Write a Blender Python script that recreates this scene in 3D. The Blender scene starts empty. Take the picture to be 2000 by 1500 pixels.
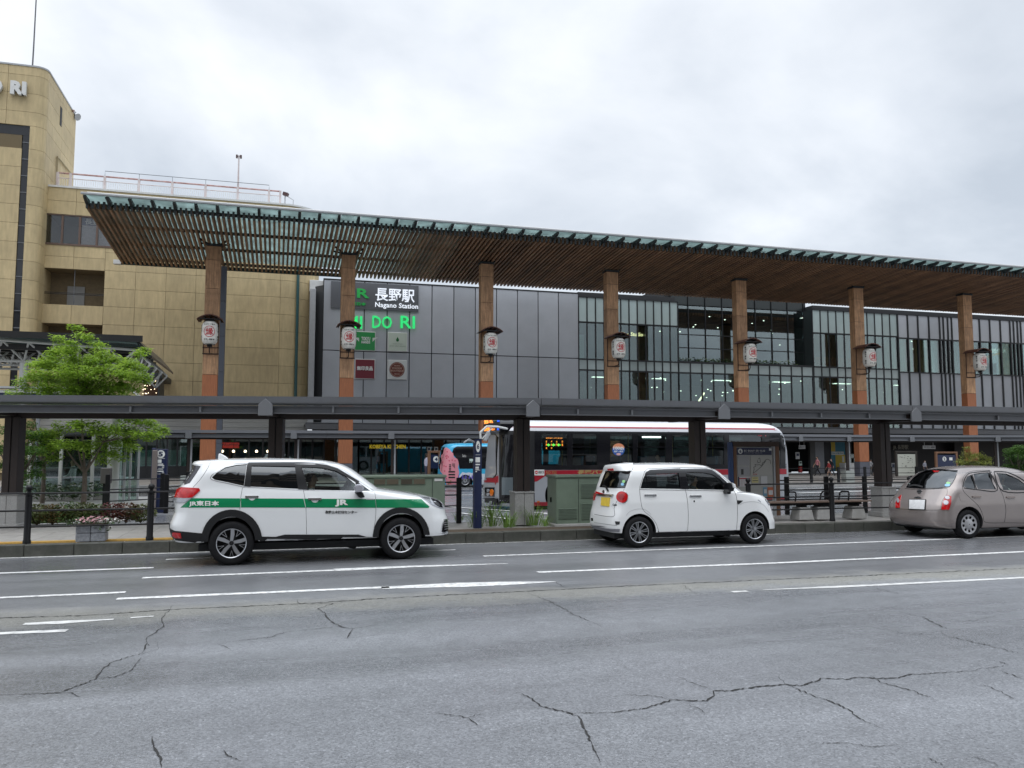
import bpy, bmesh, math, random
import numpy as np
from mathutils import Vector, Matrix
from mathutils.bvhtree import BVHTree
from mathutils.geometry import tessellate_polygon

random.seed(7)
rnd = random.random
uni = random.uniform
S = bpy.context.scene
COL = S.collection

# ------------------------------------------------------------------ camera, sky, sun, exposure
YAW = math.radians(15.95)
PITCH = math.atan(135 / 1600)
EYE = 1.72
F = 1600.0
cam_d = bpy.data.cameras.new('camera')
cam_d.sensor_width = 36.0
cam_d.lens = F / 2000 * 36
cam_d.clip_start = 0.1
cam_d.clip_end = 3000
cam = bpy.data.objects.new('camera', cam_d)
cam.location = (0, 0, EYE)
cam.rotation_euler = (math.pi / 2 + PITCH, 0, -YAW)
COL.objects.link(cam)
S.camera = cam

SUN_EL, SUN_AZ = math.radians(70), math.radians(205)
world = bpy.data.worlds.new('World')
S.world = world
world.use_nodes = True
wn, wl = world.node_tree.nodes, world.node_tree.links
wn.clear()
w_out = wn.new('ShaderNodeOutputWorld')
w_bg = wn.new('ShaderNodeBackground')
w_bg.inputs['Strength'].default_value = 0.1
sky = wn.new('ShaderNodeTexSky')
sky.sky_type = 'NISHITA'
sky.sun_disc = False
sky.sun_elevation = SUN_EL
sky.sun_rotation = SUN_AZ
w_tc = wn.new('ShaderNodeTexCoord')
w_sep = wn.new('ShaderNodeSeparateXYZ')
wl.new(w_tc.outputs['Generated'], w_sep.inputs[0])
# cloud deck: direction projected on a plane overhead
w_zm = wn.new('ShaderNodeMath'); w_zm.operation = 'MAXIMUM'; w_zm.inputs[1].default_value = 0.0
wl.new(w_sep.outputs['Z'], w_zm.inputs[0])
w_za = wn.new('ShaderNodeMath'); w_za.operation = 'ADD'; w_za.inputs[1].default_value = 0.32
wl.new(w_zm.outputs[0], w_za.inputs[0])
w_dx = wn.new('ShaderNodeMath'); w_dx.operation = 'DIVIDE'
w_dy = wn.new('ShaderNodeMath'); w_dy.operation = 'DIVIDE'
wl.new(w_sep.outputs['X'], w_dx.inputs[0]); wl.new(w_za.outputs[0], w_dx.inputs[1])
wl.new(w_sep.outputs['Y'], w_dy.inputs[0]); wl.new(w_za.outputs[0], w_dy.inputs[1])
w_cmb = wn.new('ShaderNodeCombineXYZ')
wl.new(w_dx.outputs[0], w_cmb.inputs[0]); wl.new(w_dy.outputs[0], w_cmb.inputs[1])
w_cmb.inputs[2].default_value = 3.1
w_n1 = wn.new('ShaderNodeTexNoise')
w_n1.inputs['Scale'].default_value = 1.35; w_n1.inputs['Detail'].default_value = 9
w_n1.inputs['Roughness'].default_value = 0.52; w_n1.inputs['Distortion'].default_value = 0.25
wl.new(w_cmb.outputs[0], w_n1.inputs['Vector'])
w_cr = wn.new('ShaderNodeValToRGB')
e = w_cr.color_ramp.elements
e[0].position = 0.36; e[0].color = (3.6, 3.95, 4.4, 1)
e[1].position = 0.64; e[1].color = (6.3, 6.5, 6.75, 1)
m_ = w_cr.color_ramp.elements.new(0.5); m_.color = (4.9, 5.2, 5.6, 1)
# an overcast sky is brighter overhead than near the horizon
w_ov = wn.new('ShaderNodeMapRange'); w_ov.inputs[1].default_value = 0.46; w_ov.inputs[2].default_value = 1.0
w_ov.inputs[3].default_value = 1.0; w_ov.inputs[4].default_value = 3.0; w_ov.interpolation_type = 'SMOOTHSTEP'
wl.new(w_sep.outputs['Z'], w_ov.inputs[0])
w_mul = wn.new('ShaderNodeVectorMath'); w_mul.operation = 'SCALE'
wl.new(w_n1.outputs['Fac'], w_cr.inputs['Fac'])
w_mix = wn.new('ShaderNodeMix'); w_mix.data_type = 'RGBA'
w_mix.inputs['Factor'].default_value = 0.9
wl.new(w_cr.outputs['Color'], w_mul.inputs[0]); wl.new(w_ov.outputs[0], w_mul.inputs['Scale'])
wl.new(sky.outputs['Color'], w_mix.inputs[6]); wl.new(w_mul.outputs[0], w_mix.inputs[7])
wl.new(w_mix.outputs[2], w_bg.inputs['Color'])
wl.new(w_bg.outputs[0], w_out.inputs['Surface'])

sun_d = bpy.data.lights.new('sun', 'SUN')
sun_d.energy = 0.6
sun_d.angle = math.radians(60)
sun_d.color = (1, 0.97, 0.93)
sun = bpy.data.objects.new('sun', sun_d)
sv = Vector((math.sin(SUN_AZ) * math.cos(SUN_EL), math.cos(SUN_AZ) * math.cos(SUN_EL), math.sin(SUN_EL)))
sun.rotation_euler = sv.to_track_quat('Z', 'Y').to_euler()
COL.objects.link(sun)
S.view_settings.view_transform = 'Standard'
S.view_settings.look = 'None'
S.view_settings.gamma = 1
S.view_settings.use_curve_mapping = False
S.view_settings.exposure = 0.78
S.cycles.max_bounces = 7
S.cycles.transparent_max_bounces = 12
S.cycles.use_denoising = True

# ------------------------------------------------------------------ the lens used only to read positions off the photograph
_cy, _sy, _cp, _sp = math.cos(YAW), math.sin(YAW), math.cos(PITCH), math.sin(PITCH)
CAM = Vector((0, 0, EYE))
def ray(px, py):
    a, b = (px - 1000) / F, (750 - py) / F
    fx, fz = _cp - b * _sp, _sp + b * _cp
    return Vector((a * _cy + fx * _sy, -a * _sy + fx * _cy, fz))
def aY(px, py, Y):
    r = ray(px, py); return CAM + r * (Y / r.y)
def aZ(px, py, Z=0.0):
    r = ray(px, py); return CAM + r * ((Z - EYE) / r.z)
def onplane(px, py, p0, n):
    r = ray(px, py); return CAM + r * ((Vector(p0) - CAM).dot(n) / r.dot(n))

# ------------------------------------------------------------------ materials
MATS = {}
def mat(name, col, rough=0.5, metal=0.0, var=0.0, scale=6.0, bump=0.0, bscale=60.0, stretch=None, emit=None, es=1.0, coat=0.0,
        spec=0.5, alpha=1.0, rnd_obj=0.0, dirt=None, dirt_amt=0.0, dscale=1.5, rvar=0.0, glass=None, detail=4):
    """Principled material in object space with noise variation, per-object variation, bump and blotches of dirt."""
    if name in MATS: return MATS[name]
    m = bpy.data.materials.new(name); m.use_nodes = True
    nt = m.node_tree; N, L = nt.nodes, nt.links
    b = N['Principled BSDF']
    if len(col) == 3: col = (*col, 1)
    b.inputs['Base Color'].default_value = col
    b.inputs['Roughness'].default_value = rough
    b.inputs['Metallic'].default_value = metal
    b.inputs['Specular IOR Level'].default_value = spec
    if coat:
        b.inputs['Coat Weight'].default_value = coat; b.inputs['Coat Roughness'].default_value = 0.04
    if emit:
        b.inputs['Emission Color'].default_value = (*emit, 1); b.inputs['Emission Strength'].default_value = es
    vec = None
    if var or bump or dirt or rvar:
        g = N.new('ShaderNodeNewGeometry'); mp = N.new('ShaderNodeMapping')
        L.new(g.outputs['Position'], mp.inputs['Vector'])
        if stretch: mp.inputs['Scale'].default_value = stretch
        vec = mp.outputs[0]
    cur = None
    if var or rnd_obj:
        hsv = N.new('ShaderNodeHueSaturation'); hsv.inputs['Color'].default_value = col
        val = None
        if var:
            n = N.new('ShaderNodeTexNoise'); n.inputs['Scale'].default_value = scale; n.inputs['Detail'].default_value = detail
            n.inputs['Roughness'].default_value = 0.62
            L.new(vec, n.inputs['Vector'])
            mr = N.new('ShaderNodeMapRange'); mr.inputs[1].default_value = 0.3; mr.inputs[2].default_value = 0.7
            mr.inputs[3].default_value = 1 - var; mr.inputs[4].default_value = 1 + var
            L.new(n.outputs['Fac'], mr.inputs[0]); val = mr.outputs[0]
        if rnd_obj:
            oi = N.new('ShaderNodeObjectInfo'); mr = N.new('ShaderNodeMapRange')
            mr.inputs[3].default_value = 1 - rnd_obj; mr.inputs[4].default_value = 1 + rnd_obj
            L.new(oi.outputs['Random'], mr.inputs[0])
            if val is None: val = mr.outputs[0]
            else:
                mu = N.new('ShaderNodeMath'); mu.operation = 'MULTIPLY'
                L.new(val, mu.inputs[0]); L.new(mr.outputs[0], mu.inputs[1]); val = mu.outputs[0]
        L.new(val, hsv.inputs['Value']); cur = hsv.outputs[0]
    if dirt:
        g2 = N.new('ShaderNodeNewGeometry')
        n = N.new('ShaderNodeTexNoise'); n.inputs['Scale'].default_value = dscale; n.inputs['Detail'].default_value = 6
        n.inputs['Roughness'].default_value = 0.65
        L.new(g2.outputs['Position'], n.inputs['Vector'])
        mr = N.new('ShaderNodeMapRange'); mr.inputs[1].default_value = 0.45; mr.inputs[2].default_value = 0.75
        mr.inputs[4].default_value = dirt_amt
        L.new(n.outputs['Fac'], mr.inputs[0])
        mx = N.new('ShaderNodeMix'); mx.data_type = 'RGBA'
        L.new(mr.outputs[0], mx.inputs[0])
        if cur: L.new(cur, mx.inputs[6])
        else: mx.inputs[6].default_value = col
        mx.inputs[7].default_value = (*dirt, 1); cur = mx.outputs[2]
    if cur: L.new(cur, b.inputs['Base Color'])
    if rvar:
        n = N.new('ShaderNodeTexNoise'); n.inputs['Scale'].default_value = dscale; n.inputs['Detail'].default_value = 5
        L.new(vec, n.inputs['Vector'])
        mr = N.new('ShaderNodeMapRange'); mr.inputs[1].default_value = 0.35; mr.inputs[2].default_value = 0.65
        mr.inputs[3].default_value = max(0.02, rough - rvar); mr.inputs[4].default_value = rough + rvar
        L.new(n.outputs['Fac'], mr.inputs[0]); L.new(mr.outputs[0], b.inputs['Roughness'])
    if bump:
        n = N.new('ShaderNodeTexNoise'); n.inputs['Scale'].default_value = bscale; n.inputs['Detail'].default_value = 3
        L.new(vec, n.inputs['Vector'])
        bp = N.new('ShaderNodeBump'); bp.inputs['Strength'].default_value = bump; bp.inputs['Distance'].default_value = 0.01
        L.new(n.outputs['Fac'], bp.inputs['Height']); L.new(bp.outputs[0], b.inputs['Normal'])
    MATS[name] = m
    return m

def glassmat(name, tint, refl=0.5, rough=0.02, ior=1.45):
    """Window glass: tinted see-through body with a mirror coat that strengthens at grazing angles."""
    if name in MATS: return MATS[name]
    m = bpy.data.materials.new(name); m.use_nodes = True
    nt = m.node_tree; N, L = nt.nodes, nt.links; N.clear()
    o = N.new('ShaderNodeOutputMaterial'); mx = N.new('ShaderNodeMixShader')
    t = N.new('ShaderNodeBsdfTransparent'); t.inputs[0].default_value = (*tint, 1)
    g = N.new('ShaderNodeBsdfGlossy'); g.inputs['Roughness'].default_value = rough; g.inputs[0].default_value = (0.93, 0.97, 1, 1)
    fr = N.new('ShaderNodeFresnel'); fr.inputs[0].default_value = ior
    mr = N.new('ShaderNodeMapRange'); mr.inputs[3].default_value = refl * 0.2; mr.inputs[4].default_value = min(1, refl * 2.0)
    mr.inputs[2].default_value = 1.0
    L.new(fr.outputs[0], mr.inputs[0]); L.new(mr.outputs[0], mx.inputs[0])
    L.new(t.outputs[0], mx.inputs[1]); L.new(g.outputs[0], mx.inputs[2]); L.new(mx.outputs[0], o.inputs[0])
    MATS[name] = m
    return m

# ------------------------------------------------------------------ mesh helpers
LOC = {}      # world position of every object's frame
class MB:
    def __init__(s): s.v, s.f, s.m = [], [], []
    def add(s, vs, fs, mi=0):
        o = len(s.v); s.v += [tuple(v) for v in vs]
        s.f += [tuple(i + o for i in f) for f in fs]; s.m += [mi] * len(fs); return s
    def box(s, x0, x1, y0, y1, z0, z1, mi=0):
        if x0 > x1: x0, x1 = x1, x0
        if y0 > y1: y0, y1 = y1, y0
        if z0 > z1: z0, z1 = z1, z0
        return s.add([(x0, y0, z0), (x1, y0, z0), (x1, y1, z0), (x0, y1, z0), (x0, y0, z1), (x1, y0, z1), (x1, y1, z1), (x0, y1, z1)],
                     [(0, 3, 2, 1), (4, 5, 6, 7), (0, 1, 5, 4), (1, 2, 6, 5), (2, 3, 7, 6), (3, 0, 4, 7)], mi)
    def bar(s, p, q, w, h=None, mi=0, up=(0, 0, 1)):
        """rectangular bar from p to q, w across, h along up"""
        p, q = Vector(p), Vector(q); h = h or w
        d = (q - p).normalized(); u = Vector(up)
        if abs(d.dot(u)) > 0.99: u = Vector((0, 1, 0))
        a = d.cross(u).normalized() * w / 2; c = a.cross(d).normalized() * h / 2
        vs = [p - a - c, p + a - c, p + a + c, p - a + c, q - a - c, q + a - c, q + a + c, q - a + c]
        return s.add(vs, [(0, 1, 2, 3), (7, 6, 5, 4), (0, 4, 5, 1), (1, 5, 6, 2), (2, 6, 7, 3), (3, 7, 4, 0)], mi)
    def tube(s, pts, r, n=8, mi=0, cap=True):
        pts = [Vector(p) for p in pts]; rs = r if isinstance(r, (list, tuple)) else [r] * len(pts)
        o = len(s.v); ref = None
        for i, p in enumerate(pts):
            d = (pts[min(i + 1, len(pts) - 1)] - pts[max(i - 1, 0)]).normalized()
            if ref is None: ref = Vector((0, 0, 1)) if abs(d.z) < 0.9 else Vector((1, 0, 0))
            a = d.cross(ref).normalized(); b = a.cross(d).normalized(); ref = b
            for k in range(n):
                t = 2 * math.pi * k / n; s.v.append(tuple(p + (a * math.cos(t) + b * math.sin(t)) * rs[i]))
        for i in range(len(pts) - 1):
            for k in range(n):
                k2 = (k + 1) % n
                s.f.append((o + i * n + k, o + i * n + k2, o + (i + 1) * n + k2, o + (i + 1) * n + k)); s.m.append(mi)
        if cap:
            s.f.append(tuple(o + k for k in range(n))[::-1]); s.m.append(mi)
            e = o + (len(pts) - 1) * n; s.f.append(tuple(e + k for k in range(n))); s.m.append(mi)
        return s
    def lathe(s, prof, c=(0, 0, 0), axis='z', n=24, mi=0):
        o = len(s.v)
        for (r, h) in prof:
            for k in range(n):
                t = 2 * math.pi * k / n; a, b = r * math.cos(t), r * math.sin(t)
                s.v.append((c[0] + a, c[1] + b, c[2] + h) if axis == 'z' else (c[0] + a, c[1] + h, c[2] + b))
        for i in range(len(prof) - 1):
            for k in range(n):
                k2 = (k + 1) % n
                s.f.append((o + i * n + k, o + i * n + k2, o + (i + 1) * n + k2, o + (i + 1) * n + k)); s.m.append(mi)
        return s
    def prism(s, poly, c0, c1, axis='y', mi=0):
        """2-D outline (any shape) pushed from c0 to c1 along axis; the outline lies in the other two axes"""
        n = len(poly)
        def P(a, b, c): return (a, c, b) if axis == 'y' else ((c, a, b) if axis == 'x' else (a, b, c))
        vs = [P(a, b, c0) for a, b in poly] + [P(a, b, c1) for a, b in poly]
        tris = tessellate_polygon([[Vector((a, b, 0)) for a, b in poly]])
        fs = [tuple(t) for t in tris] + [tuple(i + n for i in t)[::-1] for t in tris]
        fs += [(i, (i + 1) % n, (i + 1) % n + n, i + n) for i in range(n)]
        return s.add(vs, fs, mi)
    def build(s, name, mats, parent=None, smooth=False, bevel=0.0, kind=None, fix=True, ang=40, seg=1):
        me = bpy.data.meshes.new(name)
        off = LOC.get(parent.name, Vector((0, 0, 0))) if parent else Vector((0, 0, 0))
        vs = np.array(s.v, dtype=float).reshape(-1, 3) - np.array(off)
        me.from_pydata(vs.tolist(), [], s.f)
        if not isinstance(mats, (list, tuple)): mats = [mats]
        for m in mats: me.materials.append(m)
        if len(mats) > 1: me.polygons.foreach_set('material_index', s.m)
        if fix or bevel or smooth:
            bm = bmesh.new(); bm.from_mesh(me)
            if smooth or bevel: bmesh.ops.remove_doubles(bm, verts=bm.verts, dist=1e-5)
            bmesh.ops.recalc_face_normals(bm, faces=bm.faces)
            if bevel:
                ed = [x for x in bm.edges if len(x.link_faces) == 2 and x.calc_face_angle(0) > 0.5]
                bmesh.ops.bevel(bm, geom=ed, offset=bevel, segments=seg, affect='EDGES', profile=0.6, clamp_overlap=True)
            bm.to_mesh(me); bm.free()
        if smooth:
            me.polygons.foreach_set('use_smooth', [True] * len(me.polygons))
            try: me.set_sharp_from_angle(angle=math.radians(ang))
            except Exception: pass
        return link(name, me, parent, kind)

def link(name, me, parent=None, kind=None):
    o = bpy.data.objects.new(name, me); COL.objects.link(o)
    LOC[o.name] = Vector((0, 0, 0))
    if parent:
        o.parent = parent; LOC[o.name] = LOC[parent.name].copy()
    if kind: o['kind'] = kind
    return o

def thing(name, label, cat, loc=(0, 0, 0), group=None):
    o = bpy.data.objects.new(name, None); COL.objects.link(o)
    o.empty_display_size = 0.3
    o.location = loc; LOC[o.name] = Vector(loc)
    o['label'] = label; o['category'] = cat
    if group: o['group'] = group
    return o
def struct(o): o['kind'] = 'structure'; return o
def tag(o, label, cat, group=None):
    o['label'] = label; o['category'] = cat
    if group: o['group'] = group
    return o
def copy_tree(o, loc, label=None, parent=None, rz=None):
    c = o.copy(); COL.objects.link(c)
    if parent is not None: c.parent = parent
    else:
        c.location = loc; LOC[c.name] = Vector(loc)
        if rz is not None: c.rotation_euler = (0, 0, rz)
        if label: c['label'] = label
    for ch in list(o.children): copy_tree(ch, None, None, c)
    return c
def inst(name, me, loc, parent, rz=0, scale=None):
    """one more object sharing a mesh"""
    o = bpy.data.objects.new(name, me); COL.objects.link(o)
    off = LOC.get(parent.name, Vector()) if parent else Vector()
    o.location = Vector(loc) - off
    o.rotation_euler = (0, 0, rz)
    if scale: o.scale = scale
    if parent: o.parent = parent
    LOC[o.name] = Vector(loc)
    return o

# ------------------------------------------------------------------ lettering
_TX = {}
def text2d(s, bold=0.0, res=2):
    """outline text as (verts 2-D, faces), lower left at 0,0; returns also the width and height"""
    k = (s, bold, res)
    if k in _TX: return _TX[k]
    c = bpy.data.curves.new('t', 'FONT'); c.body = s; c.resolution_u = res; c.offset = bold
    c.space_character = 1.02; c.align_x = 'LEFT'
    o = bpy.data.objects.new('t', c); COL.objects.link(o)
    bpy.context.view_layer.update()
    me = bpy.data.meshes.new_from_object(o.evaluated_get(bpy.context.evaluated_depsgraph_get()))
    vs = [(v.co.x, v.co.y) for v in me.vertices]; fs = [tuple(p.vertices) for p in me.polygons]
    bpy.data.objects.remove(o); bpy.data.curves.remove(c); bpy.data.meshes.remove(me)
    if not vs: vs, fs = [(0, 0), (1, 0), (1, 1)], [(0, 1, 2)]
    a = np.array(vs); mn, mx = a.min(0), a.max(0)
    vs = [((x - mn[0]), (y - mn[1])) for x, y in vs]
    _TX[k] = (vs, fs, mx[0] - mn[0], mx[1] - mn[1]); return _TX[k]

def text(name, s, p0, ux, uz, w=None, h=None, m=None, parent=None, depth=0.01, bold=0.0, mi=0, mb=None):
    """lettering standing on the plane through p0 (lower left) with unit directions ux, uz; fitted to w and h; solid of given depth"""
    vs, fs, W, H = text2d(s, bold)
    if w is None: sx = sz = h / H
    elif h is None: sx = sz = w / W
    else: sx, sz = w / W, h / H
    p0, ux, uz = Vector(p0), Vector(ux), Vector(uz); n = ux.cross(uz).normalized()
    out = [p0 + ux * (x * sx) + uz * (y * sz) + n * depth for x, y in vs]
    k = MB() if mb is None else mb
    bm = bmesh.new(); bv = [bm.verts.new(v) for v in out]
    for f in fs:
        try: bm.faces.new([bv[i] for i in f])
        except ValueError: pass
    if depth > 0:
        be = [e_ for e_ in bm.edges if len(e_.link_faces) == 1]
        r = bmesh.ops.extrude_edge_only(bm, edges=be)
        bmesh.ops.translate(bm, vec=-n * depth, verts=[g for g in r['geom'] if isinstance(g, bmesh.types.BMVert)])
    bm.verts.index_update()
    k.add([v.co for v in bm.verts], [tuple(v.index for v in f.verts) for f in bm.faces], mi); bm.free()
    if mb is None: return k.build(name, m, parent)

def evaluate(o):
    bpy.context.view_layer.update()
    return bpy.data.meshes.new_from_object(o.evaluated_get(bpy.context.evaluated_depsgraph_get()))

# ------------------------------------------------------------------ people (one skinned body each)
def person(name, label, base, h=1.68, face=0.0, pose='walk', top=(0.5, 0.5, 0.5), legs=(0.03, 0.03, 0.04), hair=(0.01, 0.01, 0.01),
           skin=(0.45, 0.28, 0.2), shorts=False, skirt=False, cap=None, mask=None, longhair=False, bag=None, parent=None, group=None, sleeves=True):
    k = h / 1.7; j = []; R = []; E = []
    def J(x, y, z, r, p=None):
        j.append(Vector((x, y, z)) * k); R.append(r * k)
        if p is not None: E.append((p, len(j) - 1))
        return len(j) - 1
    sit = pose in ('sit', 'drive')
    pel = J(0, 0, 0.93, 0.135)
    w1 = J(0, 0.0, 1.08, 0.12, pel); ch = J(0.01, 0, 1.27, 0.15, w1); sh = J(0.0, 0, 1.4, 0.115, ch)
    nk = J(0.01, 0, 1.47, 0.056, sh); h1 = J(0.03, 0, 1.55, 0.078, nk); h2 = J(0.025, 0, 1.62, 0.092, h1); J(0.01, 0, 1.68, 0.07, h2)
    st = {'walk': 0.26, 'stand': 0.03, 'sit': 0.0, 'drive': 0.0}[pose]
    for s in (1, -1):
        if sit:
            hp = J(0.03, s * 0.1, 0.9, 0.105, pel); kn = J(0.46, s * 0.13, 0.94, 0.07, hp); an = J(0.58, s * 0.13, 0.52, 0.045, kn)
            J(0.76, s * 0.13, 0.47, 0.035, an)
        else:
            f = st * s
            hp = J(0, s * 0.1, 0.84, 0.105, pel); kn = J(f * 0.55 + 0.03, s * 0.1, 0.48, 0.068, hp)
            an = J(f - (0.1 if f < 0 else 0), s * 0.1, 0.09 + (0.07 if f < -0.1 else 0), 0.042, kn)
            J(f + 0.13 - (0.1 if f < 0 else 0), s * 0.11, 0.035, 0.034, an)
        so = J(0, s * 0.175, 1.385, 0.062, sh)
        if pose == 'drive':
            el = J(0.2, s * 0.25, 1.15, 0.045, so); wr = J(0.44, s * 0.16, 1.2, 0.032, el); hd = J(0.5, s * 0.13, 1.22, 0.036, wr)
        elif pose == 'sit':
            el = J(0.1, s * 0.24, 1.13, 0.045, so); wr = J(0.32, s * 0.14, 1.08, 0.032, el); hd = J(0.39, s * 0.11, 1.08, 0.036, wr)
        else:
            f = -st * s * 0.6
            el = J(f * 0.5 - 0.02, s * 0.24, 1.12, 0.046, so); wr = J(f + 0.07, s * 0.25, 0.9, 0.031, el); hd = J(f + 0.09, s * 0.25, 0.82, 0.036, wr)
        for q, (dy, dz, ln) in enumerate(((-0.028, 0.0, 0.05), (-0.01, 0, 0.075), (0.01, 0, 0.08), (0.028, 0, 0.06))):
            dn = Vector(j[hd] - j[wr]).normalized() / k
            a = J(j[hd].x / k + dn.x * ln, j[hd].y / k + dy * 0.7, j[hd].z / k + dn.z * ln, 0.0095, hd)
    me = bpy.data.meshes.new('body'); me.from_pydata([v for v in j], E, []); o = bpy.data.objects.new('body', me); COL.objects.link(o)
    mod = o.modifiers.new('s', 'SKIN'); mod.use_smooth_shade = True
    for i, sv_ in enumerate(me.skin_vertices[0].data): sv_.radius = (R[i], R[i]); sv_.use_root = (i == 0)
    for i in (ch, w1, pel): me.skin_vertices[0].data[i].radius = (R[i] * 0.78, R[i] * 1.12)
    sb = o.modifiers.new('d', 'SUBSURF'); sb.levels = 1; sb.render_levels = 1
    me2 = evaluate(o); bpy.data.objects.remove(o)
    cols = [skin, top, legs, (0.02, 0.02, 0.02)]
    for i, c in enumerate(cols): me2.materials.append(mat('cloth_%s' % '_'.join('%.3f' % x for x in c), c, 0.8, var=0.12, scale=20))
    hem = 0.95 * k
    for p in me2.polygons:
        c = p.center; z = c.z / k; ay = abs(c.y) / k
        mi = 1
        arm = ay > 0.2
        if z > 1.455: mi = 0
        elif sit:
            if c.x / k > 0.3 and z > 1.0 and ay < 0.3: mi = 0
            elif z < 1.0: mi = 2
            if z < 0.53: mi = 3
        elif arm and z < (1.0 if sleeves is True else 1.2): mi = 0
        elif z < 0.1: mi = 3
        elif z < 0.95: mi = 0 if (shorts and z < 0.5) else 2
        p.material_index = mi
    rt = thing(name, label, 'person', base, group)
    cs, sn = math.cos(face), math.sin(face)
    def T(v): return Vector((v[0] * cs - v[1] * sn, v[0] * sn + v[1] * cs, v[2]))
    for v in me2.vertices: v.co = T(v.co)
    link('body', me2, rt)
    b0 = Vector(base)
    def W(x, y, z): return b0 + T(Vector((x, y, z)) * k)
    hm = mat('hair_%.2f' % hair[0], hair, 0.55)
    g = MB(); n = 10
    for i in range(7):
        for q in range(n):
            ph = math.pi * (0.02 + 0.5 * i / 6 * (1.25 if longhair else 1)); t = 2 * math.pi * q / n
            back = 1 if math.cos(t) < 0.2 else 0.55
            ph2 = ph * (back if i > 2 else 1)
            g.v.append(tuple(W(0.012 + 0.103 * math.sin(ph2) * math.cos(t), 0.093 * math.sin(ph2) * math.sin(t), 1.6 + 0.118 * math.cos(ph2) - (0.2 if longhair and i == 6 and back == 1 else 0) - (0.04 if back == 1 and i > 4 else 0))))
    for i in range(6):
        for q in range(n): g.f.append((i * n + q, i * n + (q + 1) % n, (i + 1) * n + (q + 1) % n, (i + 1) * n + q)); g.m.append(0)
    g.build('hat' if cap else 'hair', mat('cap_%.2f' % cap[0], cap, 0.8) if cap else hm, rt, smooth=True, ang=80)
    fc = MB()
    for s in (1, -1):
        fc.add([W(0.112, s * 0.035 - 0.012, 1.6), W(0.112, s * 0.035 + 0.012, 1.6), W(0.113, s * 0.035 + 0.01, 1.61), W(0.113, s * 0.035 - 0.01, 1.61)], [(0, 1, 2, 3)])
        fc.tube([W(0.02, s * 0.088, 1.575), W(0.012, s * 0.098, 1.6)], 0.018 * k, 5, 1)
    fc.tube([W(0.1, 0, 1.6), W(0.123, 0, 1.57)], [0.008 * k, 0.014 * k], 5, 1)
    if not mask: fc.box(*(lambda p: (p.x - .004, p.x + .004, p.y - .02, p.y + .02, p.z - .004, p.z + .004))(W(0.107, 0, 1.535)), 2)
    fc.build('face', [mat('eye', (0.01, 0.01, 0.01), 0.3), MATS['cloth_%s' % '_'.join('%.3f' % x for x in skin)], mat('lips', (0.3, 0.1, 0.09), 0.5)], rt)
    if mask:
        mk = MB(); pr = [(-0.07, 0.045), (0, 0.05), (0.07, 0.045)]
        for z_, r_ in ((1.5, 0.085), (1.545, 0.1), (1.585, 0.098)):
            for q in range(7):
                t = -1.1 + 2.2 * q / 6; mk.v.append(tuple(W(0.022 + r_ * math.cos(t) + 0.008, r_ * 0.95 * math.sin(t), z_)))
        for i in range(2):
            for q in range(6): mk.f.append((i * 7 + q, i * 7 + q + 1, (i + 1) * 7 + q + 1, (i + 1) * 7 + q)); mk.m.append(0)
        mk.build('face_mask', mat('mask_%.2f' % mask[0], mask, 0.8), rt)
    if skirt:
        sk = MB(); sk.lathe([(0.13 * k, 0.98 * k), (0.19 * k, 0.75 * k), (0.22 * k, 0.5 * k), (0.2 * k, 0.5 * k)], b0, n=14)
        sk.build('skirt', mat('skirt_%.2f' % legs[0], legs, 0.85), rt, smooth=True)
    return rt

# ------------------------------------------------------------------ flat outline pressed onto a curved body
def grid_poly(pts, step):
    """triangulate a 2-D outline and cut it into cells of about step"""
    bm = bmesh.new()
    vs = [bm.verts.new((x, y, 0)) for x, y in pts]
    tr = tessellate_polygon([[Vector((x, y, 0)) for x, y in pts]])
    for t in tr:
        try: bm.faces.new([vs[i] for i in t])
        except ValueError: pass
    return cut_bm(bm, step)
def cut_bm(bm, step):
    xs = [v.co.x for v in bm.verts]; ys = [v.co.y for v in bm.verts]
    for lo, hi, nrm in ((min(xs), max(xs), Vector((1, 0, 0))), (min(ys), max(ys), Vector((0, 1, 0)))):
        n = int((hi - lo) / step)
        for i in range(1, n + 1):
            c = lo + (hi - lo) * i / (n + 1)
            bmesh.ops.bisect_plane(bm, geom=bm.verts[:] + bm.edges[:] + bm.faces[:], plane_co=nrm * c, plane_no=nrm, dist=1e-4)
    return bm
def press(bm, bvh, out, back, mb, mi=0, fallback=None):
    """move every vertex of a photograph-plane sheet onto the body it shows on and give the sheet a thickness"""
    tops = {}
    for v in list(bm.verts):
        d = ray(v.co.x, v.co.y).normalized()
        hit, nrm, idx, dist = bvh.ray_cast(CAM, d)
        if hit is None:
            g = CAM + d * (fallback or 14.0)
            for _ in range(3):
                q, nrm, idx, dist = bvh.find_nearest(g)
                g = CAM + d * ((q - CAM).dot(d))
            hit = q
        if nrm.dot(d) > 0: nrm = -nrm
        tops[v] = (hit + nrm * out, nrm)
    o = len(mb.v); ix = {}
    for v in bm.verts: ix[v] = o + len(ix); mb.v.append(tuple(tops[v][0]))
    for f in bm.faces: mb.f.append(tuple(ix[v] for v in f.verts)); mb.m.append(mi)
    bx = {}
    for e_ in bm.edges:
        if len(e_.link_faces) == 1:
            for v in e_.verts:
                if v not in bx:
                    bx[v] = len(mb.v); p, nr = tops[v]; mb.v.append(tuple(p - nr * back))
            a, b = e_.verts
            mb.f.append((ix[a], ix[b], bx[b], bx[a])); mb.m.append(mi)
    bm.free()
def decal(name, pts, bvh, m, parent, out=0.004, back=0.012, step=12, smooth=True, mb=None, mi=0, fallback=None, ang=50):
    k = mb or MB()
    press(grid_poly(pts, step), bvh, out, back, k, mi, fallback)
    if mb is None: return k.build(name, m, parent, smooth=smooth, ang=ang)
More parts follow.
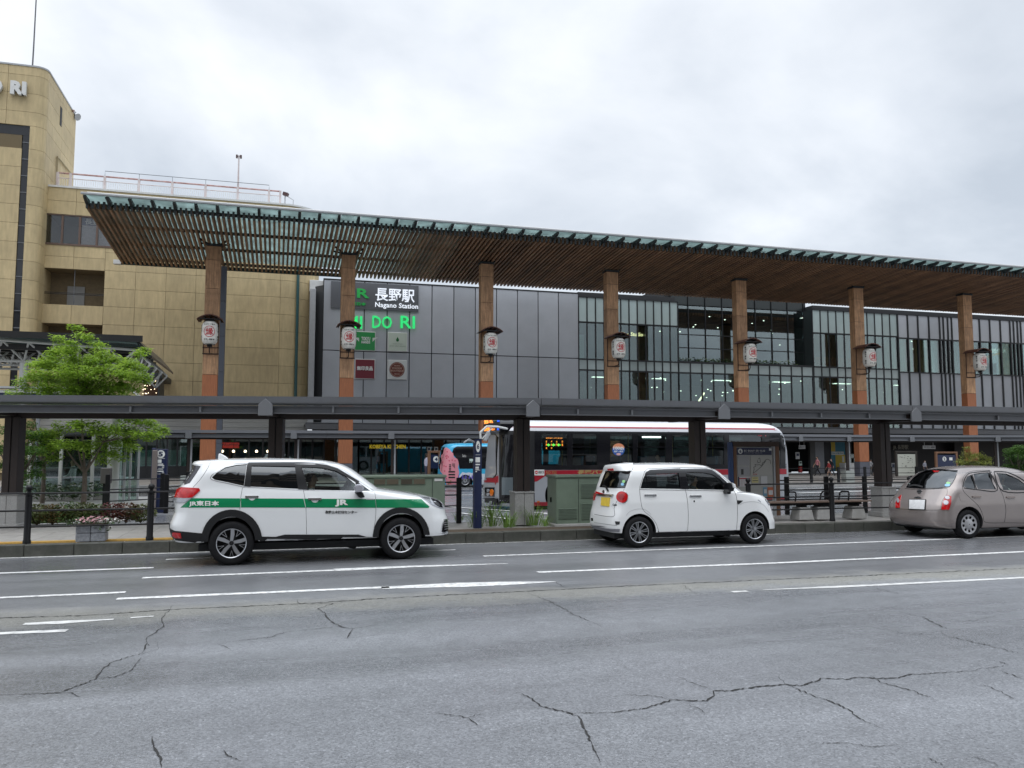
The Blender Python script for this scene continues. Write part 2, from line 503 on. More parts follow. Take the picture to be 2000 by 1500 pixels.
def decal_text(name, s, bvh, m, parent, x0, y0, x1, y1, dy=0.0, out=0.008, bold=0.0, step=5, mb=None, mi=0):
    """lettering pressed on the body; box x0..x1, y0 (top) .. y1 (bottom) in photograph pixels, dy = drop towards x1"""
    vs, fs, W, H = text2d(s, bold)
    bm = bmesh.new()
    bv = [bm.verts.new((x0 + x / W * (x1 - x0), y1 - y / H * (y1 - y0) + dy * x / W, 0)) for x, y in vs]
    for f in fs:
        try: bm.faces.new([bv[i] for i in f])
        except ValueError: pass
    k = mb or MB()
    press(cut_bm(bm, step), bvh, out, out + 0.001, k, mi)
    if mb is None: return k.build(name, m, parent)
def strip(pts, w):
    """outline of a line of width w through 2-D points"""
    P = [Vector(p) for p in pts]; L_, R_ = [], []
    ws = w if isinstance(w, (list, tuple)) else [w] * len(P)
    for i, p in enumerate(P):
        d = (P[min(i + 1, len(P) - 1)] - P[max(i - 1, 0)]).normalized(); n = Vector((-d.y, d.x)) * ws[i] / 2
        L_.append((p.x + n.x, p.y + n.y)); R_.append((p.x - n.x, p.y - n.y))
    return L_ + R_[::-1]
def bvh_of(me, off=(0, 0, 0)):
    o = Vector(off); me.calc_loop_triangles()
    return BVHTree.FromPolygons([v.co + o for v in me.vertices], [tuple(t.vertices) for t in me.loop_triangles])
def ell(cx, cy, rx, ry, n=24, a0=0.0, a1=2 * math.pi):
    full = abs(a1 - a0 - 2 * math.pi) < 1e-6
    return [(cx + rx * math.cos(a0 + (a1 - a0) * i / (n if full else n - 1)), cy + ry * math.sin(a0 + (a1 - a0) * i / (n if full else n - 1))) for i in range(n)]
def smoothline(pts, k=4):
    """Catmull-Rom through 2-D points"""
    o = []; n = len(pts)
    for i in range(n - 1):
        p0, p1, p2, p3 = pts[max(i - 1, 0)], pts[i], pts[i + 1], pts[min(i + 2, n - 1)]
        for j in range(k):
            t = j / k
            o.append(tuple(0.5 * ((2 * p1[a]) + (-p0[a] + p2[a]) * t + (2 * p0[a] - 5 * p1[a] + 4 * p2[a] - p3[a]) * t * t + (-p0[a] + 3 * p1[a] - 3 * p2[a] + p3[a]) * t ** 3) for a in range(2)))
    o.append(pts[-1]); return o

# ------------------------------------------------------------------ ground
def asphalt(name, col, rough, rvar, pits=0.5, speck=0.25, scale=1.0, bump=0.35, spec=0.5):
    m = bpy.data.materials.new(name); m.use_nodes = True; nt = m.node_tree; N, L = nt.nodes, nt.links
    b = N['Principled BSDF']; g = N.new('ShaderNodeNewGeometry'); P = g.outputs['Position']
    def noise(sc, det=3, ro=0.6, vec=P):
        n = N.new('ShaderNodeTexNoise'); n.inputs['Scale'].default_value = sc; n.inputs['Detail'].default_value = det
        n.inputs['Roughness'].default_value = ro; L.new(vec, n.inputs['Vector']); return n.outputs['Fac']
    def rng(x, a, b_, c, d):
        r = N.new('ShaderNodeMapRange'); r.inputs[1].default_value = a; r.inputs[2].default_value = b_
        r.inputs[3].default_value = c; r.inputs[4].default_value = d; L.new(x, r.inputs[0]); return r.outputs[0]
    def mul(a, c):
        r = N.new('ShaderNodeMath'); r.operation = 'MULTIPLY'; L.new(a, r.inputs[0])
        if isinstance(c, float): r.inputs[1].default_value = c
        else: L.new(c, r.inputs[1])
        return r.outputs[0]
    mp = N.new('ShaderNodeMapping'); mp.inputs['Scale'].default_value = (0.12, 1.1, 1); L.new(P, mp.inputs[0])
    big = noise(0.55, 5, 0.55, mp.outputs[0]); mid = noise(3.5, 5); fine = noise(55 * scale, 3, 0.75)
    vo = N.new('ShaderNodeTexVoronoi'); vo.inputs['Scale'].default_value = 30 * scale; L.new(P, vo.inputs['Vector'])
    pit = rng(vo.outputs['Distance'], 0.06, 0.2, 1 - pits, 1.0)
    vo2 = N.new('ShaderNodeTexVoronoi'); vo2.inputs['Scale'].default_value = 75 * scale; L.new(P, vo2.inputs['Vector'])
    ston = N.new('ShaderNodeSeparateColor'); L.new(vo2.outputs['Color'], ston.inputs[0])
    st = rng(ston.outputs[0], 0, 1, 1 - speck, 1 + speck)
    sel = rng(ston.outputs[1], 0.93, 0.95, 1.0, 1.35)
    v = mul(mul(mul(mul(rng(big, 0.3, 0.7, 0.72, 1.2), rng(mid, 0.3, 0.7, 0.9, 1.1)), rng(fine, 0.3, 0.7, 0.87, 1.13)), pit), mul(st, sel))
    h = N.new('ShaderNodeHueSaturation'); h.inputs['Color'].default_value = (*col, 1); L.new(v, h.inputs['Value'])
    # dry grit and old patching along the joint between the two lanes
    sp = N.new('ShaderNodeSeparateXYZ'); L.new(P, sp.inputs[0])
    dd = N.new('ShaderNodeMath'); dd.operation = 'SUBTRACT'; dd.inputs[1].default_value = 9.72; L.new(sp.outputs['Y'], dd.inputs[0])
    ab = N.new('ShaderNodeMath'); ab.operation = 'ABSOLUTE'; L.new(dd.outputs[0], ab.inputs[0])
    ad_ = N.new('ShaderNodeMath'); ad_.operation = 'ADD'; L.new(rng(ab.outputs[0], 0.0, 1.5, 0.55, -0.5), ad_.inputs[0]); L.new(noise(1.1, 6, 0.7), ad_.inputs[1])
    gf = rng(ad_.outputs[0], 0.62, 0.95, 0.0, 0.75)
    mxg = N.new('ShaderNodeMix'); mxg.data_type = 'RGBA'; L.new(gf, mxg.inputs[0]); L.new(h.outputs[0], mxg.inputs[6])
    h2 = N.new('ShaderNodeHueSaturation'); h2.inputs['Color'].default_value = (0.19, 0.185, 0.16, 1); L.new(v, h2.inputs['Value']); L.new(h2.outputs[0], mxg.inputs[7])
    L.new(mxg.outputs[2], b.inputs['Base Color'])
    rr_ = N.new('ShaderNodeMath'); rr_.operation = 'ADD'; L.new(rng(big, 0.35, 0.65, rough - rvar, rough + rvar), rr_.inputs[0])
    L.new(mul(gf, 0.4), rr_.inputs[1]); L.new(rr_.outputs[0], b.inputs['Roughness'])
    b.inputs['Specular IOR Level'].default_value = spec
    bp = N.new('ShaderNodeBump'); bp.inputs['Strength'].default_value = bump; bp.inputs['Distance'].default_value = 0.006
    ad = N.new('ShaderNodeMath'); ad.operation = 'ADD'; L.new(fine, ad.inputs[0]); L.new(pit, ad.inputs[1])
    L.new(ad.outputs[0], bp.inputs['Height']); L.new(bp.outputs[0], b.inputs['Normal'])
    MATS[name] = m; return m
A_old = asphalt('worn_asphalt', (0.172, 0.178, 0.19), 0.31, 0.13, 0.6, 0.27, 1.0, 0.45)
A_new = asphalt('wet_asphalt', (0.145, 0.148, 0.156), 0.30, 0.1, 0.25, 0.14, 1.5, 0.22)
A_term = asphalt('terminal_asphalt', (0.17, 0.175, 0.185), 0.24, 0.08, 0.2, 0.15, 1.0, 0.15)
M_paint = mat('road_paint', (0.72, 0.72, 0.7), 0.5, var=0.12, scale=9, dirt=(0.18, 0.18, 0.18), dirt_amt=0.95, dscale=11)
M_kerb = mat('kerb_stone', (0.065, 0.065, 0.055), 0.75, var=0.2, scale=14, bump=0.4, bscale=90, rnd_obj=0.1, dirt=(0.035, 0.04, 0.028), dirt_amt=0.7, dscale=5)
M_conc = mat('concrete', (0.36, 0.355, 0.34), 0.75, var=0.14, scale=9, bump=0.25, dirt=(0.2, 0.19, 0.17), dirt_amt=0.5)
M_pave = mat('paving', (0.32, 0.305, 0.285), 0.55, var=0.1, scale=7, rnd_obj=0.09, bump=0.2, dirt=(0.19, 0.175, 0.16), dirt_amt=0.5, rvar=0.12)
M_black = mat('black_metal', (0.007, 0.007, 0.008), 0.42, var=0.1, spec=.3)
M_soil = mat('soil', (0.07, 0.05, 0.033), 0.95, var=0.35, scale=18, bump=0.8, bscale=50)

def sheet(name, x0, x1, y0, y1, z, m, n=1, kind='structure', parent=None):
    k = MB(); k.add([(x0, y0, z), (x1, y0, z), (x1, y1, z), (x0, y1, z)], [(0, 1, 2, 3)])
    return k.build(name, m, parent, kind=kind, fix=False)
sheet('ground', -1500, 1500, -1500, 1500, -0.05, A_term)
sheet('road_near_lane', -70, 110, -12, 9.72, 0.0, A_old)
road = sheet('road', -70, 110, 9.72, 15.5, 0.0, A_new)
sheet('terminal_road', -16, 90, 17.95, 46, -0.02, A_term)
# forecourt of the station beyond the bus lanes
fc = MB(); fc.prism([(-60, 44.2), (22, 44.2), (22, 37.7), (95, 37.7), (95, 57), (-60, 57)], -0.04, 0.12, 'z'); struct(fc.build('forecourt', mat('forecourt_paving', (0.30, 0.275, 0.25), 0.5, var=0.14, scale=2.2, rvar=0.15, dirt=(0.17, 0.14, 0.12), dirt_amt=0.5, dscale=0.9)))
fk = MB(); fk.prism([(-60, 44), (21.8, 44), (21.8, 37.5), (95, 37.5), (95, 37.7), (22, 37.7), (22, 44.2), (-60, 44.2)], -0.04, 0.15, 'z'); struct(fk.build('forecourt_kerb', M_conc, bevel=0.02))
# traffic island: pavement on the right, garden on the left
pv = MB(); pv.box(-40, 60, 15.66, 17.9, -0.04, 0.175); struct(pv.build('pavement', M_pave))
pv = MB(); pv.box(-40, -3.6, 17.9, 32.0, -0.04, 0.17); struct(pv.build('garden_base', M_conc))
k_ = MB(); k_.box(-3.6, 60, 17.9, 18.05, -0.04, 0.19); struct(k_.build('rear_kerb', M_conc, bevel=0.015))
# the kerb, stone by stone
kb = thing('kerb', 'row of dark grey kerb stones edging the island beside the road', 'kerb', (0, 15.45, 0)); del kb['category'], kb['label']; kb['kind'] = 'structure'
q = MB(); q.box(-0.372, 0.372, 0, 0.2, -0.03, 0.205); st0 = q.build('kerb_stone', M_kerb, None, bevel=0.012); me0 = st0.data; bpy.data.objects.remove(st0)
for i in range(52): inst('kerb_stone', me0, (-11.5 + 0.75 * i + 0.375, 15.45 + uni(-.003, .003), uni(-.004, .004)), kb)
# paving slabs on the left part
slab = thing('paved_walk', 'x', 'x', (0, 0, 0)); del slab['category'], slab['label']; slab['kind'] = 'structure'
q = MB(); q.box(-0.222, 0.222, -0.222, 0.222, 0.16, 0.2); s0 = q.build('slab', M_pave, None, bevel=0.004); me0 = s0.data; bpy.data.objects.remove(s0)
for r in range(7):
    for c in range(22):
        X, Y = -10.6 + 0.45 * c + (0.0 if r % 2 else 0.0), 16.32 + 0.45 * r
        inst('slab', me0, (X, Y, uni(-.0015, .0015)), slab)
ts = MB(); ts.box(-11, 2.2, 15.92, 16.0, 0.17, 0.2045); ts.box(-11, 2.2, 16.04, 16.09, 0.17, 0.2045)
ts.build('tactile_strip', mat('yellow_paving', (0.55, 0.33, 0.08), 0.7, var=0.15, scale=20), slab)
# planting bed with earth under the big green cabinets
q = MB(); q.box(0.6, 9.0, 15.66, 16.25, 0.1, 0.2); struct(q.build('soil_bed', M_soil))

# ------------------------------------------------------------------ painted lines
def paint(px, w, parent=road, z=0.004, m=M_paint, name='road_marking'):
    """line through photograph points lying on the road, w metres wide, ragged edges"""
    P = [aZ(x, y, 0) for x, y in px]; pts = []
    for i in range(len(P) - 1):
        L_ = (P[i + 1] - P[i]).length; n = max(2, int(L_ / 0.25))
        for j in range(n): pts.append(tuple((P[i].lerp(P[i + 1], j / n))[:2]))
    pts.append(tuple(P[-1][:2]))
    ws = w if isinstance(w, (list, tuple)) else None
    if ws: wl_ = [np.interp(i / (len(pts) - 1), np.linspace(0, 1, len(ws)), ws) * uni(.93, 1.07) for i in range(len(pts))]
    else: wl_ = [w * uni(.92, 1.08) for _ in pts]
    o = strip(pts, wl_); n = len(pts); k = MB()
    k.add([(x, y, z) for x, y in o], [(i, i + 1, 2 * n - 2 - i, 2 * n - 1 - i) for i in range(n - 1)])
    return k.build(name, m, parent, fix=False)
for pts, w in (([(-300, 1097), (0, 1090.5), (333, 1080.5), (726, 1068.5), (920, 1061.5), (1130, 1054.8), (1512, 1043.2), (1730, 1035), (2150, 1021)], 0.13),
               ([(324, 1093), (412, 1090)], 0.10), ([(820, 1076.5), (890, 1074)], 0.08),
               ([(-60, 1122), (300, 1109)], 0.12), ([(278, 1129), (655, 1114)], 0.13), ([(653, 1113.5), (800, 1107), (992, 1101)], [0.26, 0.16, 0.03]),
               ([(-60, 1170.5), (245, 1157)], 0.12), ([(228, 1170), (520, 1157.5), (760, 1147)], 0.14), ([(745, 1148.6), (850, 1144.3), (940, 1141.5), (1086, 1136.5)], [0.16, 0.34, 0.3, 0.02]),
               ([(944, 1086.5), (1130, 1079.6), (1600, 1062.7), (2100, 1043.5)], 0.11),
               ([(1050, 1118), (1500, 1100.5), (2060, 1075)], 0.13)):
    paint(pts, w)
near = bpy.data.objects['road_near_lane']
M_worn = mat('worn_paint', (0.62, 0.62, 0.6), 0.6, var=0.2, scale=18, dirt=(0.17, 0.17, 0.17), dirt_amt=1.0, dscale=9)
for pts, w in (([(46, 1219.5), (130, 1215.5), (222, 1210)], [0.11, 0.15, 0.05]), ([(255, 1207), (300, 1204)], 0.05), ([(-30, 1239), (131, 1232)], 0.12),
               ([(1430, 1156.5), (1460, 1155)], 0.1), ([(1490, 1152.5), (1600, 1148)], [0.03, 0.09]), ([(1600, 1148), (1700, 1143.5), (1800, 1138.5), (2060, 1125.5)], 0.12)):
    paint(pts, w, near, m=M_worn)
# lines in the bus lanes
for pts, w in (([(850, 988), (1060, 1002), (1230, 1030)], 0.15), ([(855, 967), (1010, 966), (1420, 962)], 0.15), ([(1555, 955), (1760, 949), (1900, 946)], 0.15),
               ([(1560, 963), (1760, 957)], 0.3), ([(1560, 985), (1760, 979)], 0.12), ([(340, 968), (380, 962)], 0.15), ([(840, 957), (1000, 955)], 0.15), ([(900, 1002), (1080, 1024)], 0.15)):
    paint(pts, w, bpy.data.objects['terminal_road'])

# ------------------------------------------------------------------ cracks in the old asphalt
M_crack = mat('crack', (0.022, 0.021, 0.02), 0.9)
M_seam = mat('seam_filler', (0.10, 0.098, 0.088), 0.85, var=0.35, scale=30)
def crack(P2, w0, jit=2.2, taper=True, side=True):
    P2 = [(x / 2 + (1000 if side == 2 else 0), y / 2 + 1040) for x, y in P2]
    pts = []
    for i in range(len(P2) - 1):
        (x0, y0), (x1, y1) = P2[i], P2[i + 1]; n = max(2, int(math.hypot(x1 - x0, y1 - y0) / 5))
        for j in range(n):
            t = j / n; a = jit if j else jit * .3
            pts.append((x0 + (x1 - x0) * t + uni(-a, a), y0 + (y1 - y0) * t + uni(-a, a) * .55))
    pts.append(P2[-1]); W = [tuple(aZ(x, y, 0)[:2]) for x, y in pts]; n = len(W)
    ws = [w0 * uni(.25, 1.35) * (min(1, 3 * (1 - i / (n - 1)) + .1, 3 * i / (n - 1) + .25) if taper else 1) for i in range(n)]
    o = strip(W, ws)
    return [(x, y, 0.0045) for x, y in o], [(i, i + 1, 2 * n - 2 - i, 2 * n - 1 - i) for i in range(n - 1)]
for side, lst in ((1, [([(0, 635), (60, 632), (130, 632), (225, 628), (290, 606), (375, 572), (400, 535), (430, 512), (500, 488), (560, 475), (620, 455), (615, 430)], .014),
                       ([(225, 628), (280, 628), (318, 645)], .008), ([(375, 572), (450, 565), (505, 545), (552, 490)], .010),
                       ([(575, 435), (575, 410), (610, 392), (640, 370), (632, 335), (665, 300), (675, 285)], .012), ([(555, 472), (575, 435), (582, 445)], .012),
                       ([(595, 800), (600, 840), (625, 880), (630, 920)], .013), ([(870, 850), (890, 875), (940, 895)], .008),
                       ([(1160, 262), (1172, 280), (1300, 278), (1240, 300), (1270, 315), (1285, 340), (1330, 368), (1380, 377), (1450, 365), (1480, 350)], .013),
                       ([(1380, 377), (1365, 395), (1355, 415)], .012), ([(1330, 368), (1200, 380), (1110, 392), (1060, 410), (920, 425), (850, 437)], .008),
                       ([(1300, 278), (1370, 268), (1440, 258), (1540, 262)], .008), ([(1700, 705), (1780, 718), (1825, 725), (1885, 765)], .009), ([(1825, 725), (1880, 710)], .007),
                       ([(850, 437), (885, 450), (912, 468)], .006)]),
                  (2, [([(5, 620), (60, 640), (120, 682), (220, 705), (262, 722), (290, 780), (320, 850), (350, 915)], .014),
                       ([(220, 708), (400, 705), (520, 688), (630, 655), (760, 660), (790, 640), (785, 620), (860, 620), (950, 605), (1060, 595), (1130, 600), (1195, 580), (1205, 570), (1310, 575), (1360, 567), (1430, 572), (1510, 570), (1550, 557), (1640, 550), (1790, 543), (1820, 535), (1930, 522), (2000, 520)], .018),
                       ([(655, 570), (720, 595), (785, 618)], .007), ([(440, 635), (560, 640), (630, 655)], .008), ([(1040, 565), (1065, 592), (1160, 632), (1240, 660), (1310, 690), (1360, 730), (1450, 768)], .011),
                       ([(1400, 560), (1450, 590), (1560, 618), (1670, 660)], .010), ([(1940, 520), (1880, 498)], .007), ([(680, 672), (730, 690), (768, 715)], .006),
                       ([(1840, 595), (1900, 620), (1972, 658)], .008), ([(1600, 330), (1640, 350), (1665, 360), (1712, 384)], .015), ([(1600, 330), (1550, 318), (1490, 305)], .006),
                       ([(1675, 390), (1700, 405), (1820, 432), (1900, 452), (2000, 478)], .012), ([(1690, 398), (1540, 398), (1400, 368)], .006), ([(1712, 350), (1800, 345), (1940, 315)], .005),
                       ([(60, 235), (160, 275), (250, 325), (360, 370)], .010), ([(665, 205), (730, 250)], .006), ([(1150, 830), (1280, 822), (1400, 838), (1530, 832)], .006),
                       ([(1380, 210), (1450, 225), (1540, 247)], .006), ([(1800, 878), (1860, 895), (1900, 915)], .009), ([(1620, 880), (1700, 920)], .007), ([(1815, 240), (1885, 242)], .008),
                       ([(170, 192), (215, 220)], .006), ([(1910, 540), (1960, 560), (2000, 575)], .008)])):
    for pts, w in lst:
        k = MB(); k.add(*crack(pts, w, side=side)); k.build('crack', M_crack, near, fix=False)
k = MB(); k.add(*crack([(-100, 338), (330, 325), (700, 300), (1160, 280), (1600, 252), (2000, 233), (2400, 212), (3000, 185), (3400, 168), (4100, 135)], .022, 1.0, False))
k.build('joint_line', M_crack, near, fix=False)
# dry, gritty band of lighter filler along the joint
def blob(cx, cy, rx, ry, z=0.0035):
    n = 26; o = [(cx + rx * math.cos(6.283 * i / n) * uni(.6, 1.1), cy + ry * math.sin(6.283 * i / n) * uni(.6, 1.1)) for i in range(n)]
    c = aZ(cx, cy, 0); vs = [(c.x, c.y, z)] + [(*aZ(x, y, 0)[:2], z) for x, y in o]
    return vs, [(0, 1 + i, 1 + (i + 1) % n) for i in range(n)]
# ------------------------------------------------------------------ weeds and grass tufts in the gutter
M_grass = mat('grass_blade', (0.15, 0.26, 0.045), 0.6, var=0.3, scale=8, rnd_obj=0.3)
def tuft(name, label, loc, h, n=26, spread=0.12, m=M_grass, group=None):
    rt = thing(name, label, 'weeds', loc, group); k = MB()
    for i in range(n):
        a, r = uni(0, 6.28), uni(0, spread); b = Vector(loc) + Vector((math.cos(a) * r, math.sin(a) * r * .6, 0))
        hh = h * uni(.5, 1.1); ln = hh * uni(.3, 1.0); d = Vector((math.cos(a), math.sin(a), 0)); s = Vector((-d.y, d.x, 0)) * 0.006
        p1, p2, p3 = b + Vector((0, 0, hh * .5)) + d * ln * .25, b + Vector((0, 0, hh * .9)) + d * ln * .7, b + Vector((0, 0, hh * .85)) + d * ln
        k.add([b - s, b + s, p1 + s, p1 - s, p2 + s * .7, p2 - s * .7, p3], [(0, 1, 2, 3), (3, 2, 4, 5), (5, 4, 6)])
    k.build('blade', m, rt, fix=False, kind='stuff'); return rt
for i, (px, py, h, lab) in enumerate(((330, 1074, .16, 'small tuft of weeds in the gutter behind the white and green SUV'), (205, 1080, .09, 'tiny weed sprouting from the kerb joint near the flower planter'),
        (897, 1018, .22, 'low weeds on the soil bed just ahead of the SUV bonnet'), (932, 1030, .38, 'grass tuft at the foot of the narrow navy bus stop pylon'),
        (962, 1028, .55, 'tallest grass clump between navy pylon and grey pillar base'), (992, 1030, .36, 'drooping grass clump just before the grey pillar base'),
        (1042, 1026, .45, 'grass clump between the grey pillar base and green cabinet'), (1065, 1028, .28, 'short grass touching the corner of the green cabinet'),
        (1130, 1050, .08, 'little sprout in the gutter beneath the green cabinet'))):
    z = 0.2 if i in (2, 3, 4, 5, 6, 7) else 0.0
    tuft('weed_clump', lab, aZ(px, py, z), h, 75 if h > .3 else 34, .2 if h > .3 else .12, group='weeds along the kerb')

# ------------------------------------------------------------------ black railings
def railing(name, label, pts, ball=True, post_h=0.95, rails=(0.28, 0.55, 0.84), pr=0.055, square=False, group='black railings', z=0.2, flat=False):
    rt = thing(name, label, 'railing', (pts[0][0], pts[0][1], z), group)
    for i, (x, y) in enumerate(pts):
        k = MB()
        if square: k.box(x - pr, x + pr, y - pr * .6, y + pr * .6, z, z + post_h)
        else:
            k.lathe([(0, 0), (pr + .01, 0), (pr + .01, .05), (pr, .07), (pr, post_h - .14), (pr + .018, post_h - .13), (pr + .018, post_h - .1), (pr * .6, post_h - .09), (pr * .55, post_h - .06)], (x, y, z), n=14)
            k.lathe([(0.001, post_h - .078)] + [(.055 * math.sin(math.pi * j / 10), post_h - .02 - .055 * math.cos(math.pi * j / 10)) for j in range(1, 11)], (x, y, z), n=12)
        k.build('post', M_black, rt, smooth=not square, bevel=.006 if square else 0)
        if i:
            x0, y0 = pts[i - 1]
            for h in rails:
                r = MB()
                r.tube([(x0, y0, z + h), (x, y, z + h)], 0.016, 8); r.build('rail', M_black, rt, smooth=True)
    return rt
def gp(px, py, z=.2): p = aZ(px, py, z); return (p.x, p.y)
a0 = gp(52, 1062); a1 = gp(292, 1055); dx = a1[0] - a0[0]
railing('railing', 'black ball-topped railing at the kerb before the stone flower planter', [(a0[0] - dx, a0[1]), a0, a1, (a1[0] + dx, a1[1]), ])
b0 = gp(1626, 1018); b1 = gp(1751, 1011)
b1 = (b1[0], b0[1])
bd = b1[0] - b0[0]
railing('railing', 'black ball-topped railing at the kerb before the concrete benches', [(b0[0] - bd, b0[1]), b0, b1, (b1[0] + bd, b1[1]), (b1[0] + 2 * bd, b1[1]), (b1[0] + 3 * bd, b1[1])])
c0 = gp(1538, 1006, .18); cd = gp(1605, 1003, .18)[0] - c0[0]
railing('railing', 'black square-post railing behind the concrete benches and wet bus lane', [(c0[0] - cd, c0[1]), c0, (c0[0] + cd, c0[1]), (c0[0] + 2 * cd, c0[1]), (c0[0] + 3.3 * cd, c0[1])], square=True, post_h=.95, rails=(.38, .62, .86), z=.18)
c0 = gp(896, 1022, .18)
railing('railing', 'black square-post railing end beside the SUV nose and navy pylon', [(c0[0] - 3.4, c0[1]), (c0[0] - 1.7, c0[1]), c0], square=True, post_h=1.0, rails=(.38, .62, .9), z=.18)
d0, d1 = gp(208, 1002, .17), gp(262, 998, .17)
railing('railing', 'black square-post railing along the garden edge by the maple tree', [d0, (d0[0] + 1.2, d0[1] + 1.0), (d0[0] + 1.7, d0[1] + 2.6), (d0[0] + 1.9, d0[1] + 4.2)], square=True, post_h=1.0, rails=(.3, .6, .85), z=.17)
railing('railing', 'black square-post railing right of the maple by the bus lane', [(d0[0] + 1.5, d0[1] - .6), (d0[0] + 3.2, d0[1] - .6), (d0[0] + 4.9, d0[1] - .6)], square=True, post_h=1.0, rails=(.3, .6, .85), z=.17)
f0 = aY(1585, 940, 38.2); f1 = aY(1638, 940, 38.2); fd = f1.x - f0.x
railing('railing', 'far black railing between the bus lane and the station forecourt', [(f0.x + fd * i, 38.2) for i in range(-3, 9)], square=True, post_h=.85, rails=(.25, .5, .78), z=.12, pr=.07)
for px, pyb, lab in ((347, 946, 'short black bollard left of the navy number five pylon base'), ): pass

# ------------------------------------------------------------------ bench on concrete blocks
bt = thing('bench', 'long low brown-slatted bench on three tapered concrete blocks with armrests', 'bench', (13.6, 16.6, .2))
M_slat = mat('bench_wood', (0.16, 0.11, 0.085), 0.6, var=0.25, scale=5, stretch=(1, 9, 9))
bx0, bx1 = aZ(1500, 1016, .2).x, aZ(1700, 1012, .2).x
by = aZ(1560, 1016, .2).y + .12
for j in range(4):
    y = by - .16 + j * .11
    k = MB(); k.box(bx0 - .8, bx1 - .05 - .02 * j, y - .045, y + .045, .59, .625); k.build('slat', M_slat, bt, bevel=.006)
for px in (1566, 1601, 1668):
    x = aY(px, 1000, by).x; k = MB()
    k.add([(x - .2, by - .2, .2), (x + .2, by - .2, .2), (x + .2, by + .2, .2), (x - .2, by + .2, .2), (x - .15, by - .15, .49), (x + .15, by - .15, .49), (x + .15, by + .15, .49), (x - .15, by + .15, .49)],
          [(0, 3, 2, 1), (4, 5, 6, 7), (0, 1, 5, 4), (1, 2, 6, 5), (2, 3, 7, 6), (3, 0, 4, 7)]); k.build('concrete_block', M_conc, bt, bevel=.015)
k = MB(); k.box(bx0 - .8, bx1 - .25, by - .1, by - .04, .53, .59); k.box(bx0 - .8, bx1 - .25, by + .08, by + .14, .53, .59)
for px in (1566, 1601, 1668): x = aY(px, 1000, by).x; k.box(x - .05, x + .05, by - .13, by + .15, .49, .53)
k.build('underframe', M_black, bt)
for px in (1545, 1611, 1648): 
    x = aY(px, 980, by).x; k = MB()
    k.tube([(x, by - .16, .62), (x + .02, by - .17, .78), (x + .04, by - .12, .83), (x + .04, by + .1, .83), (x + .03, by + .17, .78), (x, by + .18, .62)], .018, 8); k.build('armrest', M_black, bt, smooth=True)

# ------------------------------------------------------------------ stone planter with flowers
pc = aZ(176, 1058, .2); rt = thing('flower_planter', 'grey stone block planter with pink and white flowers behind the railing', 'planter', pc)
M_stone = mat('split_stone', (0.24, 0.25, 0.27), 0.8, var=0.3, scale=22, bump=1.0, bscale=35, rnd_obj=.08)
xa, xb = aY(147, 1040, pc.y).x, aY(206, 1040, pc.y).x
for i in range(2):
    for j in range(2):
        w = (xb - xa) / 2; k = MB(); k.box(xa + w * i + .004, xa + w * (i + 1) - .004, pc.y, pc.y + .3, .2 + .145 * j, .2 + .145 * j + .14); k.build('stone_block', M_stone, rt, bevel=.01)
k = MB(); k.box(xa + .02, xb - .02, pc.y + .02, pc.y + .28, .4, .5); k.build('earth', M_soil, rt)
def leafcloud(n, cen, rad, size, squash=1.0, flat=0.5):
    k = MB()
    for i in range(n):
        while True:
            p = Vector((uni(-1, 1), uni(-1, 1), uni(-1, 1)))
            if p.length < 1: break
        c = Vector(cen) + Vector((p.x * rad[0], p.y * rad[1], p.z * rad[2]))
        u = Vector((uni(-1, 1), uni(-1, 1), uni(-.5, .5))).normalized(); v = Vector((uni(-1, 1), uni(-1, 1), uni(-flat, flat))); v = (v - u * v.dot(u)).normalized()
        s = size * uni(.6, 1.3); k.add([c - u * s, c + v * s * .5, c + u * s, c - v * s * .5], [(0, 1, 2, 3)])
    return k
M_leafd = mat('dark_leaf', (0.05, 0.085, 0.03), 0.5, var=.3, scale=5)
leafcloud(260, ((xa + xb) / 2, pc.y + .15, .53), (.48, .15, .08), .03).build('foliage', M_leafd, rt, fix=False, kind='stuff')
leafcloud(60, (xb - .1, pc.y + .05, .42), (.18, .1, .1), .03).build('foliage', M_leafd, rt, fix=False, kind='stuff')
leafcloud(150, (xa + .25, pc.y + .1, .575), (.27, .14, .06), .022).build('blossom', mat('pink_petal', (0.75, 0.42, 0.45), .6, rnd_obj=.1, var=.4, scale=30), rt, fix=False, kind='stuff')
leafcloud(90, (xa + .5, pc.y + .1, .56), (.3, .14, .05), .02).build('blossom', mat('white_petal', (0.75, 0.72, 0.68), .6), rt, fix=False, kind='stuff')

# ------------------------------------------------------------------ hedge and lawn
def shrub(x, y, z, r, h, m, label, n=700, size=.035):
    rt = thing('hedge_shrub', label, 'shrub', (x, y, z), 'low shrubs in front of the lawn')
    k = MB()
    for i in range(9): a = uni(0, 6.28); k.tube([(x, y, z), (x + math.cos(a) * r * .6, y + math.sin(a) * r * .5, z + h * uni(.6, .9))], [.012, .004], 4)
    k.build('stem', mat('bark', (0.09, 0.065, 0.045), .85, var=.3), rt)
    leafcloud(n, (x, y, z + h * .55), (r, r * .8, h * .5), size).build('foliage', m, rt, fix=False, kind='stuff')
hx0 = aZ(38, 1020, .17); hx1 = aZ(292, 1012, .17)
cols_ = [mat('leaf_%s' % n, c, .55, var=.35, scale=9) for n, c in (('olive', (.14, .16, .04)), ('rust', (.17, .075, .035)), ('green', (.10, .17, .035)), ('ochre', (.2, .14, .04)), ('crimson', (.2, .055, .05)))]
words_ = ['olive', 'rust-tinged', 'green', 'ochre', 'crimson-leaved']
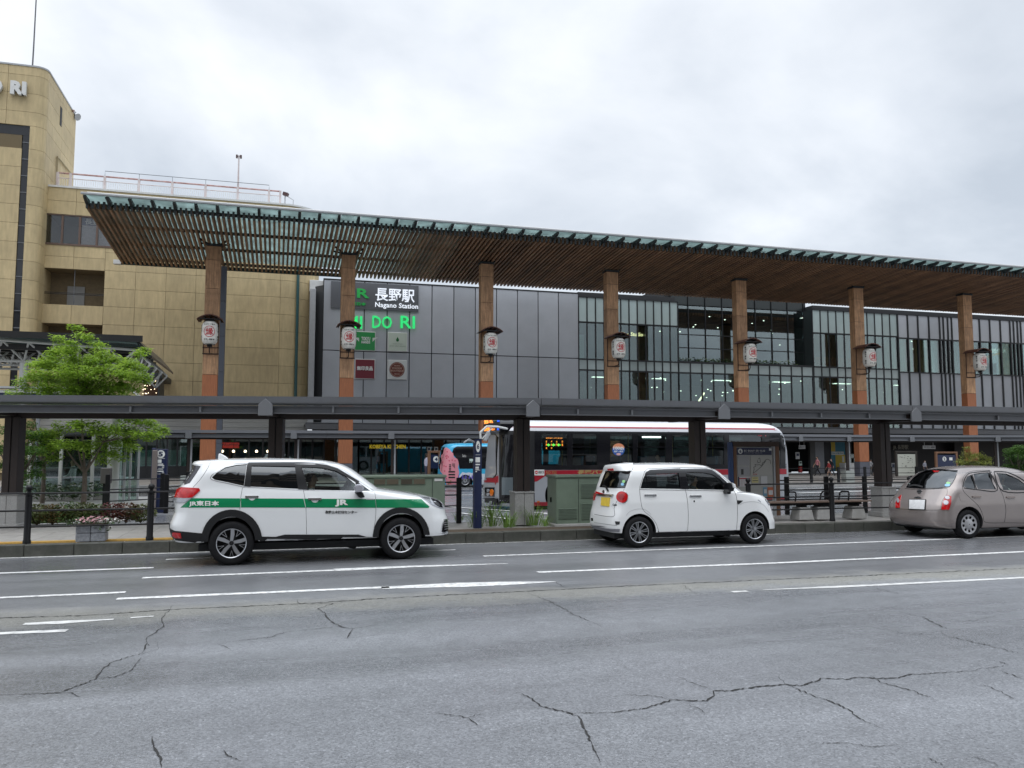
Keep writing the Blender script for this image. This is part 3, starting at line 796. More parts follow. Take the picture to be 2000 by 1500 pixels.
for i in range(10):
    t = i / 9; c = [0, 2, 0, 3, 2, 0, 2, 4, 1, 0][i]
    shrub(hx0.x + (hx1.x - hx0.x) * t, 20.1 + uni(-.1, .1), .17, .36, .42 + uni(-.04, .07), cols_[c],
          '%s low shrub, %s' % (words_[c], ['next to the pillar pedestal at the row end', 'second from the pillar pedestal', 'third from the pillar pedestal', 'taller one left of the flower planter', 'just behind the left edge of the planter',
           'directly behind the planter flowers', 'right behind the planter, before the maple trunk', 'right of the maple trunk', 'between the maple and the SUV', 'at the row end nearest the SUV'][i]))
q = MB(); q.box(-14, -4.4, 20.5, 24.6, .1, .2); lawn = struct(q.build('lawn_ground', mat('lawn', (0.09, 0.16, 0.03), .9, var=.3, scale=14)))
k = MB()
for i in range(9000):
    x, y = uni(-13, -4.5), uni(20.5, 24.5); h = uni(.04, .1); a = uni(0, 3.14); k.add([(x, y, .2), (x + .012 * math.cos(a), y + .012 * math.sin(a), .2), (x + uni(-.03, .03), y + uni(-.03, .03), .2 + h)], [(0, 1, 2)])
tag(k.build('lawn_grass', mat('lawn_blade', (0.12, 0.21, 0.035), .7, var=.3, scale=10), fix=False, kind='stuff'), 'short green lawn behind the low shrubs', 'grass')

# ================================================================== STATION
WY = 56.0
M_panel = mat('grey_panel', (0.40, 0.415, 0.44), 0.34, metal=0.15, var=0.05, scale=0.8, rnd_obj=0.08, rvar=.02)
M_mull = mat('black_mullion', (0.012, 0.013, 0.015), 0.45)
M_frost = mat('frosted_glass', (0.38, 0.46, 0.45), 0.18, var=0.06, scale=.6, rnd_obj=0.12, spec=.8)
M_core = mat('dark_core', (0.02, 0.021, 0.023), 0.7)
M_glass = glassmat('station_glass', (0.60, 0.74, 0.70), 0.45)
M_glassd = glassmat('dark_glass', (0.60, 0.72, 0.70), 0.6)
M_in = mat('interior', (0.13, 0.135, 0.12), .8, var=.45, scale=.5)
M_inw = mat('interior_brown', (0.20, 0.10, 0.055), .7, var=.3, scale=1.5)
M_lamp = mat('ceiling_lamp', (0.9, 0.8, 0.6), .5, emit=(1, .82, .55), es=2.5)
M_gsteel = mat('grey_steel', (0.125, 0.13, 0.14), .42, metal=.2, var=.08, scale=3, dirt=(.07, .06, .05), dirt_amt=.4, dscale=3)
M_white = mat('white_coat', (0.62, 0.62, 0.60), .5, var=.07, scale=3)
M_lgrey = mat('light_grey_coat', (0.36, 0.37, 0.38), .5, var=.06)
def X56(px, py=690): return aY(px, py, WY).x
def Z56(px, py): return aY(px, py, WY).z
stn = thing('station_building', 'long grey panelled railway station with glass shop front under the timber canopy', 'station', (10, WY, 0))
ztop, zsm, zbt = Z56(700, 549.5), Z56(800, 689.5), Z56(800, 828)
edges = [629.5, 667, 710, 755.4, 799.5, 843.9, 886.4, 928.7, 970.4, 1011, 1050.8, 1090.5, 1129.5]
xa, xb = X56(710), X56(1129.5); pt = (xb - xa) / 10
xe = [X56(629.5), X56(667)] + [xa + pt * i for i in range(11)]
def pbox(x0, x1, z0, z1, name='panel', m=None, y0=WY - .1, y1=WY - .02, g=.03, par=None, bev=.01):
    k = MB(); k.box(x0 + g, x1 - g, y0, y1, z0 + g, z1 - g); return k.build(name, m or M_panel, par or stn, bevel=bev)
for i in range(12):
    pbox(xe[i], xe[i + 1], zsm, ztop); pbox(xe[i], xe[i + 1], zbt, zsm)
X0 = xe[0]; XG = xe[-1]
k = MB(); k.box(X0, XG, WY, WY + 14, .12, ztop + .05); k.build('core_wall', M_core, stn)
k = MB(); k.box(X0 - .02, XG, WY - .14, WY + .1, ztop - .02, ztop + .06); k.build('coping', M_mull, stn)
# chamfered dark corner and light pier between the station and the tan building
xp = X56(605, 600), X56(616, 600)
k = MB(); k.prism([(xp[1], WY + .6), (X0 - .02, WY - .05), (X0 - .02, WY + 1.5), (xp[1], WY + 1.5)], .12, ztop - .4, 'z'); k.build('corner_wall', mat('dark_grey_panel', (.055, .057, .06), .5), stn)
k = MB(); k.box(xp[0], xp[1], WY - .3, WY + 1, zbt - .4, Z56(610, 565)); k.build('pier', M_lgrey, stn, bevel=.02)
k = MB(); k.box(xp[0] - .02, X0 + .1, WY + .6, WY + 1.6, Z56(610, 566), Z56(610, 543)); k.build('pier_cap', M_white, stn, bevel=.02)
# glass levels
zg = [zbt, Z56(1200, 724.5), Z56(1200, 703.8), Z56(1200, 632.4), Z56(1200, 583)]
def mull(x, z0, z1, y=WY, w=.085, d=.12, name='mullion'):
    k = MB(); k.box(x - w / 2, x + w / 2, y - d, y, z0, z1); k.build(name, M_mull, stn)
def transom(x0, x1, z, y=WY, h=.1): k = MB(); k.box(x0, x1, y - .17, y - .01, z - h / 2, z + h / 2); k.build('transom', M_mull, stn)
def pane(x0, x1, z0, z1, m, y=WY - .06):
    k = MB(); k.box(x0 + .045, x1 - .045, y - .015, y + .015, z0 + .04, z1 - .04); k.build('pane', m, stn)
def glassbay(pa, pb, n, rows=((0, 1, 'c'), (1, 2, 'f'), (2, 3, 'c'), (3, 4, 'f'))):
    a, b = X56(pa), X56(pb); w = (b - a) / n
    zt = max(zg[r[1]] for r in rows)
    for i in range(n + 1): mull(a + w * i, zg[0], zt)
    for i in range(n):
        for (r0, r1, t) in rows: pane(a + w * i, a + w * (i + 1), zg[r0], zg[r1], M_frost if t == 'f' else M_glass)
    for z in sorted({zg[r[0]] for r in rows} | {zg[r[1]] for r in rows}): transom(a, b, z)
    return a, b
glassbay(1129.5, 1324, 12)
glassbay(1324, 1585, 12, ((0, 1, 'c'), (1, 2, 'f')))
glassbay(1587, 1753, 11)
# recessed upper glazing with its terrace
ra, rb = X56(1324), X56(1587); RY = WY + 1.1; RZ = 14.6
n = 8; w = (rb - ra) / n
for i in range(n + 1): mull(ra + w * i, zg[2], RZ, RY, .05, .1)
for i in range(n):
    for z0, z1 in ((zg[2], zg[2] + 1.3), (zg[2] + 1.3, zg[3] - .4), (zg[3] - .4, zg[4]), (zg[4], RZ)): pane(ra + w * i, ra + w * (i + 1), z0, z1, M_glassd if z1 < RZ - .1 else mat('dark_spandrel', (.02, .026, .026), .3), RY)
for z in (zg[2] + 1.3, zg[3] - .4): k = MB(); k.box(ra, rb, RY - .08, RY, z - .03, z + .03); k.build('transom', M_mull, stn)
k = MB(); k.box(ra, rb, WY + .02, RY + 6, zg[2] - .5, zg[2]); k.build('terrace_floor', M_core, stn)
k = MB(); k.box(ra - .4, rb + .4, RY + .2, RY + 8, zg[4] + .4, RZ + .1); k.build('upper_storey', M_core, stn)
k = MB(); k.box(rb, rb + .15, WY + .02, RY, zg[2], zg[4]); k.build('return_wall', mat('dark_spandrel', (.02, .026, .026), .3), stn); k = MB(); k.box(ra - .15, ra, WY + .02, RY, zg[2], zg[4]); k.build('return_wall', mat('dark_spandrel', (.02, .026, .026), .3), stn)
for i in range(16):
    px = 1335 + i * 15; leafcloud(26, (X56(px), WY + .5, zg[2] + .28), (.42, .18, .24), .12).build('terrace_plant', M_leafd, stn, fix=False)
k = MB(); k.box(ra, rb, WY + .02, WY + .08, zg[2], zg[2] + .12); k.build('terrace_edge', M_mull, stn)
# mixed panel bay on the right
pe = [1753, 1772.5, 1792.6, 1814, 1835, 1842.4, 1851, 1858.6, 1882, 1898, 1913, 1933, 1953.5, 1972.4, 1979.5, 1987, 1993.5, 2013, 2033, 2053, 2073, 2092]
for i in range(len(pe) - 1):
    a, b = X56(pe[i]), X56(pe[i + 1])
    pbox(a, b, zg[3] - .1, zg[4], g=.05); pbox(a, b, zbt, zg[2] - .2, g=.05); mull(a, zbt, zg[4], w=.11, d=.18)
    pane(a, b, zg[2] - .2, zg[3] - .1, M_glass)
xr = X56(2092) + 12
for z in (zg[2] - .2, zg[3] - .1, zg[4]): transom(X56(1753), X56(2092), z)
k = MB(); k.box(X56(2092), xr, WY - .1, WY, zbt, zg[4]); k.build('end_panel', M_panel, stn)
# floors, ceilings and back walls of the lit rooms
xl, xr2 = XG + .02, X56(2092)
for z0, z1, y1 in ((zbt - .3, zbt, WY + 9), (zg[1] - .1, zg[2] - .1, WY + 9), (zg[4] + .02, zg[4] + .35, WY + 12)):
    for a, b in (((xl, ra - .15), (ra - .15, rb + .15), (rb + .15, xr2)) if z1 > 9 else ((xl, xr2),)):
        if z1 > 9 and a == ra - .15: k = MB(); k.box(a, b, WY + 1.4, y1, z0, z1)
        else: k = MB(); k.box(a, b, WY + .03, y1, z0, z1)
        k.build('floor_slab', M_core, stn)
k = MB(); k.box(xl, xr2, WY + 8.9, WY + 9.1, zbt, zg[4] + .35); k.build('rear_wall', M_in, stn)
k = MB(); k.box(XG, XG + .02, WY + .02, WY + 9, zbt, zg[4]); k.build('side_wall', M_in, stn)
def inner(px0, px1, z0, z1, y, m, name='partition', d=.2):
    k = MB(); k.box(X56(px0), X56(px1), y, y + d, z0, z1); k.build(name, m, stn)
drape = mat('grey_drape', (.16, .165, .17), .8, var=.3, scale=3, stretch=(3, 1, .05))
for a, b in ((1146, 1160), (1212, 1246), (1548, 1585), (1660, 1684)): inner(a, b, zbt, zg[1] - .5, WY + .6, drape, 'drape')
for a, b in ((1131, 1136), (1312, 1323), (1588, 1600), (1740, 1751)): inner(a, b, zbt, zg[1] - .1, WY + .5, M_inw, 'brown_pillar', .5)
inner(1345, 1396, zbt + .6, zbt + 1.9, WY + 2.5, mat('shop_wall_white', (.4, .42, .4), .6, var=.2, scale=2), 'shop_counter')
inner(1275, 1300, zbt, zg[1] - 1, WY + 2, mat('shop_wall_tan', (.17, .13, .09), .7, var=.3), 'shop_shelf')
inner(1755, 1775, zg[2], zg[3], WY + 1.2, mat('wall_olive', (.25, .22, .14), .7), 'partition')
inner(1778, 1788, zg[2], zg[3] - .3, WY + .5, mat('red_banner', (.35, .09, .045), .7), 'noren_banner')
text('banner_lettering', '食', (X56(1780.5), WY + .49, zg[2] + .9), (1, 0, 0), (0, 0, 1), h=.6, w=.5, m=mat('banner_ink', (.45, .3, .24), .7), parent=stn, depth=.01)
inner(1797, 1830, zg[2], zg[3] - .1, WY + .5, mat('ochre_curtain', (.34, .22, .1), .8, var=.3, scale=2, stretch=(4, 1, .1)), 'ochre_curtain')
inner(1915, 1965, zg[2] + .1, zg[2] + 1.0, WY + 1.0, mat('warm_shelf', (.35, .2, .11), .7, var=.4, scale=3), 'shop_shelf')
inner(1150, 1160, zg[2], zg[3] - .6, WY + 2, M_frost, 'partition'); inner(1262, 1275, zg[2], zg[3], WY + 2.5, mat('wall_olive', (.25, .22, .14), .7), 'partition')
for i in range(7):   # chairs seen through the glass right of the terrace
    x = X56(1600 + i * 16); k = MB(); k.box(x - .2, x + .2, WY + .9, WY + 1.3, zg[2] + .35, zg[2] + .45); k.box(x - .18, x + .18, WY + 1.2, WY + 1.26, zg[2] + .45, zg[2] + 1.0)
    for sx in (-.16, .16): k.box(x + sx - .03, x + sx + .03, WY + .92, WY + .98, zg[2] - .1, zg[2] + .35)
    k.build('dining_chair', mat('red_brown_chair', (.25, .09, .05), .5), stn)
M_star = mat('small_lamp', (1, .95, .85), .5, emit=(1, .93, .8), es=3.5)
lk = MB(); lk.lathe([(0, 0), (.055, 0), (.055, .04), (0, .04)], n=8); lo = lk.build('ceiling_light', M_star, None); lm = lo.data; bpy.data.objects.remove(lo)
for i in range(14):
    px = 1150 + 61 * i; lo = i % 2
    if not lo and 1300 < px < 1600: continue
    k = MB(); z = (zg[1] - .12) if lo else (zg[4] - .02); x = X56(px); k.box(x - .8, x + .8, WY + 3.4, WY + 3.8, z - .03, z); k.build('room_fill_panel', mat('room_fill_glow', (.9, .9, .85), .5, emit=(1, .95, .85), es=2), stn)  # glowing panels added to brighten the rooms behind the glass
for i in range(70):
    px = 1140 + rnd() * 900; lower = rnd() < .6
    y = WY + uni(1, 8); z = (zg[1] - uni(.2, 1.3)) if lower else (zg[4] - uni(.1, 2.0))
    if not lower and 1318 < px < 1592: y = RY + uni(1, 4)
    inst('ceiling_light', lm, (X56(px), y, z), stn)
k = MB(); k.bar((X56(1378, 785), WY + 1.2, Z56(1378, 785)), (X56(1391, 765), WY + 1.2, Z56(1391, 765)), .07, .1); k.build('light_strip', M_lamp, stn)
k = MB(); k.bar((X56(1918, 700), WY + .7, Z56(1920, 702)), (X56(1966, 690), WY + .7, Z56(1966, 688)), .05, .16); k.build('light_strip', mat('amber_sign', (.8, .5, .2), .5, emit=(1, .6, .25), es=.4), stn)
M_sgn = mat('white_light_sign', (.8, .8, .8), .5, emit=(1, .97, .9), es=1.6)
text('shop_lettering', 'Cooking Studio', aY(1196, 657, WY + .3), (1, 0, 0), (0, 0, 1), w=aY(1256, 657, WY + .3).x - aY(1196, 657, WY + .3).x, h=.38, m=mat('amber_letters', (.8, .6, .3), .5, emit=(1, .75, .4), es=1.5), parent=stn, depth=.03, bold=.01)
text('shop_lettering', '鎌倉パスタ', aY(1935, 689, WY + .3), (1, 0, 0), (0, 0, 1), w=1.65, h=.42, m=M_sgn, parent=stn, depth=.03, bold=.012)
# band of pale glass, eave and shop fronts below
EY = 52.6
zz = aY(1600, 838, EY).z, aY(1600, 847, EY).z, aY(1600, 850, EY).z
xE0, xE1 = aY(596, 845, EY).x, aY(2100, 845, EY).x + 10
k = MB(); k.box(xE0, xE1, EY, WY + .1, zz[0] - .02, zz[0] + .06); k.build('eave_roof', M_gsteel, stn)
k = MB(); k.box(xE0, xE1, EY - .16, EY, zz[1] + .02, zz[0] + .05); k.box(xE0, xE1, EY - .2, EY + .02, zz[0] + .07, zz[0] + .12); k.build('eave_gutter', M_gsteel, stn, bevel=.02)
k = MB(); k.box(xE0, xE1, EY - .12, EY + .1, zz[2] - .02, zz[2] + .06); k.build('eave_trim', M_lgrey, stn)
k = MB(); k.box(xE0, xE1, EY + .3, WY + .2, zz[2] - .35, zz[2] - .05); k.build('eave_soffit', M_core, stn)
k = MB(); k.box(X0, xr, WY - .05, WY + 4, zz[2] - .1, zbt - .31); k.build('fascia', M_core, stn)
ga, gb = X56(1400, 832), X56(2080, 832); n = 36; w = (gb - ga) / n
for i in range(n): pane(ga + w * i + .02, ga + w * (i + 1) - .02, zbt - .42, zbt - .04, M_frost, WY - .09)
zs = zz[2] - .3
k = MB(); k.box(X0 - 4, xr, WY + 6, WY + 6.2, .12, zs); k.build('shop_rear_wall', M_core, stn)
def shop(px0, px1, n, m=None, h0=.3):
    a, b = X56(px0, 895), X56(px1, 895); w = (b - a) / n
    for i in range(n + 1):
        k = MB(); k.box(a + w * i - .05, a + w * i + .05, WY - .12, WY + .05, .12, zs); k.build('shop_mullion', M_mull, stn)
        if i < n:
            k = MB(); k.box(a + w * i + .06, a + w * (i + 1) - .06, WY - .05, WY - .02, h0, zs - .1); k.build('shop_pane', m or M_glass, stn)
    k = MB(); k.box(a, b, WY - .1, WY + .02, .12, h0); k.build('shop_plinth', M_mull, stn)
shop(540, 700, 7); shop(700, 870, 7)
shop(870, 1040, 6, M_glassd)
for a, b, m, n_ in ((470, 545, 'interior', 'shop_wall'), (600, 640, 'interior', 'shop_wall'), (725, 745, 'interior_brown', 'shop_shelf'), (752, 795, 'interior_brown', 'shop_shelf')):
    k = MB(); k.box(X56(a, 890), X56(b, 890), WY + 2, WY + 2.3, .3, 2.6); k.build(n_, MATS[m], stn)
for i in range(26):
    px = 700 + rnd() * 160; inst('shop_light', lm, (X56(px, 880), WY + uni(1, 4), zs - uni(.05, .5)), stn)
text('shop_lettering', 'KOBEYA KITCHEN', aY(722, 876, WY - .12), (1, 0, 0), (0, 0, 1), w=aY(792, 876, WY).x - aY(722, 876, WY).x, h=.26, m=mat('yellow_letters', (.8, .6, .05), .5, emit=(1, .75, .05), es=.12), parent=stn, depth=.03, bold=.03)
# entrance bays on the right
def slabw(px0, px1, col, name='entrance_panel', y=WY - .05, z0=.12, z1=None, d=.3):
    k = MB(); k.box(X56(px0, 895), X56(px1, 895), y, y + d, z0, z1 or zs); return k.build(name, mat('flat_%.2f_%.2f_%.2f' % col, col, .6, var=.06), stn)
slabw(1582, 1592, (.09, .09, .09)); slabw(1592, 1609, (.26, .27, .29), 'entrance_pier'); slabw(1609, 1622, (.015, .015, .017))
slabw(1649, 1663, (.015, .013, .013)); slabw(1697, 1760, (.012, .012, .013), y=WY + 1.2); slabw(1762, 1880, (.014, .013, .013), y=WY + 1.6); slabw(1880, 2100, (.02, .016, .014), y=WY + .8)
slabw(1040, 1582, (.02, .02, .022), y=WY + 2.5)
pz = [Z56(1636, 925), Z56(1636, 901), Z56(1636, 888), Z56(1636, 868)]
k = MB(); y = WY - .08
X = lambda p: X56(p, 890)
k.box(X(1622), X(1649.5), y, y + .06, .3, zs, 0); k.box(X(1630.5), X(1649), y - .01, y, .3, pz[2], 1); k.box(X(1622.3), X(1630.3), y - .01, y, pz[2] + .25, zs - .02, 1)
k.box(X(1622.5), X(1646.5), y - .02, y - .01, pz[2] - .02, pz[2] + .24, 2); k.box(X(1643), X(1647), y - .02, y - .01, pz[2] - .6, pz[2] - .12, 2)
k.build('poster_wall', [mat('poster_teal', (.035, .17, .24), .6), mat('poster_yellow', (.5, .37, .04), .6), mat('poster_white', (.55, .56, .52), .6)], stn)
text('poster_lettering', 'Salon of My Style', (X(1624), y - .021, pz[2] + .03), (1, 0, 0), (0, 0, 1), w=X(1645) - X(1624), h=.15, m=mat('ink_teal', (.03, .2, .3), .6), parent=stn, depth=.004, bold=.02)
text('entrance_lettering', 'JR 長野駅', aY(1744, 879, WY + 1.15), (1, 0, 0), (0, 0, 1), w=aY(1774, 879, WY + 1.15).x - aY(1744, 879, WY + 1.15).x, h=.42, m=mat('pale_brass', (.3, .28, .22), .4), parent=stn, depth=.03, bold=.01)
tb = thing('shop_table', 'white cloth-covered table with pale boxes before the teal and yellow poster', 'table', (X(1640), 54.6, .12))
k = MB(); k.box(X(1624), X(1649), 54.4, 55.1, .15, .95); k.build('tablecloth', M_white, tb, bevel=.03)
for a, b, h_ in ((1637, 1648, .4), (1639, 1645, .7)): k = MB(); k.box(X(a), X(b), 54.6, 54.9, .95, .95 + h_); k.build('display_box', mat('pale_box', (.35, .4, .37), .6), tb, bevel=.02)

# signs on the facade -------------------------------------------------
def fac(px, py, y=WY - .16): return aY(px, py, y)
UX, UZ = (1, 0, 0), (0, 0, 1)
M_green = mat('green_letters', (0.02, .30, .06), .45, emit=(.02, .42, .08), es=.12)
M_neon = mat('lit_green_letters', (.05, .8, .25), .4, emit=(.03, .95, .22), es=.26)
M_wl = mat('lit_white_letters', (.8, .82, .88), .4, emit=(.85, .92, 1), es=.3)
sb = thing('station_name_sign', 'dark grey board with the white lit station name beside the second timber column', 'sign', fac(750, 600))
pl = MB(); a = fac(650, 562); b = fac(817, 607); pl.box(fac(646, 600).x, b.x, WY - .2, WY - .1, fac(690, 603).z, ztop - .12); pl.build('back_board', mat('board_grey', (.12, .125, .135), .4, metal=.2), sb)
y = WY - .2
def T(name, s, x0, y0, x1, y1, m, par, Y=y, depth=.05, bold=.02):
    p, q_ = aY(x0, y1, Y), aY(x1, y1, Y); t = aY((x0 + x1) / 2, y0, Y).z - aY((x0 + x1) / 2, y1, Y).z
    return text(name, s, (p.x, Y, (p.z + q_.z) / 2), UX, UZ, w=q_.x - p.x, h=t, m=m, parent=par, depth=depth, bold=bold)
T('kanji_lettering', '長野駅', 733, 564.5, 809.5, 589.5, M_wl, sb, bold=.012)
T('roman_lettering', 'Nagano Station', 732.5, 592, 816.5, 604.5, M_wl, sb, bold=.015)
T('company_mark', 'JR', 681, 563.5, 721, 587.5, M_green, sb, bold=.03)
T('company_lettering', 'JR東日本', 677, 590, 714.5, 597.5, M_green, sb, bold=.02)
mb_ = thing('shop_name_sign', 'widely spaced bright green lit letters right below the station name board', 'sign', fac(750, 640))
for s, x0, x1 in (('MI', 676, 707), ('DO', 727, 765), ('RI', 782, 810)): T('letter', s, x0, 617.5, x1, 641.5, M_neon, mb_, WY - .14, .1, .008)
def board(label, x0, y0, x1, y1, col, frame=(.6, .6, .58)):
    p = aY(x0, y1, WY - .3); q_ = aY(x1, y1, WY - .3); zt = aY(x0, y0, WY - .3).z
    t = thing('shop_sign', label, 'sign', p, 'square shop signs on the grey wall')
    k = MB(); k.box(p.x, q_.x, WY - .3, WY - .1, p.z, zt); k.build('sign_frame', mat('sign_frame', frame, .5), t, bevel=.02)
    k = MB(); w = .05; k.box(p.x + w, q_.x - w, WY - .315, WY - .3, p.z + w, zt - w); k.build('sign_face', mat('face_%.2f' % col[0], col, .35), t)
    return t
W_ink = mat('white_ink', (.72, .73, .7), .5)
t = board('square green sign with white hand marks and lettering', 692, 646.5, 733.5, 684.5, (.015, .26, .06))
T('lettering', 'TOKYU', 706, 658, 723, 665, W_ink, t, WY - .32, .01, .04); T('lettering', 'HANDS', 706, 665.5, 723, 671, W_ink, t, WY - .32, .01, .04)
for s in (-1, 1):
    k = MB(); c = aY(714.5 + s * 12.5, 664, WY - .325); 
    for j in range(4): k.add([(c.x + s * .02, c.y, c.z - .12 + j * .07), (c.x + s * .02, c.y, c.z - .07 + j * .07), (c.x + s * (.22 + .05 * j), c.y, c.z + .1 + j * .03), (c.x + s * (.2 + .05 * j), c.y, c.z + .06 + j * .03)], [(0, 1, 2, 3)])
    k.build('hand_mark', W_ink, t, fix=False)
t = board('square pale green sign with a single dark leaf drop', 757, 648.5, 795.5, 686, (.5, .56, .47))
k = MB(); c = aY(776.5, 663, WY - .32); r = [(math.sin(a_) * .1 * (1 if math.cos(a_) < 0 else max(.0, 1 - math.cos(a_) ** 1.3)), c.z - .03 + math.cos(a_) * (.12 if math.cos(a_) < 0 else .22)) for a_ in np.linspace(0, 2 * math.pi, 24, endpoint=False)]
k.prism([(c.x + a_, z_) for a_, z_ in r], WY - .33, WY - .315, 'y'); k.build('leaf_mark', mat('leaf_ink', (.01, .12, .03), .5), t)
gi = mat('pale_green_ink', (.25, .32, .25), .6)
T('lettering', 'united arrows', 767, 670.5, 786, 672.5, gi, t, WY - .32, .005, .01); T('lettering', 'green label relaxing', 761, 674.5, 792, 677.5, gi, t, WY - .32, .005, .01)
t = board('square dark red sign with four white characters', 692.5, 700.5, 732.5, 740, (.16, .008, .02))
T('lettering', '無印良品', 697, 715, 728, 723.5, W_ink, t, WY - .32, .01, .035)
t = board('square white sign with a round brown boutique emblem', 756.5, 702.5, 794.5, 741, (.58, .6, .58))
c = aY(775.5, 722, WY - .325); k = MB(); k.prism(ell(c.x, c.z, .52, .52, 36), WY - .335, WY - .315, 'y'); k.build('emblem', mat('emblem_brown', (.13, .025, .015), .5), t)
k = MB(); o = ell(c.x, c.z, .47, .47, 36); i_ = ell(c.x, c.z, .45, .45, 36); k.add([(x, WY - .338, z) for x, z in o] + [(x, WY - .338, z) for x, z in i_], [(i, (i + 1) % 36, (i + 1) % 36 + 36, i + 36) for i in range(36)]); k.build('emblem_ring', mat('cream_ink', (.5, .36, .28), .6), t, fix=False)
for s, y0, y1, hw in (('NAGANO', 713, 715.5, 6), ('FOODS', 717.5, 721, 9), ('BOUTIQUE', 722.5, 726.5, 12), ('MIDORI', 729.5, 731.5, 5)): T('lettering', s, 775.5 - hw, y0, 775.5 + hw, y1, MATS['cream_ink'], t, WY - .337, .004, .01)

# ================================================================== TIMBER CANOPY
YF, YB = 43.5, 53.4
zF, zB = aY(1000, 467, YF).z, aY(240, 516, YB).z
XL = aY(240, 517, YB).x; XR = 64.0
def zs_(y): return zF + (zB - zF) * (y - YF) / (YB - YF)
can = thing('timber_canopy', 'long station entrance canopy of brown timber slats on tall square columns', 'canopy', (10, 48, 0))
M_slatw = mat('slat_wood', (0.26, 0.145, 0.08), .62, var=.35, scale=1.6, stretch=(6, .35, 6), rnd_obj=.28, dirt=(.07, .045, .03), dirt_amt=.6, dscale=.8)
M_dsteel = mat('dark_steel', (.022, .026, .028), .5)
k = MB(); hh = .27
k.add([(-.058, YF, zF), (.058, YF, zF), (.058, YB, zB), (-.058, YB, zB), (-.058, YF, zF + hh), (.058, YF, zF + hh), (.058, YB, zB + hh), (-.058, YB, zB + hh)], [(0, 3, 2, 1), (4, 5, 6, 7), (0, 1, 5, 4), (1, 2, 6, 5), (2, 3, 7, 6), (3, 0, 4, 7)])
o = k.build('slat', M_slatw, None, bevel=.008); sm = o.data; bpy.data.objects.remove(o)
k = MB(); k.box(-.055, .055, YF - .05, YF + .12, zF - .03, zF + hh + .06); o = k.build('slat_cap', M_dsteel, None); scm = o.data; bpy.data.objects.remove(o)
k = MB(); k.add([(-.07, YF - .62, zF + .34), (.07, YF - .62, zF + .34), (.07, YF + .3, zF + .05), (-.07, YF + .3, zF + .05), (-.07, YF - .62, zF + .44), (.07, YF - .62, zF + .44), (.07, YF + .3, zF + .44), (-.07, YF + .3, zF + .44)], [(0, 3, 2, 1), (4, 5, 6, 7), (0, 1, 5, 4), (1, 2, 6, 5), (2, 3, 7, 6), (3, 0, 4, 7)])
o = k.build('edge_bracket', M_dsteel, None); brm = o.data; bpy.data.objects.remove(o)
sp = .252; i = 0; x = XL
while x < XR and i < 292:
    inst('slat', sm, (x, 0, uni(-.008, .008)), can)
    if i % 4 == 0: inst('edge_bracket', brm, (x, 0, 0), can)
    x += sp; i += 1
XR = x
k = MB()
x = XL
while x < XR: k.box(x - .052, x + .052, YF - .05, YF + .1, zF - .03, zF + hh + .06); x += sp
k.build('slat_end_caps', M_dsteel, can, kind='stuff')
# steel over the slats
GX = aY(905, 470, YF).x
for j, yy in enumerate(np.linspace(YF + .6, YB - .1, 4)):
    z = zs_(yy); k = MB(); k.box(XL - .1, XR, yy - .05, yy + .05, z + hh, z + hh + .16); k.build('purlin', M_dsteel, can)
for j in range(16):
    x = XL + .9 + j * 1.02
    if x < GX: k = MB(); k.bar((x, YF - .5, zF + .42), (x, YB, zB + .47), .04, .07); k.build('rafter', M_dsteel, can)
M_cglass = bpy.data.materials.new('canopy_glass'); M_cglass.use_nodes = True
nt = M_cglass.node_tree; b_ = nt.nodes['Principled BSDF']; b_.inputs['Base Color'].default_value = (.58, .68, .67, 1); b_.inputs['Roughness'].default_value = .15
tr = nt.nodes.new('ShaderNodeBsdfTranslucent'); tr.inputs[0].default_value = (.44, .52, .51, 1); mx = nt.nodes.new('ShaderNodeMixShader')
nz = nt.nodes.new('ShaderNodeTexNoise'); nz.inputs['Scale'].default_value = 1.4; nz.inputs['Detail'].default_value = 6; gm = nt.nodes.new('ShaderNodeNewGeometry'); nt.links.new(gm.outputs['Position'], nz.inputs[0])
mr = nt.nodes.new('ShaderNodeMapRange'); mr.inputs[1].default_value = .35; mr.inputs[2].default_value = .7; mr.inputs[3].default_value = .6; mr.inputs[4].default_value = .95
nt.links.new(nz.outputs['Fac'], mr.inputs[0]); nt.links.new(mr.outputs[0], mx.inputs[0]); nt.links.new(b_.outputs[0], mx.inputs[1]); nt.links.new(tr.outputs[0], mx.inputs[2]); nt.links.new(mx.outputs[0], nt.nodes['Material Output'].inputs[0])
x = XL - .05; w = 1.02
while x < XR:
    x1 = min(x + w, XR); back = YB if x < GX - .5 else YF + .7
    k = MB(); t = (back - YF) / (YB - YF); z1 = zF + .55 + (zB - zF) * t
    a, b = x + .012, x1 - .012
    k.add([(a, YF - .65, zF + .46), (b, YF - .65, zF + .46), (b, back, z1), (a, back, z1), (a, YF - .65, zF + .48), (b, YF - .65, zF + .48), (b, back, z1 + .02), (a, back, z1 + .02)], [(0, 3, 2, 1), (4, 5, 6, 7), (0, 1, 5, 4), (1, 2, 6, 5), (2, 3, 7, 6), (3, 0, 4, 7)])
    k.build('glass_pane', M_cglass, can); x = x1
k = MB(); k.add([(GX, YF + .8, zF + hh + .17), (XR, YF + .8, zF + hh + .17), (XR, YB - .05, zB + hh + .17), (GX, YB - .05, zB + hh + .17), (GX, YF + .8, zF + hh + .3), (XR, YF + .8, zF + hh + .3), (XR, YB - .05, zB + hh + .3), (GX, YB - .05, zB + hh + .3)], [(0, 3, 2, 1), (4, 5, 6, 7), (0, 1, 5, 4), (1, 2, 6, 5), (2, 3, 7, 6), (3, 0, 4, 7)])
k.build('roof_deck', mat('deck_brown', (.07, .04, .025), .8, var=.2), can)
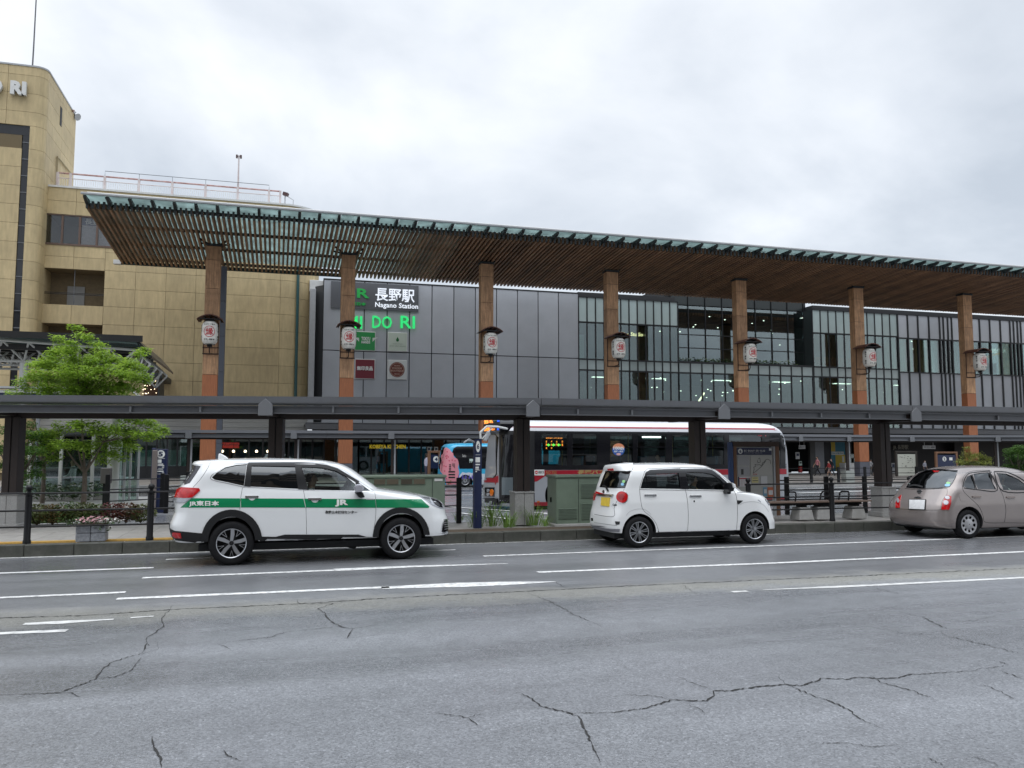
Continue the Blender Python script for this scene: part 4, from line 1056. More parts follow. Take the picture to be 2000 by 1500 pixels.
k = MB(); k.box(XL - .15, XR, YF - .78, YF - .66, zF + .44, zF + .55); k.build('gutter', M_lgrey, can, bevel=.02)
k = MB(); k.tube([(XL + .1, YF - .55, zF + .60), (XR, YF - .55, zF + .60)], .035, 6); k.build('snow_rail', M_white, can)
k = MB(); k.box(XL - .1, aY(690, 540, YB).x, YB - .05, YB + .08, zB - .02, zB + .2); k.build('rear_beam', mat('greenish_steel', (.05, .07, .068), .5), can)
k = MB(); k.box(XL - .5, XL - .08, YB - .2, YB + .2, zB - .03, zB + .22); k.build('end_box', M_white, can)
rx0 = aY(217, 383, YF).x; zr = aY(1000, 441.5, YF + .3).z
k = MB(); k.tube([(rx0, YF + .3, zr), (XR, YF + .3, zr)], .03, 6); k.build('handrail', M_gsteel, can)
k = MB(); k.tube([(rx0, YF + .3, zr - .32), (XR, YF + .3, zr - .32)], .018, 6); k.build('handrail', M_white, can)
x = rx0; pr_ = None
while x < XR:
    if pr_ is None: k = MB(); k.box(-.02, .02, YF + .28, YF + .32, zF + .5, zr); o = k.build('rail_post', M_gsteel, None); pr_ = o.data; bpy.data.objects.remove(o)
    inst('rail_post', pr_, (x, 0, 0), can); x += .78
# tall columns ---------------------------------------------------------
M_wcol = mat('weathered_timber', (0.47, 0.27, 0.145), .65, var=.42, scale=2.2, stretch=(14, 14, .55), dirt=(.12, .06, .035), dirt_amt=.55, dscale=2, rnd_obj=.16)
M_ocol = mat('orange_timber', (0.36, 0.13, 0.055), .55, var=.25, scale=3, stretch=(10, 10, .6), rnd_obj=.04)
M_base = mat('column_base_grey', (.11, .115, .14), .5, metal=.1, var=.05)
CY = 48.0
cright = [423.4, 690.3, 963.4, 1209.8, 1463.1, 1693.5, 1906.7]
zl = [.12, aY(1690, 902, CY).z, aY(950, 745, CY).z, aY(950, 650, CY).z, aY(950, 591, CY).z, aY(950, 540, CY).z, aY(950, 515, CY).z]
CX = []
for i, pxr in enumerate(cright + [2108, 2300]):
    xr_ = aY(pxr, 774, CY).x; cx = xr_ - .395; CX.append(cx)
    col = thing('canopy_column', 'x', 'x', (cx, CY, 0)); del col['label'], col['category']
    # a column moves with its canopy, so it is a part: its pieces are its sub-parts
    col.parent = can; col.location = Vector((cx, CY, 0)) - LOC[can.name]; LOC[col.name] = Vector((cx, CY, 0))
    def seg(z0, z1, m, nm, g=0.0):
        k = MB(); k.box(cx - .395 + g, cx + .395 - g, CY + g, CY + .56 - g, z0 + .008, z1 - .008); k.build(nm, m, col, bevel=.012)
    seg(zl[0], zl[1], M_base, 'column_base', -.015); seg(zl[1], zl[2], M_ocol, 'column_casing')
    for a in range(2, 6): seg(zl[a], zl[a + 1], M_wcol, 'column_casing')
    k = MB(); k.box(cx - .37, cx + .37, CY + .03, CY + .53, zl[1] - .3, zl[6] + .05); k.build('column_core', M_dsteel, col)
    k = MB(); z = zl[6]; k.box(cx - .45, cx + .45, CY - .05, CY + .6, z, z + .12); k.box(cx - .2, cx + .2, CY + .1, CY + .45, z + .1, zs_(CY) + .02)
    for sx in (-1, 1):
        for sy in (0, 1): k.bar((cx + sx * .25, CY + .28, z + .1), (cx + sx * .8, CY + .28 + (sy - .5) * 1.1, zs_(CY) + .2), .07, .1)
    k.build('column_head', M_dsteel, col)

# ================================================================== LANTERNS
M_paper = mat('lantern_paper', (.80, .78, .72), .6, var=.05, scale=10, dirt=(.4, .37, .32), dirt_amt=.6, dscale=4)
M_red = mat('lantern_red', (.50, .02, .03), .6)
M_ink = mat('black_ink', (.02, .02, .02), .6)
M_cop = mat('copper_roof', (.12, .05, .035), .5, metal=.3, var=.2)
def wrap_text(mb, s, cx, cy, cz, R, w, h, mi, bold=.02, ang0=-math.pi / 2, zc=0):
    vs, fs, W, H = text2d(s, bold); bm = bmesh.new(); bv = [bm.verts.new(((x / W - .5) * w, (y / H - .5) * h, 0)) for x, y in vs]
    for f in fs:
        try: bm.faces.new([bv[i] for i in f])
        except ValueError: pass
    cut_bm(bm, .06); bm.verts.index_update(); o = len(mb.v)
    for v in bm.verts:
        a = ang0 + v.co.x / R; mb.v.append((cx + R * math.cos(a), cy + R * math.sin(a), cz + zc + v.co.y))
    for f in bm.faces: mb.f.append(tuple(v.index + o for v in f.verts)); mb.m.append(mi)
    bm.free()
LYc = CY - .85
def lantern(cx, zc):
    c = Vector((cx, LYc, zc))
    rt = thing('paper_lantern', 'x', 'lantern', c, 'white paper lanterns on the station columns')
    prof = []; H = .64; n = 34
    for j in range(n + 1):
        t = -1 + 2 * j / n; r = .43 * (1 - abs(t) ** 5 * .42) * (1 + (.012 if j % 2 else -.004)); prof.append((r, t * H))
    k = MB(); k.lathe([(0.05, -H)] + prof + [(0.05, H)], c, n=30); k.build('paper_shade', M_paper, rt, smooth=True, ang=60)
    k = MB(); k.lathe([(0, -H - .12), (.13, -H - .12), (.15, -H), (.28, -H + .02), (.28, -H - .01)], c, n=18); k.lathe([(0, H + .1), (.2, H + .1), (.3, H), (.27, H - .02)], c, n=18); k.build('cap_ring', M_black, rt, smooth=True)
    k = MB(); R = .447
    for r0, r1 in ((.275, .303),):
        n = 40; o = len(k.v)
        for rr in (r0, r1):
            for q_ in range(n):
                t = 2 * math.pi * q_ / n; a = -math.pi / 2 + rr * math.cos(t) / R; k.v.append((cx + R * math.cos(a), LYc + R * math.sin(a), zc + .03 + rr * math.sin(t)))
        for q_ in range(n): k.f.append((o + q_, o + (q_ + 1) % n, o + n + (q_ + 1) % n, o + n + q_)); k.m.append(0)
    wrap_text(k, '縁', cx, LYc, zc, R, .40, .40, 0, .012, zc=.03)
    k.build('red_emblem', M_red, rt, fix=False)
    k = MB(); wrap_text(k, 'ながのご縁を', cx, LYc, zc, .445, .62, .075, 0, .02, zc=.43); wrap_text(k, '信州・長野市', cx, LYc, zc, .446, .58, .085, 0, .05, zc=-.40); 
    for j, ch in enumerate('善光寺御開帳'):
        wrap_text(k, ch, cx, LYc, zc, .448, .11, .13, 0, .03, ang0=-math.pi / 2 - 1.25, zc=.36 - j * .15); wrap_text(k, ch, cx, LYc, zc, .448, .11, .13, 0, .03, ang0=-math.pi / 2 + 1.25, zc=.36 - j * .15)
    k.build('lettering', M_ink, rt, fix=False)
    k = MB(); n = 12
    for yy in (LYc - .45, CY - .02):
        for rr in (0, .05):
            for q_ in range(n + 1):
                t = -1 + 2 * q_ / n; k.v.append((cx + t * .66, yy, zc + .93 - .26 * t * t + rr))
    m_ = n + 1
    for q_ in range(n):
        k.f += [(q_, q_ + 1, 2 * m_ + q_ + 1, 2 * m_ + q_), (m_ + q_, m_ + q_ + 1, 3 * m_ + q_ + 1, 3 * m_ + q_), (q_, q_ + 1, m_ + q_ + 1, m_ + q_), (2 * m_ + q_, 2 * m_ + q_ + 1, 3 * m_ + q_ + 1, 3 * m_ + q_)]; k.m += [0] * 4
    k.f += [(0, m_, 3 * m_, 2 * m_), (n, n + m_, n + 3 * m_, n + 2 * m_)]; k.m += [0, 0]
    k.build('hood', M_cop, rt, smooth=True, ang=30)
    k = MB()
    for t in (-.6, -.3, 0, .3, .6): k.box(cx + t * .9 - .02, cx + t * .9 + .02, LYc - .46, CY - .03, zc + .90 - .26 * (t * 1.36) ** 2 - .05, zc + .93 - .26 * (t * 1.36) ** 2)
    k.bar((cx - .5, LYc - .4, zc + .72), (cx + .5, LYc - .4, zc + .72), .03, .06); k.tube([(cx, LYc, zc + .7), (cx, LYc, zc + .9)], .02, 6)
    k.build('hood_frame', M_black, rt)
    k = MB(); z = zc - 1.05
    k.box(cx - .43, cx + .43, CY - .045, CY - .005, z - .03, z + .03); k.box(cx - .43, cx + .43, CY - .045, CY - .005, zc - .72, zc - .68)
    k.tube([(cx, CY - .03, z), (cx, LYc + .1, z), (cx, LYc, z + .1), (cx, LYc, zc - .74)], .03, 6); k.tube([(cx, CY - .03, zc - .2), (cx, LYc + .45, zc - .2)], .02, 6)
    k.box(cx - .41, cx - .37, CY - .04, CY, z, zc + .7); k.box(cx + .37, cx + .41, CY - .04, CY, z, zc + .7)
    k.build('bracket', mat('rusty_iron', (.045, .025, .018), .7), rt)
    return rt
lz = aY(957, 671, LYc).z
lan0 = lantern(CX[0], lz)
labs = ['white paper lantern with red seal on the timber column in front of the tan building', 'white paper lantern hanging beside the square green shop sign', 'white paper lantern on the column in front of plain grey panels',
        'white paper lantern on the column where the glass facade begins', 'white paper lantern before the dark recessed terrace glazing', 'white paper lantern on the column before the dining chairs behind glass', 'white paper lantern beside the lit amber shop strip']
lan0['label'] = labs[0]
for i in range(1, 7): copy_tree(lan0, (CX[i], LYc, lz), labs[i])

# slim blue-grey pier beside the first column
t = thing('grey_pier', 'slim blue-grey steel pier right behind the first timber column', 'pier', (aY(436, 560, 52).x, 52, 0))
x0, x1 = aY(431, 560, 52).x, aY(442, 560, 52).x; zc_ = zB - .05
for i in range(6): k = MB(); k.box(x0, x1, 52, 52.5, .12 + (zc_ - .12) / 6 * i + .01, .12 + (zc_ - .12) / 6 * (i + 1)); k.build('casing', mat('blue_grey', (.12, .135, .165), .45, rnd_obj=.05), t, bevel=.01)

# ================================================================== TAN DEPARTMENT STORE
M_tan = mat('tan_tile', (0.49, 0.385, 0.21), .6, var=.13, scale=2.6, stretch=(2.2, 2.2, .4), rnd_obj=.07, bump=.3, bscale=30, dirt=(.34, .265, .145), dirt_amt=.6, dscale=.55)
M_joint = mat('joint_dark', (.15, .115, .065), .9)
M_bwin = mat('brown_frame', (.12, .075, .055), .5)
tan = thing('department_store', 'tan tiled department store with rounded corners and a tall tower', 'building', (-25, 54.5, 0))
def path_panel(path, z0, z1, th=.08, g=.009, name='panel', m=None):
    """wall panel following a plan line; outside is to the right of the walking direction"""
    P = [Vector((p[0], p[1], 0)) for p in path]; inn = []
    for i, p in enumerate(P):
        d = (P[min(i + 1, len(P) - 1)] - P[max(i - 1, 0)]).normalized(); inn.append(p + Vector((-d.y, d.x, 0)) * th)
    d0 = (P[1] - P[0]).normalized() * g; d1 = (P[-1] - P[-2]).normalized() * g
    P[0] = P[0] + d0; inn[0] = inn[0] + d0; P[-1] = P[-1] - d1; inn[-1] = inn[-1] - d1
    n = len(P); a, b = z0 + g, z1 - g
    vs = [(p.x, p.y, a) for p in P] + [(p.x, p.y, a) for p in inn] + [(p.x, p.y, b) for p in P] + [(p.x, p.y, b) for p in inn]
    fs = []
    for i in range(n - 1): fs += [(i, i + 1, n + i + 1, n + i), (2 * n + i, 3 * n + i, 3 * n + i + 1, 2 * n + i + 1), (i, 2 * n + i, 2 * n + i + 1, i + 1), (n + i, n + i + 1, 3 * n + i + 1, 3 * n + i)]
    fs += [(0, n, 3 * n, 2 * n), (n - 1, 3 * n - 1, 4 * n - 1, 2 * n - 1)]
    return MB().add(vs, fs).build(name, m or M_tan, tan, smooth=len(P) > 2, ang=30)
def arc(cx, cy, r, a0, a1, n=8): return [(cx + r * math.cos(math.radians(a0 + (a1 - a0) * i / n)), cy + r * math.sin(math.radians(a0 + (a1 - a0) * i / n))) for i in range(n + 1)]
Z0 = aY(260, 601, WY).z; ST = Z0 - aY(262, 706.7, WY).z
wx200 = aY(200, 640, WY).x; wp = (aY(321, 640, WY).x - wx200) / 2
wing_top = aY(150, 368, WY).z
TY = 54.5; tower_top = aY(60, 130, TY).z
xc = aY(57, 400, TY).x; R_ = .6
xside = xc + R_
rowz = [Z0 + ST * j / 3 for j in range(-10, 7)]
# wing: regular panels right of the window bays, rounded end
xend = aY(547, 600, WY).x
cols = [wx200 + wp * i for i in range(6)]; cols[-1] = xend
wsx = [a for a in cols]
W1 = (aY(150, 479, WY).z, aY(150, 421, WY).z); W2 = (aY(150, 596, WY).z, aY(150, 526, WY).z); W3 = (aY(150, 690, WY).z, aY(150, 633, WY).z)
rows_r = [z for z in rowz if z > .2 and z < W1[0] - .2] + [W1[0]]
rend = arc(xend, WY + 2.6, 2.6, -90, -8, 8)
for j in range(len(rows_r) - 1):
    for i in range(len(cols) - 1):
        if rows_r[j] > 3.9: path_panel([(cols[i], WY), (cols[i + 1], WY)], rows_r[j], rows_r[j + 1])
    if rows_r[j] > 3.9: path_panel(rend, rows_r[j], rows_r[j + 1])
for a, b in ((W1[1], (W1[1] + wing_top) / 2), ((W1[1] + wing_top) / 2, wing_top)):
    for i in range(-2, len(cols) - 1):
        x0 = wx200 + wp * i; x1 = min(wx200 + wp * (i + 1), xend) if i < len(cols) - 2 else xend
        path_panel([(max(x0, xside - .1), WY), (x1, WY)], a, b)
    path_panel(rend, a, b)
for i in range(3, len(cols) - 1): path_panel([(cols[i], WY), (cols[i + 1], WY)], W1[0], W1[1])
path_panel(rend, W1[0], W1[1])
for a, b in ((W3[0] - 2.2, W3[0] - 1.1), (W3[0] - 1.1, W3[0]), (W3[1], W2[0]), (W2[1], (W2[1] + W1[0]) / 2), ((W2[1] + W1[0]) / 2, W1[0])):
    for i in (-2, -1): path_panel([(max(wx200 + wp * i, xside - .1), WY), (wx200 + wp * (i + 1), WY)], a, b)
def poly_box(path, z0, z1, name, m):
    k = MB(); k.prism(path, z0, z1, 'z'); return k.build(name, m, tan)
rin = arc(xend, WY + 2.6, 2.5, -90, -8, 8)
# recesses, then the masses behind the panels
def recess(z0, z1, x0, x1, d=1.6):
    k = MB(); k.box(x0, x1, WY + d, WY + d + .1, z0, z1); k.box(x0, x1, WY + .1, WY + d, z0 - .1, z0); k.box(x0, x1, WY + .1, WY + d, z1, z1 + .1)
    k.box(x1, x1 + .1, WY + .1, WY + d, z0, z1); k.build('recess_wall', mat('shaded_recess_tan', (.20, .15, .085), .75, var=.15), tan)  # tan darkened in the colour for the shade inside the recess
xs0 = xside - .1
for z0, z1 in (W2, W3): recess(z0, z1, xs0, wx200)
poly_box([(xs0, WY + 1.8), (wx200 + .2, WY + 1.8), (wx200 + .2, WY + .11), (xend, WY + .11)] + rin + [(xend + 2.4, WY + 14), (xs0, WY + 14)], 3.9, W1[0] - .05, 'core_wall', M_joint)
poly_box([(xs0, WY + .11), (xend, WY + .11)] + rin + [(xend + 2.4, WY + 14), (xs0, WY + 14)], W1[1] + .05, wing_top - .05, 'core_wall', M_joint)
poly_box([(xs0, WY + 3), (cols[3] + .1, WY + 3), (cols[3] + .1, WY + .11), (xend, WY + .11)] + rin + [(xend + 2.4, WY + 14), (xs0, WY + 14)], W1[0] - .05, W1[1] + .05, 'core_wall', M_in)
poly_box([(xs0, WY - .06), (xend, WY - .06)] + arc(xend, WY + 2.6, 2.66, -90, 0, 8) + [(xend + 2.66, WY + 14), (xs0, WY + 14)], wing_top - .02, wing_top + .1, 'roof_coping', M_white)
# window band
n = 9; xw = np.linspace(xs0, cols[3], n + 1)
for i in range(n + 1): k = MB(); k.box(xw[i] - .06, xw[i] + .06, WY + .0, WY + .14, W1[0], W1[1]); k.build('window_frame', M_bwin, tan)
for i in range(n): k = MB(); k.box(xw[i] + .06, xw[i + 1] - .06, WY + .06, WY + .09, W1[0] + .07, W1[1] - .06); k.build('window_pane', glassmat('store_glass', (.7, .7, .7), .2), tan)
k = MB(); k.box(xs0, cols[3], WY - .05, WY + .16, W1[0] - .05, W1[0] + .06); k.box(xs0, cols[3], WY - .0, WY + .16, W1[1] - .05, W1[1] + .03); k.build('window_sill', M_bwin, tan)
bk = thing('window_banner', 'pale paper banner with navy top strip and white characters inside the upper store window', 'banner', (xw[3], WY + .2, W1[1] - .5))
k = MB(); k.box(xw[2] + .08, xw[6], WY + .15, WY + .17, W1[0] + .1, W1[1] - .55, 0); k.box(xw[2] + .08, xw[6], WY + .15, WY + .17, W1[1] - .54, W1[1] - .06, 1)
k.build('sheet', [mat('pale_sheet', (.5, .5, .52), .7, var=.15), mat('navy_sheet', (.09, .11, .2), .7)], bk)
text('lettering', '長野', (xw[2] + .25, WY + .145, W1[1] - .5), UX, UZ, h=.4, m=W_ink, parent=bk, depth=.005, bold=.02); text('lettering', '県', (xw[3] + .4, WY + .145, W1[1] - .5), UX, UZ, h=.4, m=W_ink, parent=bk, depth=.005, bold=.02)
k = MB(); k.box(xw[1] + .9, xw[1] + 1.5, WY + 1, WY + 1.5, W1[0], W1[0] + .5); k.box(xw[2] + .2, xw[3] - .1, WY + 1, WY + 1.6, W1[0], W1[0] + 1.0); k.build('stored_box', mat('box_grey', (.3, .29, .27), .8), tan)
for z0, z1 in (W2, W3):
    k = MB(); k.box(xs0 + 1.1, xs0 + 2.1, WY + 1.5, WY + 1.58, z0, z0 + 1.45); k.build('service_door', mat('door_grey', (.30, .30, .29), .6), tan)
    k = MB(); k.tube([(xs0, WY + .3, z0 + .72), (wx200, WY + .3, z0 + .72)], .025, 6); k.tube([(xs0, WY + .3, z0 + .8), (wx200, WY + .3, z0 + .8)], .02, 6); k.build('balcony_rail', M_black, tan)
    k = MB(); k.box((xs0 + wx200) / 2 - .02, (xs0 + wx200) / 2 + .02, WY + .28, WY + .32, z0, z1); k.build('balcony_post', M_gsteel, tan)
# tower
strip_x = aY(37, 400, TY).x, aY(50.5, 400, TY).x
zband = aY(28, 243, TY).z, aY(25, 261, TY).z
tz = [Z0 + ST * j / 3 for j in range(-9, 13)]; tz = [z for z in tz if .12 < z < tower_top - .3] + [tower_top]
dz = zband[0]
tl = sorted(set([z for z in tz if abs(z - dz) > .35] + [dz])); 
xfar = -52.0
sides = [[(xside, TY + R_), (xside, TY + 4.1)], [(xside, TY + 4.1), (xside, TY + 7.6)]]
slot = (aY(105, 243, 58).z, aY(105, 207, 58).z)
for j in range(len(tl) - 1):
    a, b = tl[j], tl[j + 1]
    if b - a < .3: continue
    path_panel([(strip_x[1] + (0 if a < dz - .1 else -1.3), TY), (xc, TY)] + arc(xc, TY + R_, R_, -90, 0, 8)[1:], a, b)
    for s in sides: path_panel(s, a, b)
    if a >= dz - .1:
        for x0 in range(5): path_panel([(strip_x[1] - 1.3 - 3 * (x0 + 1), TY), (strip_x[1] - 1.3 - 3 * x0, TY)], a, b)
    elif b <= zband[1] + .4:
        bb = min(b, zband[1])
        for x0 in range(5): path_panel([(strip_x[0] - 3 * (x0 + 1), TY), (strip_x[0] - 3 * x0, TY)], a, bb)
poly_box([(xfar, TY + .1), (strip_x[0] - .05, TY + .1), (strip_x[0] - .05, TY + .5), (strip_x[1] + .05, TY + .5), (strip_x[1] + .05, TY + .1), (xc, TY + .1)] + arc(xc, TY + R_, R_ - .1, -90, 0, 8)[1:] + [(xside - .1, TY + 7.55), (xfar, TY + 7.55)], .12, tower_top - .05, 'core_wall', M_joint)
poly_box([(xfar, TY - .04), (xc, TY - .04)] + arc(xc, TY + R_, R_ + .04, -90, 0, 8)[1:] + [(xside + .04, TY + 7.6), (xfar, TY + 7.6)], tower_top - .02, tower_top + .08, 'roof_coping', M_lgrey)
k = MB(); nn = 17
for j in range(nn): z0 = 4 + (zband[0] - 4) * j / nn; k.box(strip_x[0], strip_x[1], TY + .12, TY + .16, z0 + .03, 4 + (zband[0] - 4) * (j + 1) / nn - .03) if j < 0 else None
for j in range(nn):
    z0 = 4 + (zband[0] - 4) * j / nn; z1 = 4 + (zband[0] - 4) * (j + 1) / nn
    k = MB(); k.box(strip_x[0], strip_x[1], TY + .1, TY + .14, z0 + .03, z1 - .03); k.build('strip_window', mat('strip_glass', (.018, .019, .022), .12, spec=.5, rvar=.05), tan)
    k = MB(); k.box(strip_x[0], strip_x[1], TY + .06, TY + .13, z1 - .03, z1 + .03); k.build('strip_frame', M_gsteel, tan)
k = MB(); k.box(xfar, strip_x[1], TY + .09, TY + .13, zband[1], zband[0]); k.build('strip_window', MATS['strip_glass'], tan)
def towerT(s, x0, x1, y0=162, y1=188):
    p, q_ = aY(x0, y1, TY - .2), aY(x1, y1, TY - .2); text('tower_letter', s, (p.x, TY - .1, aY(35, y1, TY).z), UX, UZ, w=q_.x - p.x, h=aY(35, y0, TY).z - aY(35, y1, TY).z, m=M_white, parent=tan, depth=.22, bold=.06)
towerT('RI', 20, 51); towerT('DO', -48, 4.5)
k = MB(); k.box(xside - .02, xside + .02, 57.9, 58.35, slot[0], slot[1]); k.build('slot_window', M_core, tan)
k = MB(); p = lambda px, py, y: (xside + .08, y, aY(px, py, y).z)
k.tube([p(100, 362, 57.5), p(101, 305, 57.5)], .05, 6); k.tube([p(101, 305, 57.5), p(128, 336, 60.8)], .05, 6); k.build('conduit', mat('tan_pipe', (.3, .24, .13), .6), tan)
t = thing('rod_antenna', 'tall thin rod antenna standing on the tower roof', 'antenna', (aY(63, 130, 56).x, 56, tower_top))
q_ = aY(63, 132, 56); k = MB(); k.tube([(q_.x, 56, tower_top - .2), (q_.x + .02, 56, tower_top + 1.8), (q_.x + .03, 56, tower_top + 9)], [.05, .045, .03], 6); k.build('rod', M_gsteel, t)
t = thing('loudspeaker', 'grey horn loudspeaker fixed to the back edge of the tower', 'loudspeaker', aY(143, 230, 62)); c = aY(142, 226, 62)
k = MB(); k.tube([(xside, 62, c.z + .3), (c.x - .1, 62, c.z + .1), (c.x + .02, 61.9, c.z)], .05, 6); k.tube([(c.x, 61.9, c.z + .05), (c.x + .25, 61.7, c.z - .12), (c.x + .42, 61.6, c.z - .22)], [.08, .14, .26], 10); k.build('horn', M_lgrey, t, smooth=True)
t = thing('roof_camera', 'small surveillance camera above the horn loudspeaker', 'camera', aY(139, 216, 61)); c = aY(139, 216, 61)
k = MB(); k.tube([(xside, 61, c.z + .1), (c.x, 61, c.z + .05)], .04, 6); k.tube([(c.x - .12, 61, c.z + .05), (c.x + .2, 60.9, c.z - .05)], .09, 8); k.build('body', mat('cam_body', (.3, .2, .17), .5), t)
# roof railing on the wing
rr = thing('roof_railing', 'faded pinkish railing with rusty top rail on the tan building roof', 'railing', (aY(112, 360, 57).x, 57, wing_top))
M_pink = mat('faded_pink_paint', (.64, .58, .57), .6, var=.15, scale=6, dirt=(.25, .08, .06), dirt_amt=.5, dscale=3)
M_rust = mat('rusty_rail', (.40, .22, .20), .7, var=.4, scale=5, dirt=(.6, .5, .5), dirt_amt=.8, dscale=2)
pxs = [112, 137.5, 204, 271, 336, 401, 464, 525, 547]; rx = [aY(p_, 360 + (p_ - 112) * .08, 57).x for p_ in pxs]
zt_ = aY(204, 345, 57).z
for i, x in enumerate(rx):
    k = MB(); k.box(x - .07, x + .07, 56.93, 57.07, wing_top, zt_ + .04); k.build('post', M_pink, rr)
    if i < len(rx) - 1:
        k = MB(); k.tube([(x, 57, zt_), (rx[i + 1], 57, zt_)], .055, 6); k.build('top_rail', M_rust, rr)
        k = MB(); k.tube([(x, 57, zt_ - .32), (rx[i + 1], 57, zt_ - .32)], .03, 6); k.build('mid_rail', M_pink, rr)
k = MB(); x = rx[0]
while x < rx[-1]: k.box(x - .01, x + .01, 56.99, 57.01, wing_top, zt_ - .32); x += .13
k.build('balusters', M_white, rr, kind='stuff')
zw = aY(204, 334, 57).z
k = MB(); k.tube([(rx[2], 57, zt_), (rx[2], 57, zw), (rx[7], 57, zw), (rx[7], 57, zt_)], .02, 5)
for i in range(3, 7): k.tube([(rx[i], 57, zt_), (rx[i], 57, zw)], .012, 4)
k.build('wire', M_gsteel, rr)
t = thing('roof_lamp_post', 'tall thin roof lamp post with two small lamps on top', 'lamp post', (rx[6], 57.2, wing_top)); zp = aY(464.5, 303, 57.2).z
k = MB(); k.tube([(rx[6], 57.2, wing_top), (rx[6], 57.2, zp)], [.07, .045], 8); k.build('pole', M_pink, t)
for s in (-1, 1): k = MB(); k.box(rx[6] + s * .13 - .06, rx[6] + s * .13 + .06, 57.1, 57.3, zp - .2, zp); k.bar((rx[6], 57.2, zp - .1), (rx[6] + s * .1, 57.2, zp - .1), .03); k.build('lamp', mat('dark_lamp', (.07, .03, .03), .5), t)
t = thing('floodlight', 'rusty floodlight on an angled arm at the roof railing end', 'floodlight', aY(557, 400, 57.5)); c = aY(557, 377, 57.5)
k = MB(); k.bar((c.x - .12, 57.5, c.z - .05), (c.x + .2, 57.4, c.z - .15), .3, .22); k.build('lamp_head', MATS['dark_lamp'], t)
k = MB(); k.tube([(c.x, 57.5, wing_top), (c.x, 57.5, c.z - .1)], .04, 6); k.tube([(c.x + .2, 57.5, c.z - .25), (c.x + .55, 57.5, c.z - .45), (c.x + .55, 57.5, wing_top)], .025, 6); k.build('arm', M_lgrey, t)
t = thing('drain_pipe', 'dark teal drain pipe running down the rounded tan wall end', 'pipe', (aY(581, 600, 56.3).x, 56.1, .12)); x = aY(581, 600, 56.1).x
k = MB(); k.tube([(x, 56.12, .12), (x, 56.12, W1[0])], .1, 10); k.build('pipe', mat('teal_pipe', (.02, .075, .075), .45), t, smooth=True)
# board-marked concrete band and shop front under the wing
xb0, xb1 = aY(-40, 845, WY).x, aY(600, 845, WY).x; zc0, zc1 = aY(450, 842, WY).z, 3.9
zc0 = aY(450, 843, WY).z
for i in range(5):
    z0 = zc0 + (4.6 - zc0) * i / 5; k = MB(); k.box(xb0, xb1, WY - .12 - .01 * (i % 2), WY + .3, z0, zc0 + (4.6 - zc0) * (i + 1) / 5 - .012); k.build('concrete_board', mat('board_concrete', (.30, .30, .285), .8, var=.15, scale=1.5, stretch=(.4, 1, 8), rnd_obj=.08), tan)
def tshop(px0, px1, n, m, h0=.35):
    a, b = aY(px0, 895, WY).x, aY(px1, 895, WY).x; w = (b - a) / n
    for i in range(n + 1): k = MB(); k.box(a + w * i - .05, a + w * i + .05, WY - .08, WY + .05, .12, zc0); k.build('shop_mullion', M_mull, tan)
    for i in range(n):
        k = MB(); k.box(a + w * i + .05, a + w * (i + 1) - .05, WY - .03, WY, h0, zc0 - .03); k.build('shop_pane', m, tan)
    k = MB(); k.box(a, b, WY - .06, WY + .02, .12, h0); k.build('shop_plinth', M_mull, tan)
tshop(265, 366, 5, M_glass, .9); tshop(366, 430, 2, M_glassd); tshop(430, 540, 4, M_glassd)
k = MB(); k.box(aY(265, 895, WY).x, aY(366, 895, WY).x, WY + .3, WY + .35, .3, 1.9); k.build('frosted_screen', M_frost, tan)
k = MB(); k.box(xb0, xb1, WY + 5, WY + 5.2, .12, 4.5); k.build('shop_rear_wall', M_in, tan)
p, q_ = aY(431, 875, WY - .2), aY(467, 875, WY - .2)
t = thing('restaurant_sign', 'red restaurant sign board with dark brush strokes above the doorway', 'sign', p); k = MB(); k.box(p.x, q_.x, WY - .25, WY - .15, p.z, p.z + .35); k.build('board', mat('red_board', (.45, .03, .015), .5, emit=(.6, .04, .02), es=.01), t)
k = MB()
for i in range(9): xx = p.x + .12 + i * .12; k.bar((xx, WY - .26, p.z + .1 + .12 * rnd()), (xx + .07, WY - .26, p.z + .2 + .12 * rnd()), .02, .03)
k.build('brush_strokes', M_ink, t)
k = MB(); k.lathe([(0, -.08), (.06, -.06), (.085, 0), (.05, .07), (0, .09)], n=10); o = k.build('x', M_lamp, None, smooth=True); bm_ = o.data; bpy.data.objects.remove(o)
for i, px in enumerate((434, 456, 479, 501, 523)):
    p = aY(px, 881.5, WY - .3); t = thing('pendant_bulb', 'warm pendant bulb over the restaurant front, %s' % ['nearest the timber column', 'under the red board end', 'second right of the red board', 'third right of the red board', 'nearest the dark canopy post'][i], 'lamp', p, 'warm bulbs over the restaurant front')
    inst('bulb', bm_, p, t); k = MB(); k.tube([p, p + Vector((0, 0, .5))], .012, 4); k.build('cord', M_black, t)

# ================================================================== NEAR ISLAND CANOPY
M_brown = mat('dark_brown_steel', (0.024, 0.015, 0.012), .5, var=.12, scale=2)
M_granite = mat('grey_granite', (.34, .335, .325), .6, var=.22, scale=60, dirt=(.2, .195, .18), dirt_amt=.35, dscale=4, rnd_obj=.04)
posts = []
for px, py in ((20, 1038), (537, 1028), (1019, 1020), (1365, 1015), (1727, 1010.5)):
    p = aZ(px, py, .2); posts.append(p)
PA = Vector((posts[0].x, posts[0].y, 0)); PC = Vector((posts[2].x, 17.15, 0)); 
YR = 17.0
PA = Vector((aY(20, 1030, 19.0).x, 19.0, 0)); PC = Vector((aY(1019, 1010, YR).x, YR, 0))
pB = PA.lerp(PC, 0.5); 
